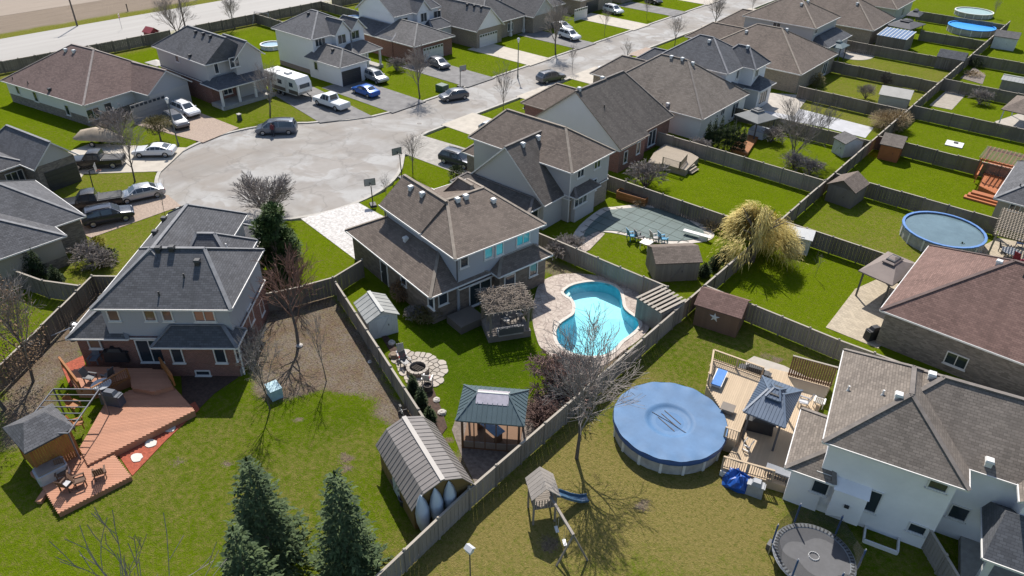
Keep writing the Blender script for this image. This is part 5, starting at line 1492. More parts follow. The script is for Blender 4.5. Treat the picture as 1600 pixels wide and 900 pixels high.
# travel trailer
def trailer():
    a, b = G(418, 138), G(484, 160); c = (a+b)/2; rz = math.atan2(b.y-a.y, b.x-a.x)
    t = thing('travel_trailer', 'long white travel trailer parked beside the white two-storey house', 'trailer', (c.x-0.5, c.y+0.6, 0.036), rz)
    m = MB(); L, W = 7.6, 2.45
    prof = [(-L/2, 0.62), (L/2-0.5, 0.62), (L/2, 1.15), (L/2-0.05, 2.2), (L/2-0.55, 2.95), (-L/2+0.2, 3.0), (-L/2, 2.8)]
    n = len(prof)
    m.raw([(x, -W/2, z) for x, z in prof]+[(x, W/2, z) for x, z in prof], [tuple(range(n)), tuple(range(2*n-1, n-1, -1))]+[(i, i+n, (i+1) % n+n, (i+1) % n) for i in range(n)])
    m.obj('body', [plain('trailer_white', (0.70, 0.69, 0.66), 0.35, 0.06)], t)
    m = MB(); m.box((0.4, 0, 3.1), (0.9, 0.8, 0.25)); m.obj('air_conditioner', [VENT_W], t)
    m = MB(); m.box((-1.8, 0, 3.03), (0.5, 0.5, 0.12)); m.obj('roof_hatch', [VENT_W], t)
    for s in (-1, 1):
        m = MB(); m.box((0, s*(W/2+0.005), 1.0), (L*0.96, 0.02, 0.55)); m.obj('stripe', [plain('trailer_stripe', (0.12, 0.10, 0.085), 0.4)], t)
        for x, w in ((-2.4, 1.1), (-0.2, 0.9), (2.3, 0.8)):
            m = MB(); m.box((x, s*(W/2+0.01), 2.0), (w, 0.03, 0.6)); m.obj('window', [CGLASS], t)
        for x in (-0.9, 0.1):
            w = link('wheel', TYRE_ME, t, (x, s*(W/2-0.15), 0.34)); w.rotation_euler = (-PI/2*s, 0, 0); link('rim', RIM_ME, w)
    m = MB(); m.box((1.3, -W/2-0.01, 1.65), (0.7, 0.03, 1.75)); m.obj('door', [plain('trailer_door', (0.6, 0.58, 0.55), 0.4)], t)
    m = MB(); m.box((L/2-0.01, 0, 1.9), (0.06, 1.7, 0.55), ry=-0.1); m.obj('front_window', [CGLASS], t)
    m = MB(); m.bar((L/2-0.5, -0.6, 0.55), (L/2+1.2, 0, 0.5), 0.1, 0.12); m.bar((L/2-0.5, 0.6, 0.55), (L/2+1.2, 0, 0.5), 0.1, 0.12); m.tube((L/2+1.1, 0, 0), (L/2+1.1, 0, 0.8), 0.05, 0.05, 8)
    m.obj('hitch', [BLACKP], t)
trailer()
def boat():
    g = G(160, 226); t = thing('covered_boat', 'tan tarp-covered boat beside the black pickup', 'boat', (g.x, g.y, 0.036), R(35))
    m = MB(); st = [(-2.9, 0.9, 1.2), (-2.2, 1.15, 1.75), (-0.5, 1.2, 2.15), (1.0, 1.1, 1.95), (2.2, 0.7, 1.5), (3.0, 0.08, 1.2)]
    V = []; F = []
    for x, w, z in st: V += [(x, -w, 0.85), (x, -w*0.92, 1.05), (x, -w*0.4, z-0.12), (x, 0, z), (x, w*0.4, z-0.12), (x, w*0.92, 1.05), (x, w, 0.85)]
    for i in range(len(st)-1):
        for j in range(6): F.append((i*7+j, (i+1)*7+j, (i+1)*7+j+1, i*7+j+1))
    F.append(tuple(range(7))); m.raw(V, F); m.obj('tarp', [plain('tan_tarp', (0.40, 0.32, 0.23), 0.8, 0.2, 1.5)], t, True)
    m = MB(); V = []; F = []
    for x, w, z in st: V += [(x*0.97, -w*0.9, 0.9), (x*0.9, 0, 0.35), (x*0.97, w*0.9, 0.9)]
    for i in range(len(st)-1): F += [(i*3, i*3+1, i*3+4, i*3+3), (i*3+1, i*3+2, i*3+5, i*3+4)]
    m.raw(V, F); m.obj('hull', [plain('hull_white', (0.6, 0.6, 0.58), 0.4)], t)
    for s in (-1, 1):
        w = link('wheel', TYRE_ME, t, (-0.6, s*0.95, 0.34)); w.rotation_euler = (-PI/2*s, 0, 0); link('rim', RIM_ME, w)
boat()
# the person beside the minivan
def person():
    g = G(427, 212)
    me = bpy.data.meshes.new('body')
    J = [(0, 0, .95), (0, 0, 1.2), (0, 0, 1.42), (0, 0, 1.53), (0.02, 0, 1.68), (0, .19, 1.4), (.03, .26, 1.12), (.16, .24, .92), (0, -.19, 1.4), (.02, -.26, 1.12), (.12, -.25, .9), (0, .1, .88), (.02, .11, .5), (-.02, .12, .07), (.14, .13, .04), (0, -.1, .88), (.05, -.11, .5), (.03, -.12, .07), (.18, -.13, .04)]
    E = [(0, 1), (1, 2), (2, 3), (3, 4), (2, 5), (5, 6), (6, 7), (2, 8), (8, 9), (9, 10), (0, 11), (11, 12), (12, 13), (13, 14), (0, 15), (15, 16), (16, 17), (17, 18)]
    rad = [.15, .15, .16, .06, .1, .075, .055, .04, .075, .055, .04, .1, .07, .05, .04, .1, .07, .05, .04]
    me.from_pydata(J, E, [])
    mats = [plain('maroon_jacket', (0.13, 0.025, 0.03), 0.8)]
    for mt in mats: me.materials.append(mt)
    o = link('person', me, None, (g.x, g.y, -0.1), R(-70))
    tag(o, 'person in a maroon top standing at the open minivan door', 'person')
    md = o.modifiers.new('skin', 'SKIN')
    for v, r in zip(me.skin_vertices[0].data, rad): v.radius = (r, r)
    me.skin_vertices[0].data[0].use_root = True
    sb = o.modifiers.new('sub', 'SUBSURF'); sb.levels = 1; sb.render_levels = 2
    m = MB(); m.lathe([(0.001, 0.13), (0.06, 0.12), (0.105, 0.05), (0.11, -0.02), (0.06, -0.05)], 10, c=(-0.01, 0, 1.7)); m.obj('hair', [plain('dark_hair', (0.03, 0.02, 0.015), 0.7)], o, True)
    m = MB(); m.lathe([(0.001, 0.1), (0.07, 0.07), (0.092, 0), (0.07, -0.08), (0.03, -0.12)], 10, c=(0.035, 0, 1.67)); m.obj('face', [plain('skin', (0.45, 0.28, 0.2), 0.6)], o, True)
    for s, x in ((1, 0.0), (-1, 0.03)):
        m = MB(); m.tube((0, s*.1, .95), (.02+x, s*.11, .5), .12, .09, 8); m.tube((.02+x, s*.11, .5), (-.02+x, s*.12, .1), .09, .07, 8); m.obj('trouser_leg', [plain('dark_jeans', (0.03, 0.035, 0.05), 0.8)], o, True)
person()
# basketball hoops, lamps, utility box
def hoop(label, base, topy, rz, h=3.3, lying=False):
    g = G(*base); t = thing('basketball_hoop', label, 'basketball hoop', (g.x, g.y, 0.02), R(rz))
    m = MB(); m.box((0, 0, 0.09), (1.0, 0.7, 0.18), taper=0.85); m.obj('base', [BLACKP], t)
    m = MB(); m.tube((0, 0, 0.1), (0.15, 0, h-0.5), 0.06, 0.05, 8); m.bar((0.15, 0, h-0.5), (0.75, 0, h-0.35), 0.08, 0.08); m.obj('pole', [BLACKP], t)
    m = MB(); m.box((0.8, 0, h-0.3), (0.04, 1.15, 0.76))
    b = m.obj('backboard', [plain('backboard', (0.26, 0.27, 0.28), 0.25)], t)
    m = MB()
    for s in (-1, 1): m.bar((0.8, s*0.57, h-0.68), (0.8, s*0.57, h+0.08), 0.05, 0.05)
    m.bar((0.8, -0.57, h+0.08), (0.8, 0.57, h+0.08), 0.05, 0.05); m.bar((0.8, -0.57, h-0.68), (0.8, 0.57, h-0.68), 0.05, 0.05); m.obj('frame', [TRIM_G], b)
    m = MB(); m.path([(1.06+0.23*math.cos(a*PI/6), 0.23*math.sin(a*PI/6), h-0.6) for a in range(13)], 0.015, 5); m.obj('rim', [plain('rim_orange', (0.5, 0.12, 0.03), 0.5)], t)
hoop('basketball hoop beside the two black pickups', (149, 305), 275, 60)
hoop('tall basketball hoop on the lawn edge by the grey paver drive', (628, 279), 233, 165)
hoop('small basketball hoop with dark base at the stamped concrete drive', (583, 321), 295, 150, 2.6)
hoop('basketball hoop at the foot of the brick garage drive', (719, 136), 103, -10)
def lamp(label, base, h=6.0):
    g = G(*base); t = thing('street_lamp', label, 'street lamp', (g.x, g.y, 0))
    m = MB(); m.tube((0, 0, -0.1), (0, 0, h-0.6), 0.09, 0.055, 8); m.tube((0, 0, 0), (0, 0, 0.5), 0.14, 0.12, 8); m.obj('pole', [plain('lamp_pole', (0.10, 0.115, 0.105), 0.5)], t)
    m = MB(); m.lathe([(0.09, -0.65), (0.2, -0.2), (0.21, -0.12)], 10, c=(0, 0, h)); m.obj('lantern', [plain('lamp_glass', (0.72, 0.73, 0.72), 0.3)], t)
    m = MB(); m.lathe([(0.25, -0.12), (0.16, 0.02), (0.03, 0.1), (0.001, 0.14)], 10, c=(0, 0, h)); m.obj('lamp_cap', [VENT_W], t)
lamp('street lamp beside the tan paved drive', (279, 228)); lamp('street lamp by the bungalow with the white garage gable', (809, 121))
def upole(label, base, lean, h=10):
    g = G(*base); t = thing('utility_pole', label, 'pole', (g.x, g.y, 0))
    m = MB(); m.tube((0, 0, -0.1), (0, 0, h), 0.16, 0.12, 8); m.obj('pole', [BARK], t)
    m = MB(); m.bar((0, -1.1, h-0.8), (0, 1.1, h-0.8), 0.1, 0.12); m.obj('crossarm', [BARK], t)
upole('wooden utility pole on the far side of the country road', (121, 41), 0); upole('wooden utility pole beside the roadside tree', (289, 41), 0)
g = G(200, 18); t = thing('road_marker', 'short dark marker post at field edge', 'post', (g.x, g.y, 0)); m = MB(); m.box((0, 0, 0.7), (0.15, 0.15, 1.4)); m.obj('post', [BARK_D], t); m = MB(); m.box((0, 0, 1.42), (0.2, 0.2, 0.06)); m.obj('cap', [BARK_D], t)
def rsign(base):
    g = G(*base); t = thing('road_sign', 'small red and white road sign beside the country road', 'sign', (g.x, g.y, 0), R(-40))
    m = MB(); m.tube((0, 0, 0), (0, 0, 2.2), 0.03, 0.03, 6); m.obj('post', [RIMM], t)
    m = MB(); m.box((0, 0.04, 2.3), (0.7, 0.03, 0.9)); b = m.obj('panel', [VENT_W], t)
    m = MB(); m.box((0, 0.065, 2.5), (0.5, 0.015, 0.12)); m.box((0, 0.065, 2.15), (0.5, 0.015, 0.2)); m.obj('marking', [plain('sign_red', (0.5, 0.03, 0.03), 0.5)], b)
rsign((191, 46))
g = G(691, 142); t = thing('transformer_box', 'green electrical cabinet on the lawn by street kerb', 'utility box', (g.x, g.y, 0)); m = MB(); m.box((0, 0, 0.45), (1.5, 1.3, 0.9)); m.obj('cabinet', [plain('cabinet_green', (0.03, 0.075, 0.05), 0.5)], t); m = MB(); m.box((0, 0, 0.93), (1.55, 1.35, 0.08), taper=0.9); m.obj('lid', [plain('cabinet_green', (0, 0, 0))], t)
g = G(375, 188); t = thing('stone_pillar', 'small dark stone pillar on the lawn beside the tan drive', 'pillar', (g.x, g.y, 0)); m = MB(); m.box((0, 0, 0.4), (0.55, 0.45, 0.8), taper=0.85); m.obj('shaft', [plain('dark_stone', (0.07, 0.065, 0.06), 0.8)], t); m = MB(); m.box((0, 0, 0.84), (0.6, 0.5, 0.1)); m.obj('capstone', [CONC], t)
# ---------------------------------------------------------------- garden buildings
def rect_from(c1, c2, c3, z):
    a, b, c = G(*c1, z), G(*c2, z), G(*c3, z)
    rz = math.atan2(b.y-a.y, b.x-a.x)
    L = (b-a).length; W = (c-b).length
    ctr = (a+c)/2
    return ctr, rz, L, W
MET_G = plain('metal_roof_teal', (0.085, 0.12, 0.13), 0.42, 0.12, 1.0); MET_B = plain('metal_roof_blue', (0.10, 0.135, 0.19), 0.4, 0.12, 1.0); MET_T = plain('metal_roof_taupe', (0.20, 0.18, 0.165), 0.5, 0.12, 1.0)
FAB_T = plain('canopy_taupe', (0.21, 0.17, 0.15), 0.85, 0.12, 1.0); FAB_G = plain('canopy_grey', (0.20, 0.205, 0.20), 0.85, 0.12, 1.0); FAB_D = plain('canopy_dark', (0.085, 0.085, 0.09), 0.85, 0.12, 1.0); FAB_B = plain('canopy_teal', (0.13, 0.17, 0.18), 0.8, 0.12, 1.0); FAB_L = plain('tent_pale', (0.42, 0.40, 0.36), 0.8, 0.1, 1.0)
WD_CED = woodm('cedar_orange', (0.34, 0.14, 0.045), 0.6, 0.25, 0.35); WD_RED = woodm('deck_red', (0.47, 0.225, 0.135), 0.6, 0.2, 0.22); WD_PALE = woodm('deck_pale', (0.52, 0.40, 0.27), 0.7, 0.2, 0.22); WD_GREY = woodm('weathered_timber', (0.27, 0.235, 0.20), 0.85, 0.3, 0.35)
WD_BRN = woodm('brown_boards', (0.19, 0.11, 0.065), 0.8, 0.25, 0.3); WD_SHED = woodm('shed_brown', (0.20, 0.125, 0.085), 0.8, 0.2, 0.3); WD_OR = woodm('orange_stain', (0.45, 0.155, 0.06), 0.65, 0.2, 0.25); WD_OCH = woodm('ochre_boards', (0.21, 0.14, 0.055), 0.8, 0.25, 0.3)
WD_TAN = woodm('deck_grey_tan', (0.36, 0.30, 0.23), 0.8, 0.25, 0.2)
def hip_roof(t, L, W, ze, zr, ri, mat, name='roof', ribs=None, rib_mat=None, thick=0.1, uvr=True):
    """hip roof centred on the local origin, ridge of length ri along x"""
    A, B, C, D = (-L/2, -W/2, ze), (L/2, -W/2, ze), (L/2, W/2, ze), (-L/2, W/2, ze)
    P, Q = (-ri/2, 0, zr), (ri/2, 0, zr)
    m = MB()
    fs = [[A, B, Q, P], [C, D, P, Q], [D, A, P], [B, C, Q]]
    for f in fs:
        a, b = Vector(f[0]), Vector(f[1]); ex = (b-a).normalized(); n = (b-a).cross(Vector(f[2])-a).normalized(); ey = n.cross(ex)
        m.face(f, 0, [((Vector(p)-a).dot(ex), (Vector(p)-a).dot(ey)) for p in f])
        m.face([(p[0], p[1], p[2]-thick) for p in f[::-1]])
        m.face([(f[0][0], f[0][1], ze-thick), (f[1][0], f[1][1], ze-thick), f[1], f[0]])
    r = m.obj(name, [mat], t)
    if ribs:
        k = MB()
        for f in fs:
            a, b = Vector(f[0]), Vector(f[1]); ex = (b-a).normalized(); n = (b-a).cross(Vector(f[2])-a).normalized(); ey = n.cross(ex)
            Ln = (b-a).length; top = [Vector(p) for p in f[2:]]
            xs = sorted((p-a).dot(ex) for p in top); hy = (top[0]-a).dot(ey)
            i = ribs
            while i < Ln-0.05:
                y = hy if xs[0] <= i <= xs[-1] else (hy*i/xs[0] if i < xs[0] else hy*(Ln-i)/(Ln-xs[-1]))
                k.bar(a+ex*i+n*0.012, a+ex*i+ey*y+n*0.012, 0.045, 0.035, up=n)
                i += ribs
        for a, b in ((A, P), (D, P), (B, Q), (C, Q), (P, Q)): k.bar(Vector(a)+Vector((0, 0, .02)), Vector(b)+Vector((0, 0, .02)), 0.13, 0.05)
        k.obj('roof_ribs', [rib_mat or mat], r)
    return r
def gazebo(label, c1, c2, c3, ze, zr, ri, mat, ribs=None, tier=None, zb=0.0, post=None, inset=0.35, cat='gazebo', name='gazebo', curtain=None):
    ctr, rz, L, W = rect_from(c1, c2, c3, ze)
    t = thing(name, label, cat, (ctr.x, ctr.y, zb), rz)
    hip_roof(t, L, W, ze-zb, zr-zb, ri, mat, ribs=ribs)
    if tier:
        f = tier; r = hip_roof(t, L*f, W*f, (ze-zb)+(zr-ze)*(1-f)+0.22, zr-zb+0.25, ri*f, mat, 'top_tier', ribs=ribs)
        m = MB(); m.box((0, 0, (zr-zb)-0.05), (L*f*0.7, W*f*0.7, 0.3)); m.obj('vent_gap', [BLACKP], r)
    for x in (-1, 1):
        for y in (-1, 1):
            m = MB(); m.box((x*(L/2-inset), y*(W/2-inset), (ze-zb)/2), (0.13, 0.13, ze-zb)); m.obj('post', [post or TRIM_G], t)
    m = MB()
    for y in (-1, 1): m.bar((-L/2+inset, y*(W/2-inset), ze-zb-0.12), (L/2-inset, y*(W/2-inset), ze-zb-0.12), 0.09, 0.12)
    for x in (-1, 1): m.bar((x*(L/2-inset), -W/2+inset, ze-zb-0.12), (x*(L/2-inset), W/2-inset, ze-zb-0.12), 0.09, 0.12)
    m.obj('beam', [post or TRIM_G], t)
    return t, L, W
def boards_wall(t, L, W, h, mat, gap=0.15, name='wall', zb=0.0, seed=3):
    """four walls of separate vertical boards (joined per wall)"""
    for i, (cx, cy, ln, rz) in enumerate(((0, -W/2, L, 0), (L/2, 0, W, PI/2), (0, W/2, L, PI), (-L/2, 0, W, -PI/2))):
        m = MB(); n = max(3, int(ln/gap)); rn = random.Random(seed+i)
        for j in range(n): m.box((-ln/2+ln*(j+0.5)/n, rn.uniform(-.006, .006), zb+h/2), (ln/n-0.012, 0.03, h))
        m.box((0, 0.02, zb+h/2), (ln, 0.03, h))
        m.obj(name, [mat], t, loc=(cx, cy, 0), rz=rz)
def shed(label, ctr, rz, L, W, ze, zr, roof, wall, ov=0.18, ridge_axis='x', ribs=None, door=True, gambrel=False, doorm=None, name='garden_shed', dside=0):
    t = thing(name, label, 'shed', (ctr[0], ctr[1], 0), rz)
    boards_wall(t, L-2*ov, W-2*ov, ze, wall)
    # roof: ridge along local x
    m = MB(); l = L/2; w = W/2
    sec = [(-w, ze-0.05), (0, zr), (w, ze-0.05)] if not gambrel else [(-w, ze-0.1), (-w*0.60, ze+(zr-ze)*0.66), (0, zr), (w*0.60, ze+(zr-ze)*0.66), (w, ze-0.1)]
    for (y0, z0), (y1, z1) in zip(sec, sec[1:]):
        d = math.hypot(y1-y0, z1-z0)
        f = [(l, y0, z0), (l, y1, z1), (-l, y1, z1), (-l, y0, z0)]
        m.face(f, 0, [(0, 0), (0, d), (L, d), (L, 0)] if y0 < 0 else [(0, d), (0, 0), (L, 0), (L, d)])
        m.face([(p[0], p[1], p[2]-0.08) for p in f[::-1]])
    for x in (-l, l):
        for (y0, z0), (y1, z1) in zip(sec, sec[1:]): m.face([(x, y0, z0), (x, y1, z1), (x, y1, z1-0.08), (x, y0, z0-0.08)])
    for y in (sec[0], sec[-1]): m.face([(-l, y[0], y[1]-0.08), (l, y[0], y[1]-0.08), (l, y[0], y[1]), (-l, y[0], y[1])])
    r = m.obj('roof', [roof], t)
    if ribs:
        k = MB(); i = -l+ribs/2
        while i < l:
            for (y0, z0), (y1, z1) in zip(sec, sec[1:]): k.bar((i, y0, z0+0.01), (i, y1, z1+0.01), 0.05, 0.04)
            i += ribs
        k.bar((-l, 0, zr+0.02), (l, 0, zr+0.02), 0.28, 0.04); k.obj('roof_ribs', [roof], r)
    for x, s in ((-(l-ov), -1), ((l-ov), 1)):
        g = MB(); k = (w-ov)/w
        pts = [(x, -(w-ov), ze), *[(x, y, z-0.09) for y, z in sec[1:-1]], (x, w-ov, ze)]
        g.face(pts if s < 0 else pts[::-1]); g.obj('gable', [wall], t)
    if door:
        dx = {0: ((l-ov+0.02), 0, PI/2), 1: (0, -(w-ov+0.02), 0), 2: (-(l-ov+0.02), 0, -PI/2), 3: (0, w-ov+0.02, PI)}[dside]
        m = MB(); m.box((0, 0, 0.95), (1.1, 0.05, 1.75)); m.bar((-.5, -.03, .15), (.5, -.03, 1.75), 0.08, 0.03); d = m.obj('door', [doorm or wall], t, loc=(dx[0], dx[1], 0.05), rz=dx[2])
        m = MB(); m.box((0.42, -0.05, 1.0), (0.05, 0.05, 0.16)); m.obj('handle', [BLACKP], d)
    return t
def shed_ridge(label, ra, rb, zr, W, ze, *a, extra=0.0, **k):
    p, q = G(*ra, zr), G(*rb, zr); rz = math.atan2(q.y-p.y, q.x-p.x); c = (p+q)/2
    return shed(label, (c.x, c.y), rz, (q-p).length+extra, W, ze, zr, *a, **k)
SIDE_W = plain('shed_pale_blue', (0.52, 0.53, 0.54), 0.6, 0.06); SHED_W = plain('shed_white', (0.62, 0.62, 0.60), 0.6, 0.08)
MET_S = plain('shed_metal_roof', (0.30, 0.305, 0.29), 0.55, 0.15, 1.2)
shed_ridge('pale grey metal shed between slanting fence and stone house', (576, 455), (598, 487), 2.5, 2.7, 1.85, MET_S, SIDE_W, ribs=0.6, dside=0)
barn = shed_ridge('brown gambrel barn shed with three pale kayaks against its end', (631, 651), (692, 750), 3.4, 4.0, 2.0, MET_T, WD_OCH, ribs=0.36, gambrel=True, dside=1, doorm=plain('door_pale', (0.42, 0.45, 0.47), 0.6))
star = shed_ridge('brown wooden shed with a white star on its wall', (1096, 448), (1170, 470), 2.9, 3.0, 2.1, SH_RED, WD_SHED, dside=2)
shed_ridge('board-sided shed with brown roof beside the covered pool', (1018, 386), (1091, 383), 2.75, 3.4, 2.05, SH_BROWN, WD_GREY, dside=1)
shed_ridge('weathered wooden playhouse shed on the lawn beside the rear fence', (1318, 282), (1341, 267), 2.9, 3.2, 2.0, SH_BROWN, FW_DARK, dside=2, name='playhouse')
shed_ridge('pale shed with grey roof inside the bare tree garden', (1322, 206), (1337, 214), 2.5, 3.0, 1.9, SH_MID, SIDE_W, extra=0.6, dside=1)
shed_ridge('red-brown shed against the rear fence below the round shrub', (1391, 208), (1410, 212), 2.9, 3.4, 2.0, SH_TAUPE, WD_OR, extra=1.2, dside=1)
g = G(1240, 392); shed('white shed half hidden by the golden willow', (g.x, g.y+0.6), R(12), 2.6, 2.2, 1.8, 2.3, SHED_W, SHED_W, dside=1)
g = G(1478, 110); shed('weathered grey shed against the far rear fence', (g.x, g.y+1.6), R(2), 4.2, 3.2, 2.0, 2.9, SH_SLATE, FW_GREY, dside=1)
g = G(1563, 78); shed('far white shed beside the rock garden', (g.x, g.y+2), R(4), 4.0, 3.4, 2.2, 3.0, SH_MID, SHED_W, dside=1)
g = G(1392, 170); shed('pale fabric-roofed garden tent beyond the round tan shrub', (g.x-0.2, g.y+1.4), R(8), 4.2, 3.6, 1.9, 2.7, FAB_L, FAB_L, door=False, name='garden_tent')
g = G(1585, 148); shed('grey lean-to with pale corrugated roof by the fence', (g.x, g.y+1.5), R(2), 5.0, 3.0, 1.9, 2.3, MET_S, FW_GREY, ribs=0.5, door=False, name='lean_to')
g = G(240, 66); shed('small red shed by the roadside fence', (g.x, g.y), R(10), 2.2, 2.0, 1.9, 2.6, plain('shed_red', (0.25, 0.03, 0.035), 0.6), plain('shed_red', (0, 0, 0)), dside=1)
g = G(1395, 25); shed('grey shed behind the far garden pergola', (g.x-2, g.y+3), R(0), 3, 3, 2, 2.8, SH_SLATE, FW_GREY, dside=1)
# white star on the shed wall
m = MB(); P = []
for i in range(10):
    r = 0.42 if i % 2 == 0 else 0.16; a = PI/2+i*PI/5; P.append((r*math.cos(a), r*math.sin(a)))
V = [(x, -0.03, z) for x, z in P]+[(x, 0.03, z) for x, z in P]+[(0, -0.08, 0)]
m.raw(V, [(i, (i+1) % 10, 20) for i in range(10)]+[(i, i+10, (i+1) % 10+10, (i+1) % 10) for i in range(10)])
m.obj('star', [VENT_W], star, loc=(-0.15, -1.38, 1.35))
# kayaks leaning on the barn end
bl = barn.children[0]
p, q = G(631, 651, 3.4), G(692, 750, 3.4); dirb = (q-p).normalized(); side = Vector((-dirb.y, dirb.x, 0)); endc = Vector((q.x, q.y, 0))-dirb*0.14
KAY = plain('kayak_pale', (0.50, 0.56, 0.62), 0.35, 0.1, 1.0); KAY2 = plain('kayak_stripe', (0.06, 0.10, 0.22), 0.4)
for i, (off, hh) in enumerate(((-1.4, 2.9), (-0.5, 2.95), (0.4, 3.0))):
    o = endc+side*off+dirb*(0.5, 0.4, 0.14)[i]
    t = thing('kayak', 'pale kayak leaning on the barn shed end', 'kayak', (o.x, o.y, 0.0), math.atan2(dirb.y, dirb.x), 'kayaks on the barn shed end')
    m = MB(); st = [(0, .03), (.12, .26), (.35, .42), (.6, .44), (.8, .31), (.94, .14), (1.0, .02)]; V = []; F = []
    for f, w in st:
        z = f*hh; x = -(0.42, 0.34, 0.12)[i]*f
        V += [(x, -w, z), (x+w*0.55, -w*0.5, z), (x+w*0.75, 0, z), (x+w*0.55, w*0.5, z), (x, w, z), (x-w*0.25, 0, z)]
    for k in range(len(st)-1):
        for j in range(6): F.append((k*6+j, k*6+(j+1) % 6, (k+1)*6+(j+1) % 6, (k+1)*6+j))
    m.raw(V, F); h_ = m.obj('hull', [KAY], t, True)
    m = MB(); m.bar((-0.1, 0, 0.5), (-0.33, 0, 1.5), 0.06, 0.02) if False else m.box((-0.10, 0, 0.9), (0.1, 0.3, 0.5), ry=-0.2); m.obj('cockpit', [KAY2], t)

# ---------------------------------------------------------------- decks, rails
def plank_deck(name, label, poly, z, mat, ang, cat='deck', pw=0.14, skirt=True):
    """deck of separate planks clipped to a convex-ish polygon, boards along direction ang (deg)"""
    cx = sum(p[0] for p in poly)/len(poly); cy = sum(p[1] for p in poly)/len(poly)
    t = thing(name, label, cat, (cx, cy, 0), R(ang))
    ca, sa = math.cos(-R(ang)), math.sin(-R(ang))
    Q = [((x-cx)*ca-(y-cy)*sa, (x-cx)*sa+(y-cy)*ca) for x, y in poly]
    m = MB(); y = min(q[1] for q in Q)
    while y < max(q[1] for q in Q):
        yc = y+pw/2; xs = []
        for a, b in zip(Q, Q[1:]+Q[:1]):
            if (a[1] <= yc) != (b[1] <= yc): xs.append(a[0]+(b[0]-a[0])*(yc-a[1])/(b[1]-a[1]))
        xs.sort()
        for a, b in zip(xs[::2], xs[1::2]):
            if b-a > 0.1: m.box(((a+b)/2, yc, z-0.02), (b-a, pw-0.014, 0.04))
        y += pw
    stuff(m.obj('plank_field', [mat], t))
    m = MB(); m.prism(Q, 0.0, z-0.045)
    m.obj('deck_frame', [mat], t)
    return t
def railing(parent_label, pts, z, h=0.95, mat=None, bal=TRIM_G, name='deck_railing', step=0.14):
    """post-and-baluster rail between world points at height z"""
    o = pts[0]; t = thing(name, parent_label, 'railing', (o[0], o[1], z))
    for a, b in zip(pts, pts[1:]):
        A = Vector((a[0]-o[0], a[1]-o[1], 0)); B = Vector((b[0]-o[0], b[1]-o[1], 0)); L = (B-A).length
        m = MB(); m.bar(A+Vector((0, 0, h)), B+Vector((0, 0, h)), 0.13, 0.05); m.obj('top_rail', [mat], t)
        m = MB(); m.bar(A+Vector((0, 0, 0.12)), B+Vector((0, 0, 0.12)), 0.05, 0.08); m.obj('bottom_rail', [mat], t)
        m = MB(); n = int(L/step)
        for i in range(1, n): c = A.lerp(B, i/n); m.box((c.x, c.y, h/2), (0.03, 0.03, h-0.1))
        stuff(m.obj('balusters', [bal], t))
        k = max(1, round(L/1.9))
        for i in range(k+1):
            c = A.lerp(B, i/k); m = MB(); m.box((c.x, c.y, h/2), (0.1, 0.1, h+0.04)); m.obj('post', [mat], t)
    return t
# brick house deck, three levels
def WP(z, *px): return [tuple(G(a, b, z)[:2]) for a, b in px]
plank_deck('timber_deck', 'upper red deck level against the brick house', WP(0.9, (118, 606), (152, 607), (203, 588), (206, 606), (240, 612), (270, 603), (256, 577), (140, 572), (104, 580)), 0.9, WD_RED, 41)
plank_deck('timber_deck', 'wide triangular red deck stained with wet patches', WP(0.55, (304, 641), (271, 604), (206, 608), (165, 628), (124, 700), (137, 726)), 0.55, WD_RED, 52)
plank_deck('timber_deck', 'low red deck platform with wooden lounge chairs', WP(0.38, (58, 747), (91, 802), (205, 744), (178, 710), (138, 727), (122, 702), (46, 738)), 0.38, WD_RED, 41)
railing('timber railing on the left edge of the upper red deck', WP(0.9, (99, 574), (128, 612)), 0.9, 0.95, WD_CED, WD_CED)
railing('angled timber railing above the covered grill on the red deck', WP(0.9, (150, 622), (203, 592)), 0.9, 0.95, WD_CED, WD_CED)
railing('timber railing at the right end of the upper red deck', WP(0.9, (254, 575), (273, 602)), 0.9, 0.95, WD_CED, WD_CED)
for i, (x, y) in enumerate(((266, 670), (236, 694), (214, 716))):
    g = G(x, y); rn = random.Random(i); m = MB(); m.prism([(0.42*math.cos(a*PI/7)*rn.uniform(.85, 1.1), 0.36*math.sin(a*PI/7)*rn.uniform(.85, 1.1)) for a in range(14)], 0, 0.06)
    o = m.obj('stepping_stone', [plain('pale_stone', (0.58, 0.54, 0.48), 0.85, 0.1)], None, loc=(g.x, g.y, 0.03)); tag(o, 'pale round stepping stone in the red mulch strip', 'stone', 'stepping stones in red mulch')
t, L, W = gazebo('grey shingled hot tub gazebo with orange cedar wall beside the red deck', (34, 711), (114, 669), (85, 628), 2.75, 3.6, 1.2, SH_GREY, zb=0.0, post=WD_CED, inset=0.3)
for cx, cy, ln, rz in ((0, -W/2+0.3, L-0.6, 0), (-L/2+0.3, 0, W-0.6, PI/2)):
    m = MB(); n = int(ln/0.14)
    for j in range(n): m.box((-ln/2+ln*(j+.5)/n, 0, 1.3), (ln/n-0.015, 0.04, 2.3))
    m.obj('cedar_wall', [WD_CED], t, loc=(cx, cy, 0), rz=rz)
c, rz, L, W = rect_from((57, 752), (105, 728), (98, 711), 1.0)
t = thing('hot_tub', 'grey hot tub with brown cover beside the cedar gazebo wall', 'hot tub', (c.x, c.y, 0.3), rz)
m = MB(); m.prism([(x*L/2, y*W/2) for x, y in ((-1, -.7), (-.85, -1), (.85, -1), (1, -.7), (1, .7), (.85, 1), (-.85, 1), (-1, .7))], 0, 0.78); m.obj('shell', [plain('tub_grey', (0.42, 0.42, 0.43), 0.4)], t)
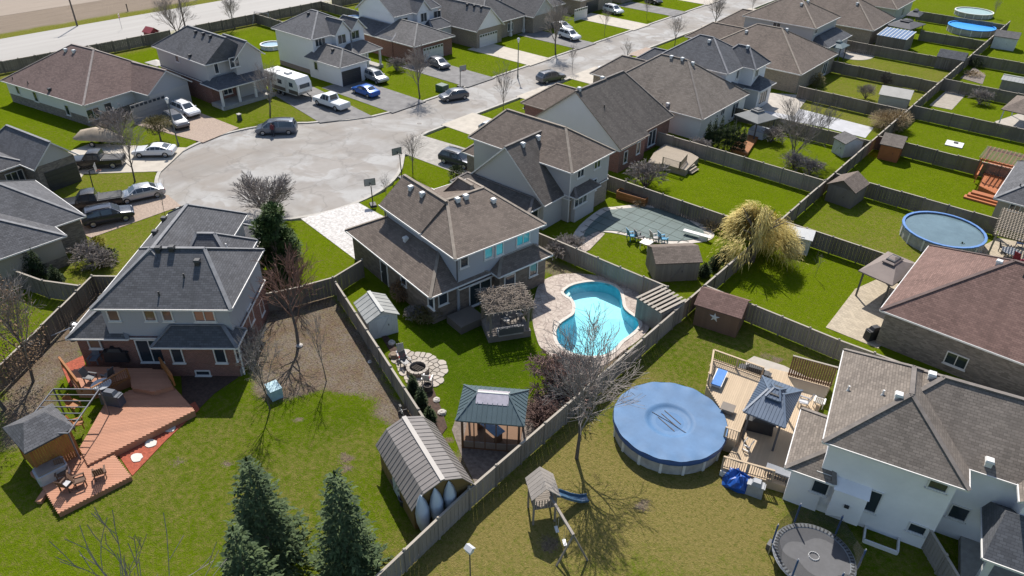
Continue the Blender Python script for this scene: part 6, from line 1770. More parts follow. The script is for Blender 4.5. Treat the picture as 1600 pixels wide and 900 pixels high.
m = MB(); m.box((0, 0, 0.83), (L*0.86, W*0.8, 0.1), taper=0.94); m.obj('cover', [plain('tub_cover', (0.24, 0.19, 0.16), 0.6)], t)
# black metal canopy frame
c, rz, L, W = rect_from((108, 658), (148, 602), (85, 632), 2.6)
t = thing('canopy_frame', 'bare black metal canopy frame over the red deck', 'canopy', (c.x, c.y, 0.5), rz)
L, W = 4.0, 3.0
m = MB()
for a, b in (((-L/2, -W/2), (L/2, -W/2)), ((L/2, -W/2), (L/2, W/2)), ((L/2, W/2), (-L/2, W/2)), ((-L/2, W/2), (-L/2, -W/2))): m.bar((*a, 2.3), (*b, 2.3), 0.07, 0.08)
m.obj('top_frame', [plain('frame_metal', (0.16, 0.165, 0.18), 0.4, metal=0.4)], t)
for i in range(1, 7):
    m = MB(); x = -L/2+L*i/7; m.bar((x, -W/2, 2.32), (x, W/2, 2.32), 0.045, 0.06); m.obj('rafter', [plain('frame_metal', (0, 0, 0))], t)
for x in (-1, 1):
    for y in (-1, 1): m = MB(); m.box((x*L/2, y*W/2, 1.12), (0.08, 0.08, 2.3)); m.obj('post', [plain('frame_metal', (0, 0, 0))], t)
# furniture helpers
def table_round(label, px, z, r=0.65, h=0.72, top=None):
    g = G(*px, z+h); t = thing('round_table', label, 'table', (g.x, g.y, z))
    m = MB(); m.lathe([(0.001, h), (r, h), (r, h-0.04), (0.001, h-0.04)], 20); m.obj('table_top', [top or plain('table_glass', (0.35, 0.36, 0.37), 0.15)], t)
    for i in range(4): m = MB(); a = i*PI/2+.7; m.tube((math.cos(a)*r*.6, math.sin(a)*r*.6, 0), (math.cos(a)*r*.4, math.sin(a)*r*.4, h-.04), .025, .025, 6); m.obj('leg', [TRIM_G], t)
def chair(label, px, z, rz, mat, seat=None, group=None, s=1.0):
    g = G(*px, z); t = thing('garden_chair', label, 'chair', (g.x, g.y, z), R(rz), group); t.scale = (s, s, s)
    m = MB(); m.box((0.02, 0, 0.38), (0.55, 0.52, 0.06), ry=0.12); m.obj('seat', [seat or mat], t)
    m = MB()
    for i in range(5): m.box((-0.36, -0.22+0.11*i, 0.75), (0.04, 0.09, 0.75), ry=-0.32)
    m.obj('backrest', [mat], t)
    for sy in (-1, 1):
        m = MB(); m.box((0.0, sy*0.32, 0.55), (0.68, 0.11, 0.035)); m.obj('armrest', [mat], t)
        for x in (-0.25, 0.28): m = MB(); m.box((x, sy*0.3, 0.27), (0.07, 0.05, 0.54)); m.obj('leg', [mat], t)
def covered_grill(label, px, z, rz, mat, L=1.3):
    g = G(*px, z); t = thing('covered_grill', label, 'grill', (g.x, g.y, z), R(rz))
    m = MB(); m.box((0, 0, 0.45), (L, 0.62, 0.9), taper=0.92); m.lathe([(0.30, -L*0.36), (0.31, 0), (0.30, L*0.36)], 12, c=(0, 0, 0)) if False else m.box((0, 0, 1.02), (L*0.62, 0.55, 0.26), taper=0.7)
    m.obj('cover', [mat], t)
    for s in (-1, 1): m = MB(); m.box((s*L*0.44, 0, 0.82), (L*0.2, 0.5, 0.05)); m.obj('side_shelf', [mat], t)
COVER = plain('grill_cover_black', (0.025, 0.025, 0.028), 0.55, 0.2)
table_round('pale glass round table on the upper red deck', (158, 600), 0.9)
chair('dark chair at the round glass table', (143, 596), 0.9, 30, TRIM_G); chair('dark chair behind the round glass table', (171, 592), 0.9, 200, TRIM_G)
covered_grill('black covered grill against the brick wall', (186, 562), 0.9, 41, COVER, 1.7); covered_grill('dark blue-grey covered grill below the deck railing', (178, 630), 0.55, 28, plain('cover_slate', (0.07, 0.08, 0.10), 0.5), 1.5)
chair('grey cushioned chair by the brick wall', (150, 566), 0.9, -50, plain('cushion_grey', (0.13, 0.14, 0.16), 0.8))
WD_CH = woodm('chair_brown', (0.13, 0.075, 0.05), 0.7)
chair('wooden lounge chair with grey seat on the low platform', (107, 764), 0.38, 120, WD_CH, plain('seat_grey', (0.42, 0.42, 0.44), 0.7)); chair('dark slatted lounge chair turned towards the lawn', (127, 757), 0.38, 75, WD_CH); chair('wooden lounge chair alone near the platform edge', (158, 745), 0.38, 160, WD_CH)
chair('wooden chair beside the hot tub steps', (100, 745), 0.38, -20, WD_CH); chair('timber chair under the black canopy frame', (118, 640), 0.55, 20, WD_CED); chair('timber chair beside the cedar gazebo post', (124, 668), 0.55, 70, WD_CED)
g = G(70, 776); t = thing('deck_step', 'small wooden step at the low platform side', 'step', (g.x, g.y, 0), R(-50)); m = MB(); m.box((0, 0, 0.26), (1.2, 0.35, 0.05)); m.obj('tread', [WD_RED], t); m = MB(); m.box((0, 0, 0.12), (1.1, 0.3, 0.23)); m.obj('riser', [WD_RED], t)
g = G(430, 618); t = thing('storage_box', 'pale blue storage box beside the bare young tree', 'box', (g.x, g.y, 0), R(-12)); m = MB(); m.box((0, 0, 0.42), (1.05, 0.8, 0.84), taper=1.06); m.obj('bin', [plain('box_blue', (0.35, 0.50, 0.55), 0.5)], t); m = MB(); m.box((0, 0, 0.86), (1.1, 0.86, 0.06)); m.obj('lid', [plain('box_lid', (0.30, 0.46, 0.50), 0.5)], t)
# fallen hoop and wheel barrow by the left fence
g = G(90, 530); t = thing('fallen_hoop', 'portable basketball hoop lying against the dark fence', 'basketball hoop', (g.x, g.y, 0.05), R(75))
m = MB(); m.tube((-1.4, 0, 0.3), (1.2, 0, 0.6), 0.05, 0.05, 8); m.obj('pole', [RIMM], t); m = MB(); m.box((-1.6, 0, 0.3), (0.9, 1.2, 0.06)); b = m.obj('backboard', [plain('clear_board', (0.12, 0.13, 0.13), 0.2)], t)
m = MB()
for a, bb in (((-2.05, -.6), (-1.15, -.6)), ((-2.05, .6), (-1.15, .6)), ((-2.05, -.6), (-2.05, .6)), ((-1.15, -.6), (-1.15, .6)), ((-1.8, -.25), (-1.4, -.25)), ((-1.8, .25), (-1.4, .25)), ((-1.8, -.25), (-1.8, .25)), ((-1.4, -.25), (-1.4, .25))): m.bar((*a, .34), (*bb, .34), 0.05, 0.04)
m.obj('frame', [VENT_W], b); m = MB(); m.box((1.3, 0, 0.25), (0.7, 0.9, 0.4)); m.obj('base', [BLACKP], t)
for x in (-0.3, 0.3): w = link('wheel', TYRE_ME, t, (1.4, x, 0.55)); w.rotation_euler = (0.4, 0.3, 0); link('rim', RIM_ME, w)
def rock(label, px, s, mat, seed, z=0.0, group=None):
    rn = random.Random(seed); g = G(*px); m = MB(); V = []
    prof = [(0.0, 0.55), (0.35, 0.48), (0.52, 0.25), (0.5, 0.05), (0.0, -0.02)]
    m.lathe([(r*s*2+0.001, zz*s*1.6) for r, zz in prof], 9)
    m.v = [(x*rn.uniform(.82, 1.12), y*rn.uniform(.82, 1.12), zz*rn.uniform(.85, 1.1)) for x, y, zz in m.v]
    return tag(m.obj('rock', [mat], None, loc=(g.x, g.y, z)), label, 'rock', group)
RK = plain('rock_pale', (0.50, 0.46, 0.41), 0.9, 0.2); RKB = plain('rock_brown', (0.25, 0.19, 0.14), 0.9, 0.3)
rock('white rock at the foot of the reddish tree', (468, 541), 0.27, RK, 1); rock('pale rock in the mulch below the metal shed', (612, 537), 0.3, RK, 2); rock('brown boulder at the fire pit edge', (616, 557), 0.42, RKB, 3)
rock('small pale rock in the mulch beside the fire pit chairs', (682, 626), 0.26, RK, 4); rock('pale rock at the lower end of the mulch bed', (691, 646), 0.3, RK, 5); rock('pale pebble at the leafy fence foot', (578, 566), 0.18, RK, 6)
# ---------------------------------------------------------------- fire pit patio of separate flagstones
pit = PP((616, 562), (626, 549), (655, 551), (678, 559), (695, 569), (696, 583), (686, 598), (672, 605), (652, 610), (630, 585))
c = G(655, 578); st_root = thing('flagstone_patio', 'irregular pale flagstone patio around the fire pit', 'patio', (c.x, c.y, 0))
m = MB(); m.prism([(p[0]-c.x, p[1]-c.y) for p in pit], -0.05, 0.03); m.obj('sand_joint', [plain('joint_dark', (0.10, 0.085, 0.07), 0.95)], st_root)
FLAG = woodm('flagstone', (0.44, 0.39, 0.33), 0.85, 0.2, 0.35)
rn = random.Random(9); xs = [p[0]-c.x for p in pit]; ys = [p[1]-c.y for p in pit]
seeds = []
tries = 0
while tries < 3000:
    tries += 1
    p = (rn.uniform(min(xs), max(xs)), rn.uniform(min(ys), max(ys)))
    if sdist(np.array([p[0]+c.x]), np.array([p[1]+c.y]), pit)[0] > 0.12 and all(math.hypot(p[0]-s[0], p[1]-s[1]) > 0.36 for s in seeds): seeds.append(p)
def clip(poly, n, d):
    out = []
    for a, b in zip(poly, poly[1:]+poly[:1]):
        da = a[0]*n[0]+a[1]*n[1]-d; db = b[0]*n[0]+b[1]*n[1]-d
        if da <= 0: out.append(a)
        if (da < 0) != (db < 0): k = da/(da-db); out.append((a[0]+(b[0]-a[0])*k, a[1]+(b[1]-a[1])*k))
    return out
for i, s in enumerate(seeds):
    cell = [(s[0]+0.42*math.cos(a*PI/5), s[1]+0.42*math.sin(a*PI/5)) for a in range(10)]
    for j, q in enumerate(seeds):
        if i == j: continue
        nx, ny = q[0]-s[0], q[1]-s[1]; dd = math.hypot(nx, ny)
        if dd < 1.5: cell = clip(cell, (nx/dd, ny/dd), (s[0]*nx+s[1]*ny)/dd+dd/2-0.035)
    if len(cell) > 2:
        m = MB(); m.prism(cell, 0.0, 0.055+rn.uniform(0, .02)); m.obj('flagstone', [FLAG], st_root)
g = G(653, 580); t = thing('fire_pit', 'round stone fire pit ring at the flagstone patio centre', 'fire pit', (g.x, g.y, 0.05))
for k in range(3):
    for i in range(14):
        a = (i+0.5*(k % 2))*2*PI/14; m = MB(); m.box((0.72*math.cos(a), 0.72*math.sin(a), 0.07+0.135*k), (0.24, 0.30, 0.125), rz=a); m.obj('block', [FLAG if k == 2 else plain('pit_block', (0.28, 0.22, 0.17), 0.9, 0.3)], t)
m = MB(); m.lathe([(0.001, 0.1), (0.6, 0.1), (0.6, 0.02)], 16); m.obj('ash_bed', [plain('ash', (0.03, 0.03, 0.03), 0.95)], t)
m = MB()
for i in range(4): m.bar((-.45, -.2+.13*i, .2), (.4, -.2+.15*i, .3), .07, .07)
m.obj('logs', [BARK_D], t)
CH_G = plain('chair_grey', (0.42, 0.40, 0.38), 0.7)
chair('pale chair with a red cushion at the fire pit', (628, 560), 0.06, -30, CH_G, plain('cushion_red', (0.55, 0.03, 0.03), 0.8)); chair('dark metal chair beside the red-cushioned chair', (634, 571), 0.06, -10, TRIM_G); chair('white chair with maroon seat below the fire pit', (668, 598), 0.06, 120, plain('chair_white', (0.62, 0.6, 0.57), 0.6), plain('cushion_maroon', (0.18, 0.05, 0.06), 0.8))
g = G(669, 611); t = thing('planter_barrel', 'dark round planter behind the white chair', 'planter', (g.x, g.y, 0)); m = MB(); m.lathe([(0.30, 0), (0.36, 0.3), (0.32, 0.6), (0.26, 0.6), (0.26, 0.45), (0.001, 0.45)], 14); m.obj('tub', [plain('tub_dark', (0.07, 0.055, 0.045), 0.8)], t); m = MB(); m.lathe([(0.365, 0.26), (0.37, 0.34)], 14); m.obj('hoop', [TRIM_G], t)
# vine pergola over raised deck
c, rz, L, W = rect_from((757, 492), (831, 481), (820, 444), 2.9)
t = thing('vine_pergola', 'weathered pergola covered by dry vines behind the blue grey house', 'pergola', (c.x, c.y, 0), rz)
for x in (-1, 1):
    for y in (-1, 1): m = MB(); m.box((x*(L/2-.35), y*(W/2-.35), 1.35), (0.15, 0.15, 2.7)); m.obj('post', [WD_GREY], t)
for y in (-1, 1): m = MB(); m.bar((-L/2, y*(W/2-.35), 2.72), (L/2, y*(W/2-.35), 2.72), .06, .2); m.obj('beam', [WD_GREY], t)
for i in range(11): m = MB(); x = -L/2+.1+(L-.2)*i/10; m.bar((x, -W/2-.25, 2.88), (x, W/2+.25, 2.88), .05, .14); m.obj('rafter', [WD_GREY], t)
for i in range(13): m = MB(); y = -W/2-.1+(W+.2)*i/12; m.bar((-L/2-.15, y, 2.98), (L/2+.15, y, 2.98), .06, .05); m.obj('slat', [WD_GREY], t)
m = MB(); rn = random.Random(2); VINE = woodm('dry_vine', (0.26, 0.215, 0.175), 0.95, 0.3, 0.4)
for i in range(1500):
    p = Vector((rn.uniform(-L/2, L/2), rn.uniform(-W/2, W/2*0.8), rn.uniform(2.98, 3.22))); d = Vector((rn.uniform(-1, 1), rn.uniform(-1, 1), rn.uniform(-.25, .3)))*rn.uniform(.2, .6); m.tube(p, p+d, .018, .012, 3, caps=False)
for i in range(260):
    a = rn.choice((-1, 1)); p = Vector((a*(L/2-.2)+rn.uniform(-.2, .2), rn.uniform(-W/2, W/2), 3.0)); m.tube(p, p+Vector((rn.uniform(-.3, .3), rn.uniform(-.3, .3), -rn.uniform(.4, 1.9))), .014, .01, 3, caps=False)
stuff(m.obj('vines', [VINE], t))
m = MB(); m.box((0, 0, 0.28), (L-.3, W-.3, .56)); m.obj('platform', [WD_GREY], t)
for i in range(16): m = MB(); m.box((0, -W/2+.25+(W-.5)*i/15, 0.58), (L-.4, .17, .04)); m.obj('plank', [WD_GREY], t)
chair('dark cushioned chair under the vine pergola', (790, 505), 0.6, 0, TRIM_G, CH_G); chair('dark cushioned chair beside the pergola post', (815, 498), 0.6, 180, TRIM_G, CH_G)
g = G(797, 520, 0.6); t = thing('patio_sofa', 'dark low sofa along the open side of the vine pergola', 'sofa', (g.x, g.y, 0.6), rz); m = MB(); m.box((0, 0, .22), (2.0, .7, .4)); m.obj('seat', [CH_G], t); m = MB(); m.box((0, -.35, .5), (2.0, .15, .6)); m.obj('backrest', [TRIM_G], t)
# metal-roofed gazebo
t, L, W = gazebo('metal-roofed gazebo with skylight on the gravel corner', (714, 657), (822, 666), (824, 609), 2.75, 3.75, 2.0, MET_G, ribs=0.32, post=WD_BRN)
m = MB(); k = 0.34
for s in (-1, 1): m.face([(-1.05, s*0.05, 3.78), (1.05, s*0.05, 3.78), (1.05, s*W*0.2, 3.38), (-1.05, s*W*0.2, 3.38)][::s])
m.obj('skylight', [plain('skylight_panel', (0.55, 0.50, 0.54), 0.15)], t)
for x in np.linspace(-L/2+.4, L/2-.4, 6): m = MB(); m.box((float(x), -W/2+.36, 1.3), (.07, .07, 2.5)); m.obj('screen_post', [WD_BRN], t)
m = MB(); m.box((0, -W/2+.36, .32), (L-.8, .05, .64)); m.obj('low_wall', [WD_GREY], t); m = MB(); m.box((0, 0, .06), (L-.6, W-.6, .12)); m.obj('floor', [WD_BRN], t)
g = G(765, 668, .8); t = thing('bar_table', 'dark bar table with blue glassware in the gazebo', 'table', (g.x, g.y, .12), R(-8)); m = MB(); m.box((0, 0, .9), (2.2, .8, .07)); m.obj('table_top', [plain('bar_blue', (0.22, 0.30, 0.42), 0.2)], t)
for x in (-.9, .9): m = MB(); m.box((x, 0, .43), (.1, .6, .86)); m.obj('leg', [WD_BRN], t)
# bicycles / clutter by the fence: a patio lounger frame
g = G(628, 652); t = thing('folded_bicycle', 'dark bicycle leaning on the fence behind the barn shed', 'bicycle', (g.x, g.y, 0), R(-25))
for x in (-.5, .5): w = link('wheel', TYRE_ME, t, (x, 0, .34)); w.rotation_euler = (PI/2, 0, 0); w.scale = (1, 1, .25); link('rim', RIM_ME, w)
m = MB(); m.path([(-.5, 0, .34), (-.15, 0, .75), (.35, 0, .8), (.5, 0, .34)], .02); m.path([(-.15, 0, .75), (0, 0, .35), (.35, 0, .8)], .02); m.obj('frame', [VENT_W], t); m = MB(); m.bar((.38, -.3, .98), (.38, .3, .98), .04, .04); m.obj('handlebar', [BLACKP], t); m = MB(); m.box((-.2, 0, .9), (.26, .14, .07)); m.obj('saddle', [BLACKP], t)
for x, y in ((622, 758), (634, 786)):
    g = G(x, y); t = thing('plant_pot', 'large dark plant tub along the barn shed wall', 'planter', (g.x, g.y, 0), 0, 'tubs by the barn shed'); m = MB(); m.lathe([(.36, 0), (.42, .55), (.36, .55), (.34, .42), (.001, .42)], 14); m.obj('tub', [BLACKP], t); m = MB(); m.lathe([(.43, .5), (.45, .58), (.38, .58)], 14); m.obj('rim', [TRIM_G], t)

# ---------------------------------------------------------------- swimming pools
t = NT('pool_plaster'); PLAST = t.out(t.mix(t.noise(2.0, 4), (0.40, 0.70, 0.76), (0.55, 0.80, 0.84)), 0.6)
cp = np.mean(np.array(POOLS), 0); pr = thing('swimming_pool', 'turquoise free-form swimming pool in stamped stone patio', 'pool', (cp[0], cp[1], 0))
loc = [(p[0]-cp[0], p[1]-cp[1]) for p in POOLS]
m = MB(); n = len(loc)
d0 = G(925, 450); d1 = G(905, 548); ax = Vector((d1.x-d0.x, d1.y-d0.y)); axn = ax.normalized()
def depth(p):
    f = ((p[0]+cp[0]-d0.x)*axn.x+(p[1]+cp[1]-d0.y)*axn.y)/ax.length
    return -1.0-1.1*max(0.0, min(1.0, (f-0.32)/0.4))
import bmesh
bm = bmesh.new(); vs = [bm.verts.new((p[0], p[1], 0)) for p in loc]; bm.faces.new(vs); bmesh.ops.triangulate(bm, faces=bm.faces[:]); bmesh.ops.subdivide_edges(bm, edges=bm.edges[:], cuts=3, use_grid_fill=True)
for v in bm.verts: v.co.z = depth((v.co.x, v.co.y))
me = bpy.data.meshes.new('pool_floor'); bm.to_mesh(me); bm.free(); me.materials.append(PLAST); link('pool_floor', me, pr)
for i in range(n):
    a, b = loc[i], loc[(i+1) % n]
    for k in range(1): m.face([(*a, 0.03), (*b, 0.03), (*b, -2.2), (*a, -2.2)])
m.obj('pool_wall', [plain('pool_liner', (0.10, 0.48, 0.60), 0.5, 0.12, 3.0)], pr)
m = MB(); band(m, loc+[loc[0]], offset_ring(loc+[loc[0]], -0.28 if sum(a[0]*b[1]-b[0]*a[1] for a, b in zip(loc, loc[1:]+loc[:1])) > 0 else 0.28), 0.03, 0.085); m.obj('coping', [plain('coping_pale', (0.55, 0.50, 0.44), 0.8)], pr)
tw = NT('pool_water')
for nd in list(tw.n): 
    if nd.type == 'BSDF_PRINCIPLED': tw.n.remove(nd)
tr = tw.node('ShaderNodeBsdfTransparent'); tr.inputs[0].default_value = (0.72, 0.95, 0.97, 1); gl = tw.node('ShaderNodeBsdfGlossy', i_Roughness=0.12); fr_ = tw.node('ShaderNodeFresnel', i_IOR=1.33); mx = tw.node('ShaderNodeMixShader')
bp = tw.node('ShaderNodeBump', i_Strength=0.15, i_Distance=0.04); nn = tw.node('ShaderNodeTexNoise', i_Scale=3.0, i_Detail=3.0); tw.l.new(tw.pos(), nn.inputs['Vector']); tw.l.new(nn.outputs[0], bp.inputs['Height']); tw.l.new(bp.outputs[0], fr_.inputs['Normal']); tw.l.new(bp.outputs[0], gl.inputs['Normal'])
tw.l.new(fr_.outputs[0], mx.inputs[0]); tw.l.new(tr.outputs[0], mx.inputs[1]); tw.l.new(gl.outputs[0], mx.inputs[2]); tw.l.new(mx.outputs[0], tw.n['Material Output'].inputs[0])
WATER = tw.mat
_wl = loc if sum(a[0]*b[1]-b[0]*a[1] for a, b in zip(loc, loc[1:]+loc[:1])) > 0 else loc[::-1]
m = MB(); m.face([(p[0], p[1], -0.12) for p in _wl]); m.obj('water', [WATER], pr)
g = [G(*p) for p in ((882, 458), (893, 470), (899, 465), (888, 452))]
for i in range(4):
    k0, k1 = i/4, (i+1)/4; a = g[0].lerp(g[3], k0); b = g[0].lerp(g[3], k1); e = g[1].lerp(g[2], k0); f = g[1].lerp(g[2], k1)
    m = MB(); m.prism([(q.x-cp[0], q.y-cp[1]) for q in (g[0].lerp(g[1], 0.1+0.22*i), g[0].lerp(g[1], 0.1+0.22*(i+1)), g[3].lerp(g[2], 0.1+0.22*(i+1)), g[3].lerp(g[2], 0.1+0.22*i))], -1.0, -0.2-0.2*i); m.obj('pool_step', [VENT_W], pr)
for s in (0, 0.5):
    g2 = G(870, 516+s*12); m = MB(); m.path([(g2.x-cp[0]-.5, g2.y-cp[1]+.1, 0.05), (g2.x-cp[0]-.4, g2.y-cp[1]+.1, .75), (g2.x-cp[0]+.2, g2.y-cp[1], .8), (g2.x-cp[0]+.5, g2.y-cp[1], -.6)], .03); m.obj('handrail', [RIMM], pr)
# safety-covered pool
cov = smooth_loop(PP((912, 372), (922, 352), (948, 331), (965, 328), (1000, 325), (1025, 327), (1048, 334), (1072, 344), (1092, 356), (1100, 365), (1092, 373), (1062, 377), (1030, 376), (1005, 371), (965, 362), (935, 362)), 3)
cc = np.mean(np.array(cov), 0); bord = [(cc[0]+(p[0]-cc[0])*1.17, cc[1]+(p[1]-cc[1])*1.2) for p in cov]
sheet('pool_surround', bord, 0.05, plain('pale_surround', (0.52, 0.47, 0.41), 0.85, 0.2, 1.5))
sheet('pool_terrace', PP((893, 386), (928, 352), (945, 366), (922, 390), (905, 400)), 0.056, POOLDECK_M)
pr = thing('covered_pool', 'green mesh-covered swimming pool with stitched grid', 'pool', (cc[0], cc[1], 0))
m = MB(); m.prism([(p[0]-cc[0], p[1]-cc[1]) for p in cov], 0.06, 0.10); m.obj('cover', [plain('cover_green', (0.08, 0.118, 0.112), 0.7, 0.18, 0.8)], pr)
lc = [(p[0]-cc[0], p[1]-cc[1]) for p in cov]
for axis in (0, 1):
    lo = min(p[axis] for p in lc); hi = max(p[axis] for p in lc); v = lo+0.75
    while v < hi:
        xs = sorted(a[1-axis]+(b[1-axis]-a[1-axis])*(v-a[axis])/(b[axis]-a[axis]) for a, b in zip(lc, lc[1:]+lc[:1]) if (a[axis] <= v) != (b[axis] <= v))
        for a, b in zip(xs[::2], xs[1::2]):
            m = MB(); p, q = ((v, a-.5), (v, b+.5)) if axis == 0 else ((a-.5, v), (b+.5, v)); m.bar((*p, .108), (*q, .108), .055, .02); m.obj('strap', [plain('strap_dark', (0.07, 0.10, 0.085), 0.7)], pr)
        v += 1.35
c, rz, L, W = rect_from((1076, 364), (1101, 371), (1103, 366), 0.5)
t = thing('diving_board', 'white diving board at the covered pool end', 'diving board', (c.x, c.y, 0), rz); m = MB(); m.box((0, 0, .5), (2.8, .5, .07)); m.obj('board', [VENT_W], t); m = MB(); m.box((.7, 0, .25), (.8, .45, .45)); m.obj('stand', [VENT_W], t)
for i, (x, lb, mt) in enumerate(((986, 'blue poolside chair next to the first dark chair', plain('plastic_blue', (0.05, 0.25, 0.42), 0.5)), (998, 'dark poolside chair between blue chair and white table', TRIM_G), (1022, 'grey poolside chair on the table far side', CH_G), (1035, 'blue poolside chair nearest the board-sided shed', plain('plastic_blue', (0, 0, 0))))):
    chair(lb, (x, 374+i*1.6), 0.05, 60, mt, s=1.15)
g = G(1010, 379, .7); t = thing('poolside_table', 'white square table between the poolside chairs', 'table', (g.x, g.y, .05), 0); m = MB(); m.box((0, 0, .7), (1.0, 1.0, .05)); m.obj('table_top', [VENT_W], t)
for x in (-.4, .4):
    for y in (-.4, .4): m = MB(); m.box((x, y, .34), (.06, .06, .68)); m.obj('leg', [VENT_W], t)
g = G(885, 345); t = thing('closed_parasol', 'closed blue and white parasol on the covered pool terrace', 'parasol', (g.x, g.y, 0)); m = MB(); m.tube((0, 0, 0), (0, 0, 2.5), .025, .025, 6); m.obj('pole', [RIMM], t); m = MB(); m.lathe([(.16, 1.0), (.2, 1.3), (.1, 2.0), (.03, 2.5)], 10); m.obj('canopy', [plain('parasol_blue', (0.18, 0.22, 0.32), 0.8)], t)
c, rz, L, W = rect_from((969, 305), (1003, 315), (1004, 306), .8)
t = thing('raised_planter', 'orange wooden raised planter against the covered pool fence', 'planter', (c.x, c.y+.3, 0), rz)
for y in (-.5, .5):
    for z in (.2, .5, .8): m = MB(); m.box((0, y, z), (3.4, .06, .27)); m.obj('plank', [WD_CED], t)
for x in (-1.68, 1.68): m = MB(); m.box((x, 0, .5), (.06, 1.0, .9)); m.obj('end_board', [WD_CED], t)
m = MB(); m.box((0, 0, .4), (3.3, .94, .8)); m.obj('soil', [MULCH], t)
# round pools
def round_pool(label, ctr, r, h, wallm, topm, rimm, water=True, seg=28):
    t = thing('round_pool', label, 'pool', (ctr[0], ctr[1], 0))
    m = MB(); m.lathe([(r, 0), (r, h)], seg); m.obj('wall', [wallm], t)
    for i in range(14):
        a = i*2*PI/14; m = MB(); m.box((math.cos(a)*(r+.03), math.sin(a)*(r+.03), h/2), (.08, .16, h), rz=a); m.obj('upright', [VENT_W], t)
    m = MB(); m.lathe([(r-.12, h-.03), (r-.12, h+.05), (r+.12, h+.05), (r+.12, h-.08)], seg); m.obj('rim', [rimm], t)
    m = MB(); m.lathe([(r-.1, h-.12), (r*.6, h-.12), (0.001, h-.12)], seg); m.obj('water', [topm], t)
    return t
BLUEC = plain('cover_blue', (0.08, 0.17, 0.31), 0.6, 0.22, 0.5, spec=0.3); BLUED = plain('cover_skirt', (0.03, 0.09, 0.26), 0.5, 0.1); PWALL = plain('pool_panel', (0.40, 0.39, 0.37), 0.6, 0.25, 2.0)
g = G(1047, 655, 1.3); Rr = (G(962, 655, 1.3)-G(1132, 655, 1.3)).length/2
t = thing('round_pool', 'round above-ground pool under a sagging pale blue cover', 'pool', (g.x, g.y, 0))
m = MB(); m.lathe([(Rr, 0), (Rr, 1.2)], 36); m.obj('wall', [PWALL], t)
for i in range(16): a = i*2*PI/16; m = MB(); m.box((math.cos(a)*(Rr+.03), math.sin(a)*(Rr+.03), .6), (.08, .18, 1.2), rz=a); m.obj('upright', [VENT_W], t)
rn = random.Random(3); V = []; F = []; NR, NS = 26, 72
for i in range(NR+1):
    f = i/NR; r = f*(Rr+.10)
    for j in range(NS):
        a = 2*PI*j/NS; wr = 0.035*math.sin(a*16)*max(0, f-.75)*4+0.006*math.sin(a*7+f*9)
        z = 1.30-0.10*(1-f)-(0.14 if f < .36 else 0.14*max(0, 1-(f-.36)/.06))+wr*(f > .4)
        scal = 1+0.004*math.cos(a*16)*(f > .9)
        V.append((r*scal*math.cos(a), r*scal*math.sin(a), z))
for i in range(NR):
    for j in range(NS): q = (j+1) % NS; F.append((i*NS+j, (i+1)*NS+j, (i+1)*NS+q, i*NS+q))
m = MB(); m.raw(V, F); m.obj('cover', [BLUEC], t, True)
m = MB(); m.lathe([(Rr+.12, 1.29), (Rr+.15, 1.05), (Rr+.11, .88)], 36); m.obj('cover_skirt', [BLUED], t)
m = MB(); m.lathe([(0.001, 1.085), (Rr*.355, 1.085)], 30); m.obj('puddle', [plain('puddle', (0.10, 0.19, 0.33), 0.05, 0.15, 0.8)], t)
m = MB(); m.path([(-Rr*.9, Rr*.15, 1.29), (-Rr*.4, 0, 1.12), (0, -.05, 1.11), (Rr*.45, -.3, 1.14), (Rr*.75, -.45, 1.25)], .02, 5); m.obj('cable', [TRIM_G], t)
m = MB()
for y in (-.35, .1, .5): m.bar((-.8, y+.2, 1.1), (.7, y-.25, 1.1), .05, .03)
m.obj('debris', [BARK], t)
g = G(1178, 718); m = MB()
for s in (0, .45): m.path([(s, 0, 0), (s, 0, 1.3), (s+.05, .3, 1.5), (s, .5, 1.2)], .03)
for z in (.35, .7, 1.05): m.bar((0, 0, z), (.45, 0, z), .08, .04)
tag(m.obj('pool_ladder', [VENT_W], None, loc=(g.x-.8, g.y-.3, 0)), 'white ladder hooked on the blue-covered pool wall', 'ladder')
g = G(1475, 358, 1.25); Rr = (G(1410, 356, 1.25)-G(1540, 372, 1.25)).length/2
round_pool('open round above-ground pool with murky water and blue rim', (g.x, g.y), Rr*0.98, 1.25, PWALL, plain('murky_water', (0.13, 0.19, 0.21), 0.08, 0.2, 0.5), plain('rim_blue', (0.10, 0.22, 0.48), 0.5))
g = G(1518, 42, 1.0); round_pool('far round pool under a bright blue cover', (g.x, g.y), 4.1, 1.2, PWALL, plain('far_blue', (0.03, 0.30, 0.78), 0.4), plain('far_blue', (0, 0, 0)))
g = G(1522, 18, .8); t = round_pool('pale green covered oval pool beyond the blue pool', (g.x, g.y), 3.6, .9, PWALL, plain('far_green', (0.28, 0.40, 0.38), 0.4), VENT_W)
g = G(554, 30, 1.0); round_pool('blue-rimmed pool behind the white house', (g.x, g.y), 2.6, 1.1, plain('rim_blue', (0, 0, 0)), plain('pale_water', (0.30, 0.42, 0.52), 0.2), plain('rim_blue', (0, 0, 0)))
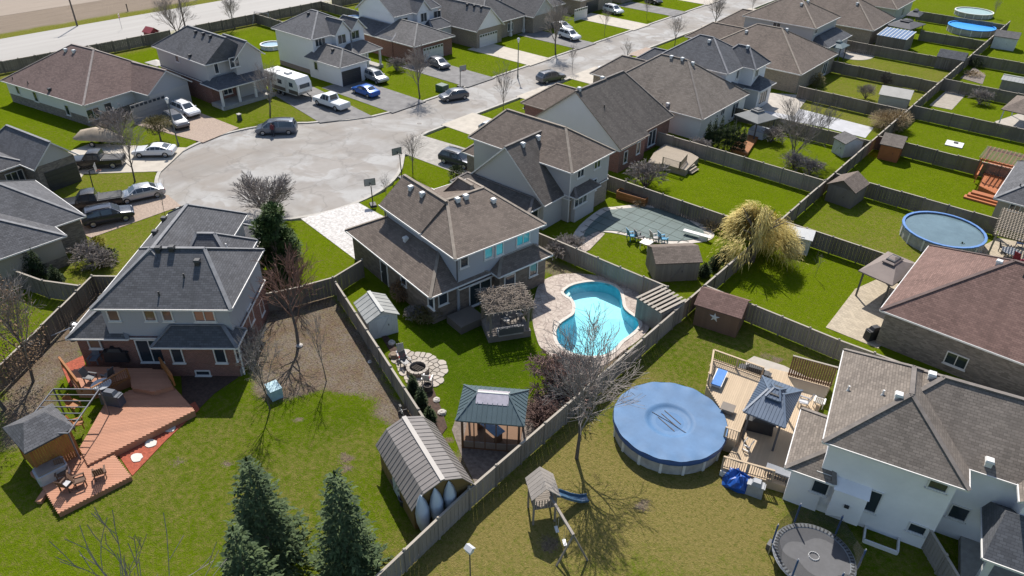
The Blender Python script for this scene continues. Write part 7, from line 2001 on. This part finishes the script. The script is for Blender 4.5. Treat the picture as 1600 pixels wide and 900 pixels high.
# ---------------------------------------------------------------- stucco house pool deck
plank_deck('pool_deck', 'raised pale timber deck beside the blue-covered pool', WP(1.15, (1112, 560), (1189, 588), (1166, 650), (1150, 690), (1131, 683), (1130, 645), (1104, 602)), 1.15, WD_PALE, 102)
plank_deck('pool_deck', 'wide pale timber deck against the stucco house', WP(0.6, (1192, 582), (1204, 575), (1300, 598), (1268, 660), (1243, 738), (1240, 764), (1127, 730), (1142, 705), (1168, 655)), 0.6, WD_PALE, 102)
railing('baluster railing on the raised pool deck', WP(1.15, (1106, 600), (1112, 562), (1189, 590)), 1.15, .95, WD_PALE)
railing('short baluster railing beside the pool cover', WP(1.15, (1131, 684), (1151, 691)), 1.15, .95, WD_PALE)
railing('baluster railing along the lower deck front', WP(.6, (1128, 730), (1205, 752)), .6, .95, WD_PALE)
a, b = G(1230, 587, .6), G(1299, 606, .6); t = thing('privacy_screen', 'brown slatted privacy screen on the pale deck', 'screen', (a.x, a.y, .6), math.atan2(b.y-a.y, b.x-a.x)); L = (b-a).length
for i in range(int(L/.16)): m = MB(); m.box((.08+.16*i, 0, .95), (.12, .03, 1.8)); m.obj('slat', [WD_BRN], t)
for z in (.2, 1.85): m = MB(); m.bar((0, .03, z), (L, .03, z), .05, .1); m.obj('rail', [WD_BRN], t)
m = MB(); m.bar((0, 0, 1.9), (L, 0, 1.9), .14, .04); m.obj('cap_rail', [FW_CAP], t)
t, L, W = gazebo('blue metal-roofed gazebo on the pale deck', (1164, 644), (1230, 670), (1251, 609), 3.1, 3.9, 1.0, MET_B, ribs=.22, tier=.36, zb=.6)
g = G(1124, 590, 1.5); t = thing('sun_lounger', 'bright blue sun lounger on the raised pool deck', 'lounger', (g.x, g.y, 1.15), R(102)); m = MB(); m.box((0, 0, .36), (1.9, .65, .08)); m.obj('sling', [plain('lounger_blue', (0.03, 0.17, 0.48), 0.6)], t)
for y in (-.36, .36): m = MB(); m.bar((-.95, y, .34), (.95, y, .34), .05, .05); m.obj('side_rail', [VENT_W], t)
for x in (-.7, .7): m = MB(); m.box((x, 0, .16), (.06, .7, .32)); m.obj('leg', [VENT_W], t)
g = G(1136, 643, 1.15); t = thing('side_table', 'small grey slatted table on the raised deck', 'table', (g.x, g.y, 1.15), R(12)); m = MB(); m.box((0, 0, .4), (.9, .8, .05)); m.obj('table_top', [WD_GREY], t); m = MB(); m.box((0, 0, .2), (.7, .6, .38)); m.obj('base', [WD_GREY], t)
covered_grill('long black covered grill outside the deck rail', (1176, 592), 0.0, 14, COVER, 2.2); covered_grill('black covered grill under the blue gazebo', (1185, 672), .6, 20, COVER, 1.8); covered_grill('grey covered grill below the deck railing', (1178, 771), 0, 14, plain('cover_grey', (0.32, 0.33, 0.34), 0.5), 1.0)
chair('wire patio chair beside the blue gazebo', (1254, 634), .6, 190, RIMM); chair('white folding chair beside the house steps', (1278, 634), .6, 100, VENT_W)
g = G(1222, 741, .9); t = thing('deck_bench', 'dark slatted bench box with grey cushion on the deck', 'bench', (g.x, g.y, .6), R(12.5)); m = MB(); m.box((0, 0, .5), (2.0, .6, .1)); m.obj('cushion', [plain('cushion_slate', (0.22, 0.23, 0.25), 0.8)], t)
for i in range(13): m = MB(); m.box((-.96+.16*i, -.28, .23), (.06, .04, .44)); m.obj('slat', [TRIM_G], t)
rn = random.Random(6); g = G(1152, 756); t = thing('tarp_bundle', 'crumpled bright blue tarp over yard things by the deck', 'tarp', (g.x, g.y, 0)); m = MB(); m.lathe([(1.0, 0), (.95, .35), (.7, .75), (.4, .95), (.001, 1.0)], 22); m.v = [(x*rn.uniform(.8, 1.15), y*rn.uniform(.65, .95), z*rn.uniform(.8, 1.15)) for x, y, z in m.v]; m.obj('tarp', [plain('tarp_blue', (0.01, 0.08, 0.36), 0.45, 0.3)], t); m = MB(); m.box((-.95, .1, .2), (.5, .4, .4)); m.obj('crate', [VENT_W], t)
# slatted pool equipment enclosure in the fence corner
c, rz, L, W = rect_from((1020, 492), (1060, 472), (1046, 440), 2.2)
t = thing('slatted_enclosure', 'weathered slatted timber enclosure in the pool fence corner', 'enclosure', (c.x, c.y, 0), rz)
boards_wall(t, L*.9, W*.9, 1.95, FW_GREY)
for i in range(7): m = MB(); y = -W*.42+W*.84*i/6; m.box((0, y, 2.1), (L*1.05, .22, .04)); m.obj('slat', [FW_CAP], t)
for x in (-1, 1): m = MB(); m.bar((x*L*.4, -W*.45, 2.03), (x*L*.4, W*.45, 2.03), .08, .1); m.obj('beam', [WD_GREY], t)
# ---------------------------------------------------------------- play things
ctr = G(1272, 868, .95); Rt = (G(1213, 868, .95)-G(1336, 868, .95)).length/2
t = thing('trampoline', 'large round trampoline with sagging safety net by the stucco house', 'trampoline', (ctr.x, ctr.y, 0))
m = MB(); m.lathe([(0.001, .86), (Rt*.86, .90)], 32); m.obj('mat', [plain('tramp_mat', (0.075, 0.075, 0.08), 0.6)], t)
m = MB(); m.lathe([(Rt*.86, .9), (Rt*.88, .94), (Rt*.99, .94), (Rt, .88)], 32); m.obj('pad', [plain('tramp_pad', (0.14, 0.15, 0.16), 0.6)], t)
m = MB(); m.path([(Rt*math.cos(i*PI/18), Rt*math.sin(i*PI/18), .88) for i in range(37)], .035); m.obj('ring', [RIMM], t)
m = MB()
for i in range(60): a = i*2*PI/60; m.box((math.cos(a)*Rt*.925, math.sin(a)*Rt*.925, .955), (.2, .07, .02), rz=a)
m.obj('springs', [BLACKP], t)
m = MB()
for i in range(16): a = PI/8*i+.02; m.tube((Rt*.3*math.cos(a)*.4, Rt*.3*math.sin(a)*.4, .905), (Rt*.3*math.cos(a)*.44, Rt*.3*math.sin(a)*.44, .912), .05, .05, 6)
m.obj('print_mark', [VENT_W], t)
for i in range(6):
    a = i*PI/3+.35; m = MB(); m.tube((Rt*1.02*math.cos(a), Rt*1.02*math.sin(a), 0), (Rt*1.02*math.cos(a), Rt*1.02*math.sin(a), 2.6), .035, .03, 8); m.obj('net_pole', [RIMM], t)
    m = MB(); m.tube((Rt*1.02*math.cos(a), Rt*1.02*math.sin(a), 1.0), (Rt*1.02*math.cos(a), Rt*1.02*math.sin(a), 2.5), .05, .05, 8); m.obj('foam_sleeve', [plain('sleeve_blue', (0.04, 0.09, 0.22), 0.6)], t)
tn = NT('net_mesh'); tr = tn.node('ShaderNodeBsdfTransparent'); mx = tn.node('ShaderNodeMixShader', i_Fac=0.36); tn.out((0.03, 0.03, 0.032), 0.8); tn.l.new(tr.outputs[0], mx.inputs[1]); tn.l.new(tn.p.outputs[0], mx.inputs[2]); tn.l.new(mx.outputs[0], tn.n['Material Output'].inputs[0])
m = MB(); V = []; F = []; N = 48
for z, k in ((.95, .95), (1.6, .90), (2.45, 1.0)):
    for i in range(N): a = 2*PI*i/N; dip = -.45*(z > 2)*abs(math.sin((a-.35)*3)); V.append((Rt*k*math.cos(a), Rt*k*math.sin(a), z+dip))
for k in range(2):
    for i in range(N): q = (i+1) % N; F.append((k*N+i, k*N+q, (k+1)*N+q, (k+1)*N+i))
m.raw(V, F); m.obj('safety_net', [tn.mat], t)
g = G(1208, 852, .3); t = thing('trampoline_steps', 'small dark steps beside the trampoline ring', 'steps', (g.x, g.y, 0)); m = MB(); m.box((0, 0, .2), (.6, .5, .4)); m.obj('lower_step', [TRIM_G], t); m = MB(); m.box((.2, 0, .55), (.3, .5, .3)); m.obj('upper_step', [TRIM_G], t)
# wooden playset with slide and swing beam
a, b = G(826, 766, 2.9), G(853, 761, 2.9)
g = G(846, 806); t = thing('playset', 'weathered wooden play tower with blue slide and swing beam', 'playset', (g.x-.1, g.y+.1, 0), R(52))
for x in (-.65, .65):
    for y in (-.65, .65): m = MB(); m.box((x, y, 1.25), (.11, .11, 2.5)); m.obj('post', [WD_GREY], t)
for i in range(9): m = MB(); m.box((0, -.6+.15*i, 1.3), (1.35, .13, .04)); m.obj('floor_board', [WD_GREY], t)
for sx, pts in ((1, 0), (-1, 0)):
    for i in range(6):
        m = MB(); y0 = -.85+.29*i; m.raw([(0, y0, 3.15), (0, y0+.27, 3.15), (sx*.85, y0+.27, 2.35), (sx*.85, y0, 2.35), (0, y0, 3.11), (0, y0+.27, 3.11), (sx*.85, y0+.27, 2.31), (sx*.85, y0, 2.31)], [(0, 1, 2, 3), (7, 6, 5, 4), (0, 4, 5, 1), (1, 5, 6, 2), (2, 6, 7, 3), (3, 7, 4, 0)]); m.obj('roof_board', [woodm('roof_plank', (0.36, 0.32, 0.28), 0.85) if 'roof_plank' not in MATS else MATS['roof_plank']], t)
for s in (-1, 1):
    for i in range(7): m = MB(); m.box((s*.65, -.5+.165*i, 1.65), (.03, .06, .65)); m.obj('slat', [WD_GREY], t)
    for i in range(7): m = MB(); m.box((-.5+.165*i, -.65, 1.65), (.06, .03, .65)); m.obj('slat', [WD_GREY], t) if s > 0 else None
    m = MB(); m.bar((s*.65, -.65, 2.0), (s*.65, .65, 2.0), .05, .1); m.obj('rail', [WD_GREY], t)
m = MB()
pts = [(.65, .25, 1.35), (1.2, .3, 1.15), (1.9, .35, .6), (2.5, .4, .25), (3.0, .42, .2)]
for p, q in zip(pts, pts[1:]):
    m.bar(p, q, .5, .04); m.bar((p[0], p[1]-.25, p[2]+.08), (q[0], q[1]-.25, q[2]+.08), .05, .16); m.bar((p[0], p[1]+.25, p[2]+.08), (q[0], q[1]+.25, q[2]+.08), .05, .16)
m.obj('slide', [plain('slide_blue', (0.07, 0.14, 0.22), 0.35)], t)
m = MB(); m.bar((.3, -.65, 2.2), (.9, -3.4, 2.15), .14, .16); m.obj('swing_beam', [MATS['roof_plank']], t)
for s in (-1, 1): m = MB(); m.bar((.9, -3.4, 2.15), (.9+s*.9, -3.6, 0), .09, .09); m.obj('swing_leg', [WD_GREY], t)
for k in (.35, .7):
    x, y = .3+.6*k, -.65-2.75*k; sw = MB(); sw.box((x, y, .5), (.2, .45, .04)); so_ = sw.obj('swing_seat', [VENT_W], t); m = MB()
    for s in (-.2, .2): m.tube((x, y+s, .5), (x, y+s, 2.1), .012, .012, 4)
    m.obj('chain', [RIMM], so_)
g = G(735, 905); t = thing('bird_house', 'white bird house on a dark pole beside the long fence', 'bird house', (g.x, g.y, 0)); hb = height_to((735, 905), 862)
m = MB(); m.tube((0, 0, 0), (0, 0, hb), .04, .035, 8); m.obj('pole', [TRIM_G], t); m = MB(); m.box((0, 0, hb+.15), (.36, .3, .3)); b = m.obj('box', [VENT_W], t); m = MB(); m.raw([(-.24, -.22, hb+.28), (.24, -.22, hb+.28), (.24, 0, hb+.46), (-.24, 0, hb+.46), (.24, .22, hb+.28), (-.24, .22, hb+.28)], [(0, 1, 2, 3), (3, 2, 4, 5), (0, 3, 5), (1, 4, 2)]); m.obj('roof', [plain('roof_pale', (0.55, 0.55, 0.56), 0.6)], b)
# ---------------------------------------------------------------- neighbouring gardens
plank_deck('timber_deck', 'weathered grey deck with stair beside the brick gabled house', WP(.75, (1022, 238), (1040, 224), (1075, 236), (1092, 246), (1072, 266), (1035, 256), (1012, 254)), .75, WD_TAN, 0)
railing('baluster railing on the weathered deck corner', WP(.75, (1035, 257), (1061, 265), (1072, 252)), .75, .95, WD_TAN, WD_TAN)
g = G(1080, 268); t = thing('deck_stair', 'three-step timber stair off the weathered deck', 'stair', (g.x, g.y, 0), R(0))
for i in range(3): m = MB(); m.box((.3*i-.2, 0, .6-.2*i), (.32, 1.7, .06)); m.obj('tread', [WD_TAN], t)
m = MB(); m.box((0, 0, .15), (.8, 1.5, .3)); m.obj('stringer', [FW_DARK], t)
plank_deck('timber_deck', 'orange-brown low deck beside the cedar row', WP(.4, (1142, 232), (1160, 208), (1185, 214), (1168, 240)), .4, WD_CED, 0)
gazebo('grey canopy gazebo with lifted vent behind the taupe bungalow', (1151, 180), (1188, 195), (1213, 183), 2.6, 3.5, .3, FAB_G, tier=.32)
c = G(1180, 215); t = thing('hot_tub', 'pale hot tub under the grey canopy gazebo', 'hot tub', (c.x, c.y, 0), 0); m = MB(); m.box((0, .8, .45), (2.1, 2.1, .9), taper=.96); m.obj('shell', [SIDE_W], t); m = MB(); m.box((0, .8, .94), (2.1, 2.1, .08)); m.obj('cover', [plain('tub_cover2', (0.35, 0.37, 0.4), 0.6)], t)
gazebo('small teal canopy gazebo beside the round patio', (1293, 72), (1318, 77), (1326, 70), 2.6, 3.3, .3, FAB_B, tier=.3)
gazebo('dark double-roof gazebo next to the glazed patio cover', (1392, 40), (1432, 48), (1438, 36), 2.7, 3.5, .8, FAB_D, tier=.34)
gazebo('dark gazebo with raised vent beyond the patio cover', (1417, 24), (1438, 27), (1442, 20), 2.7, 3.5, .5, FAB_D, tier=.34)
c, rz, L, W = rect_from((1372, 53), (1418, 61), (1430, 51), 2.7); t = thing('patio_cover', 'blue glazed lean-to patio cover on a dark screen room', 'patio cover', (c.x, c.y, 0), rz)
boards_wall(t, L*.96, W*.96, 2.5, FW_DARK)
for i in range(8): m = MB(); m.box((-L/2+L*(i+.5)/8, 0, 2.68), (L/8-.12, W, .05), rx=.06); m.obj('glazing', [plain('glaze_blue', (0.12, 0.17, 0.27), 0.12)], t)
for i in range(9): m = MB(); m.box((-L/2+L*i/8, 0, 2.7), (.1, W, .09), rx=.06); m.obj('glazing_bar', [VENT_W], t)
def pergola(label, c1, c2, c3, z, mat, n=14, zb=0):
    c, rz, L, W = rect_from(c1, c2, c3, z); t = thing('pergola', label, 'pergola', (c.x, c.y, zb), rz); z -= zb
    for x in (-1, 1):
        for y in (-1, 1): m = MB(); m.box((x*(L/2-.25), y*(W/2-.25), z/2), (.16, .16, z)); m.obj('post', [mat], t)
    for y in (-1, 1): m = MB(); m.bar((-L/2, y*(W/2-.25), z-.1), (L/2, y*(W/2-.25), z-.1), .07, .2); m.obj('beam', [mat], t)
    for i in range(n): m = MB(); m.bar((-L/2+L*(i+.5)/n, -W/2-.2, z+.05), (-L/2+L*(i+.5)/n, W/2+.2, z+.05), .07, .13); m.obj('rafter', [mat], t)
    for i in range(n): m = MB(); m.bar((-L/2-.1, -W/2+W*(i+.5)/n, z+.14), (L/2+.1, -W/2+W*(i+.5)/n, z+.14), .06, .05); m.obj('slat', [FW_CAP if mat is WD_OR else mat], t)
    return t
pergola('orange-stained timber pergola over the stepped deck', (1531, 248), (1612, 268), (1622, 248), 2.9, WD_OR, 12, .6)
plank_deck('timber_deck', 'orange-stained deck with wide steps below the pergola', WP(.6, (1530, 290), (1545, 250), (1640, 270), (1625, 310), (1557, 303)), .6, WD_OR, 0)
for i in range(3):
    a = G(1510+6*i, 306-3.5*i, .2*(i+1)); m = MB(); m.box((1.9, 0, .1*(i+1)), (4.2, .8, .2*(i+1))); tag(m.obj('deck_step', [WD_OR], None, loc=(a.x, a.y, 0)), ('lowest', 'middle', 'top')[i]+' orange-stained step below the pergola deck', 'step')
railing('orange railing beneath the pergola', WP(.6, (1522, 285), (1540, 252)), .6, .95, WD_OR, WD_OR)
pergola('pale lattice pergola over the dark patio furniture', (1550, 365), (1625, 385), (1640, 345), 2.8, WD_TAN, 16)
table_round('dark patio table below the lattice pergola', (1580, 392), .05, .8); chair('dark chair at the lattice pergola table', (1565, 392), .05, 0, TRIM_G); chair('red folded chair beside the russet roof edge', (1589, 412), .05, 60, plain('red_cloth', (0.35, 0.03, 0.06), 0.7), s=1.2); chair('blue-grey chair beneath the lattice pergola', (1592, 385), .05, 180, KAY2)
gazebo('taupe canopy gazebo with raised vent on the paver patio', (1350, 426), (1404, 450), (1431, 411), 2.6, 3.5, .6, FAB_T, tier=.34)
covered_grill('black covered grill at the corner of the stone-walled bungalow', (1362, 528), .05, 60, COVER, 1.3)
gazebo('brown polygonal gazebo on the round lawn patio', (1572, 172), (1625, 184), (1632, 158), 2.8, 4.0, .2, SH_BROWN, post=VENT_W)
g = G(1491, 226); t = thing('game_board', 'white square game board lying on the bright lawn', 'board', (g.x, g.y, .02), R(5)); m = MB(); m.box((0, 0, .05), (2.0, 2.0, .1)); m.obj('board', [VENT_W], t); m = MB(); m.box((.1, .4, .14), (.5, .5, .08)); m.obj('dark_pad', [BLACKP], t)
gazebo('grey patio canopy behind the grey-sided house', (233, 98), (252, 104), (256, 98), 2.4, 2.7, .5, FAB_L)
g = G(416, 40); t = thing('swing_set', 'thin metal swing set behind the white house', 'swing set', (g.x-1, g.y, 0), R(20)); m = MB(); m.tube((-1.6, 0, 2.2), (1.6, 0, 2.2), .05, .05, 6); m.obj('top_bar', [RIMM], t)
for s in (-1, 1):
    for y in (-1, 1): m = MB(); m.tube((s*1.6, 0, 2.2), (s*1.7, y*.9, 0), .04, .04, 6); m.obj('leg', [RIMM], t)
g = G(425, 75); round_pool('pale blue paddling pool behind the white house', (g.x, g.y), 1.8, .7, plain('pale_pool', (0.45, 0.52, 0.62), 0.5), plain('pale_water', (0, 0, 0)), VENT_W)
blob_tree('rock_plants', 'rock garden mound in the far fence corner', (1520, 118), [(0, 0, .3, 1.6, .3)], LF_TAN, 400, .3, .1, 19, 'plant', .02)
for a in (('stone lawn ornament by the far street lawn', (820, 170)), ('small dark lawn ornament on the tan drive lawn', (1134, 42))):
    g = G(*a[1]); t = thing('lawn_ornament', a[0], 'ornament', (g.x, g.y, 0)); m = MB(); m.lathe([(.2, 0), (.16, .3), (.08, .4), (.16, .6), (.001, .75)], 10); m.obj('figure', [plain('dark_stone', (0, 0, 0))], t); m = MB(); m.box((0, 0, .04), (.5, .5, .08)); m.obj('plinth', [CONC], t)
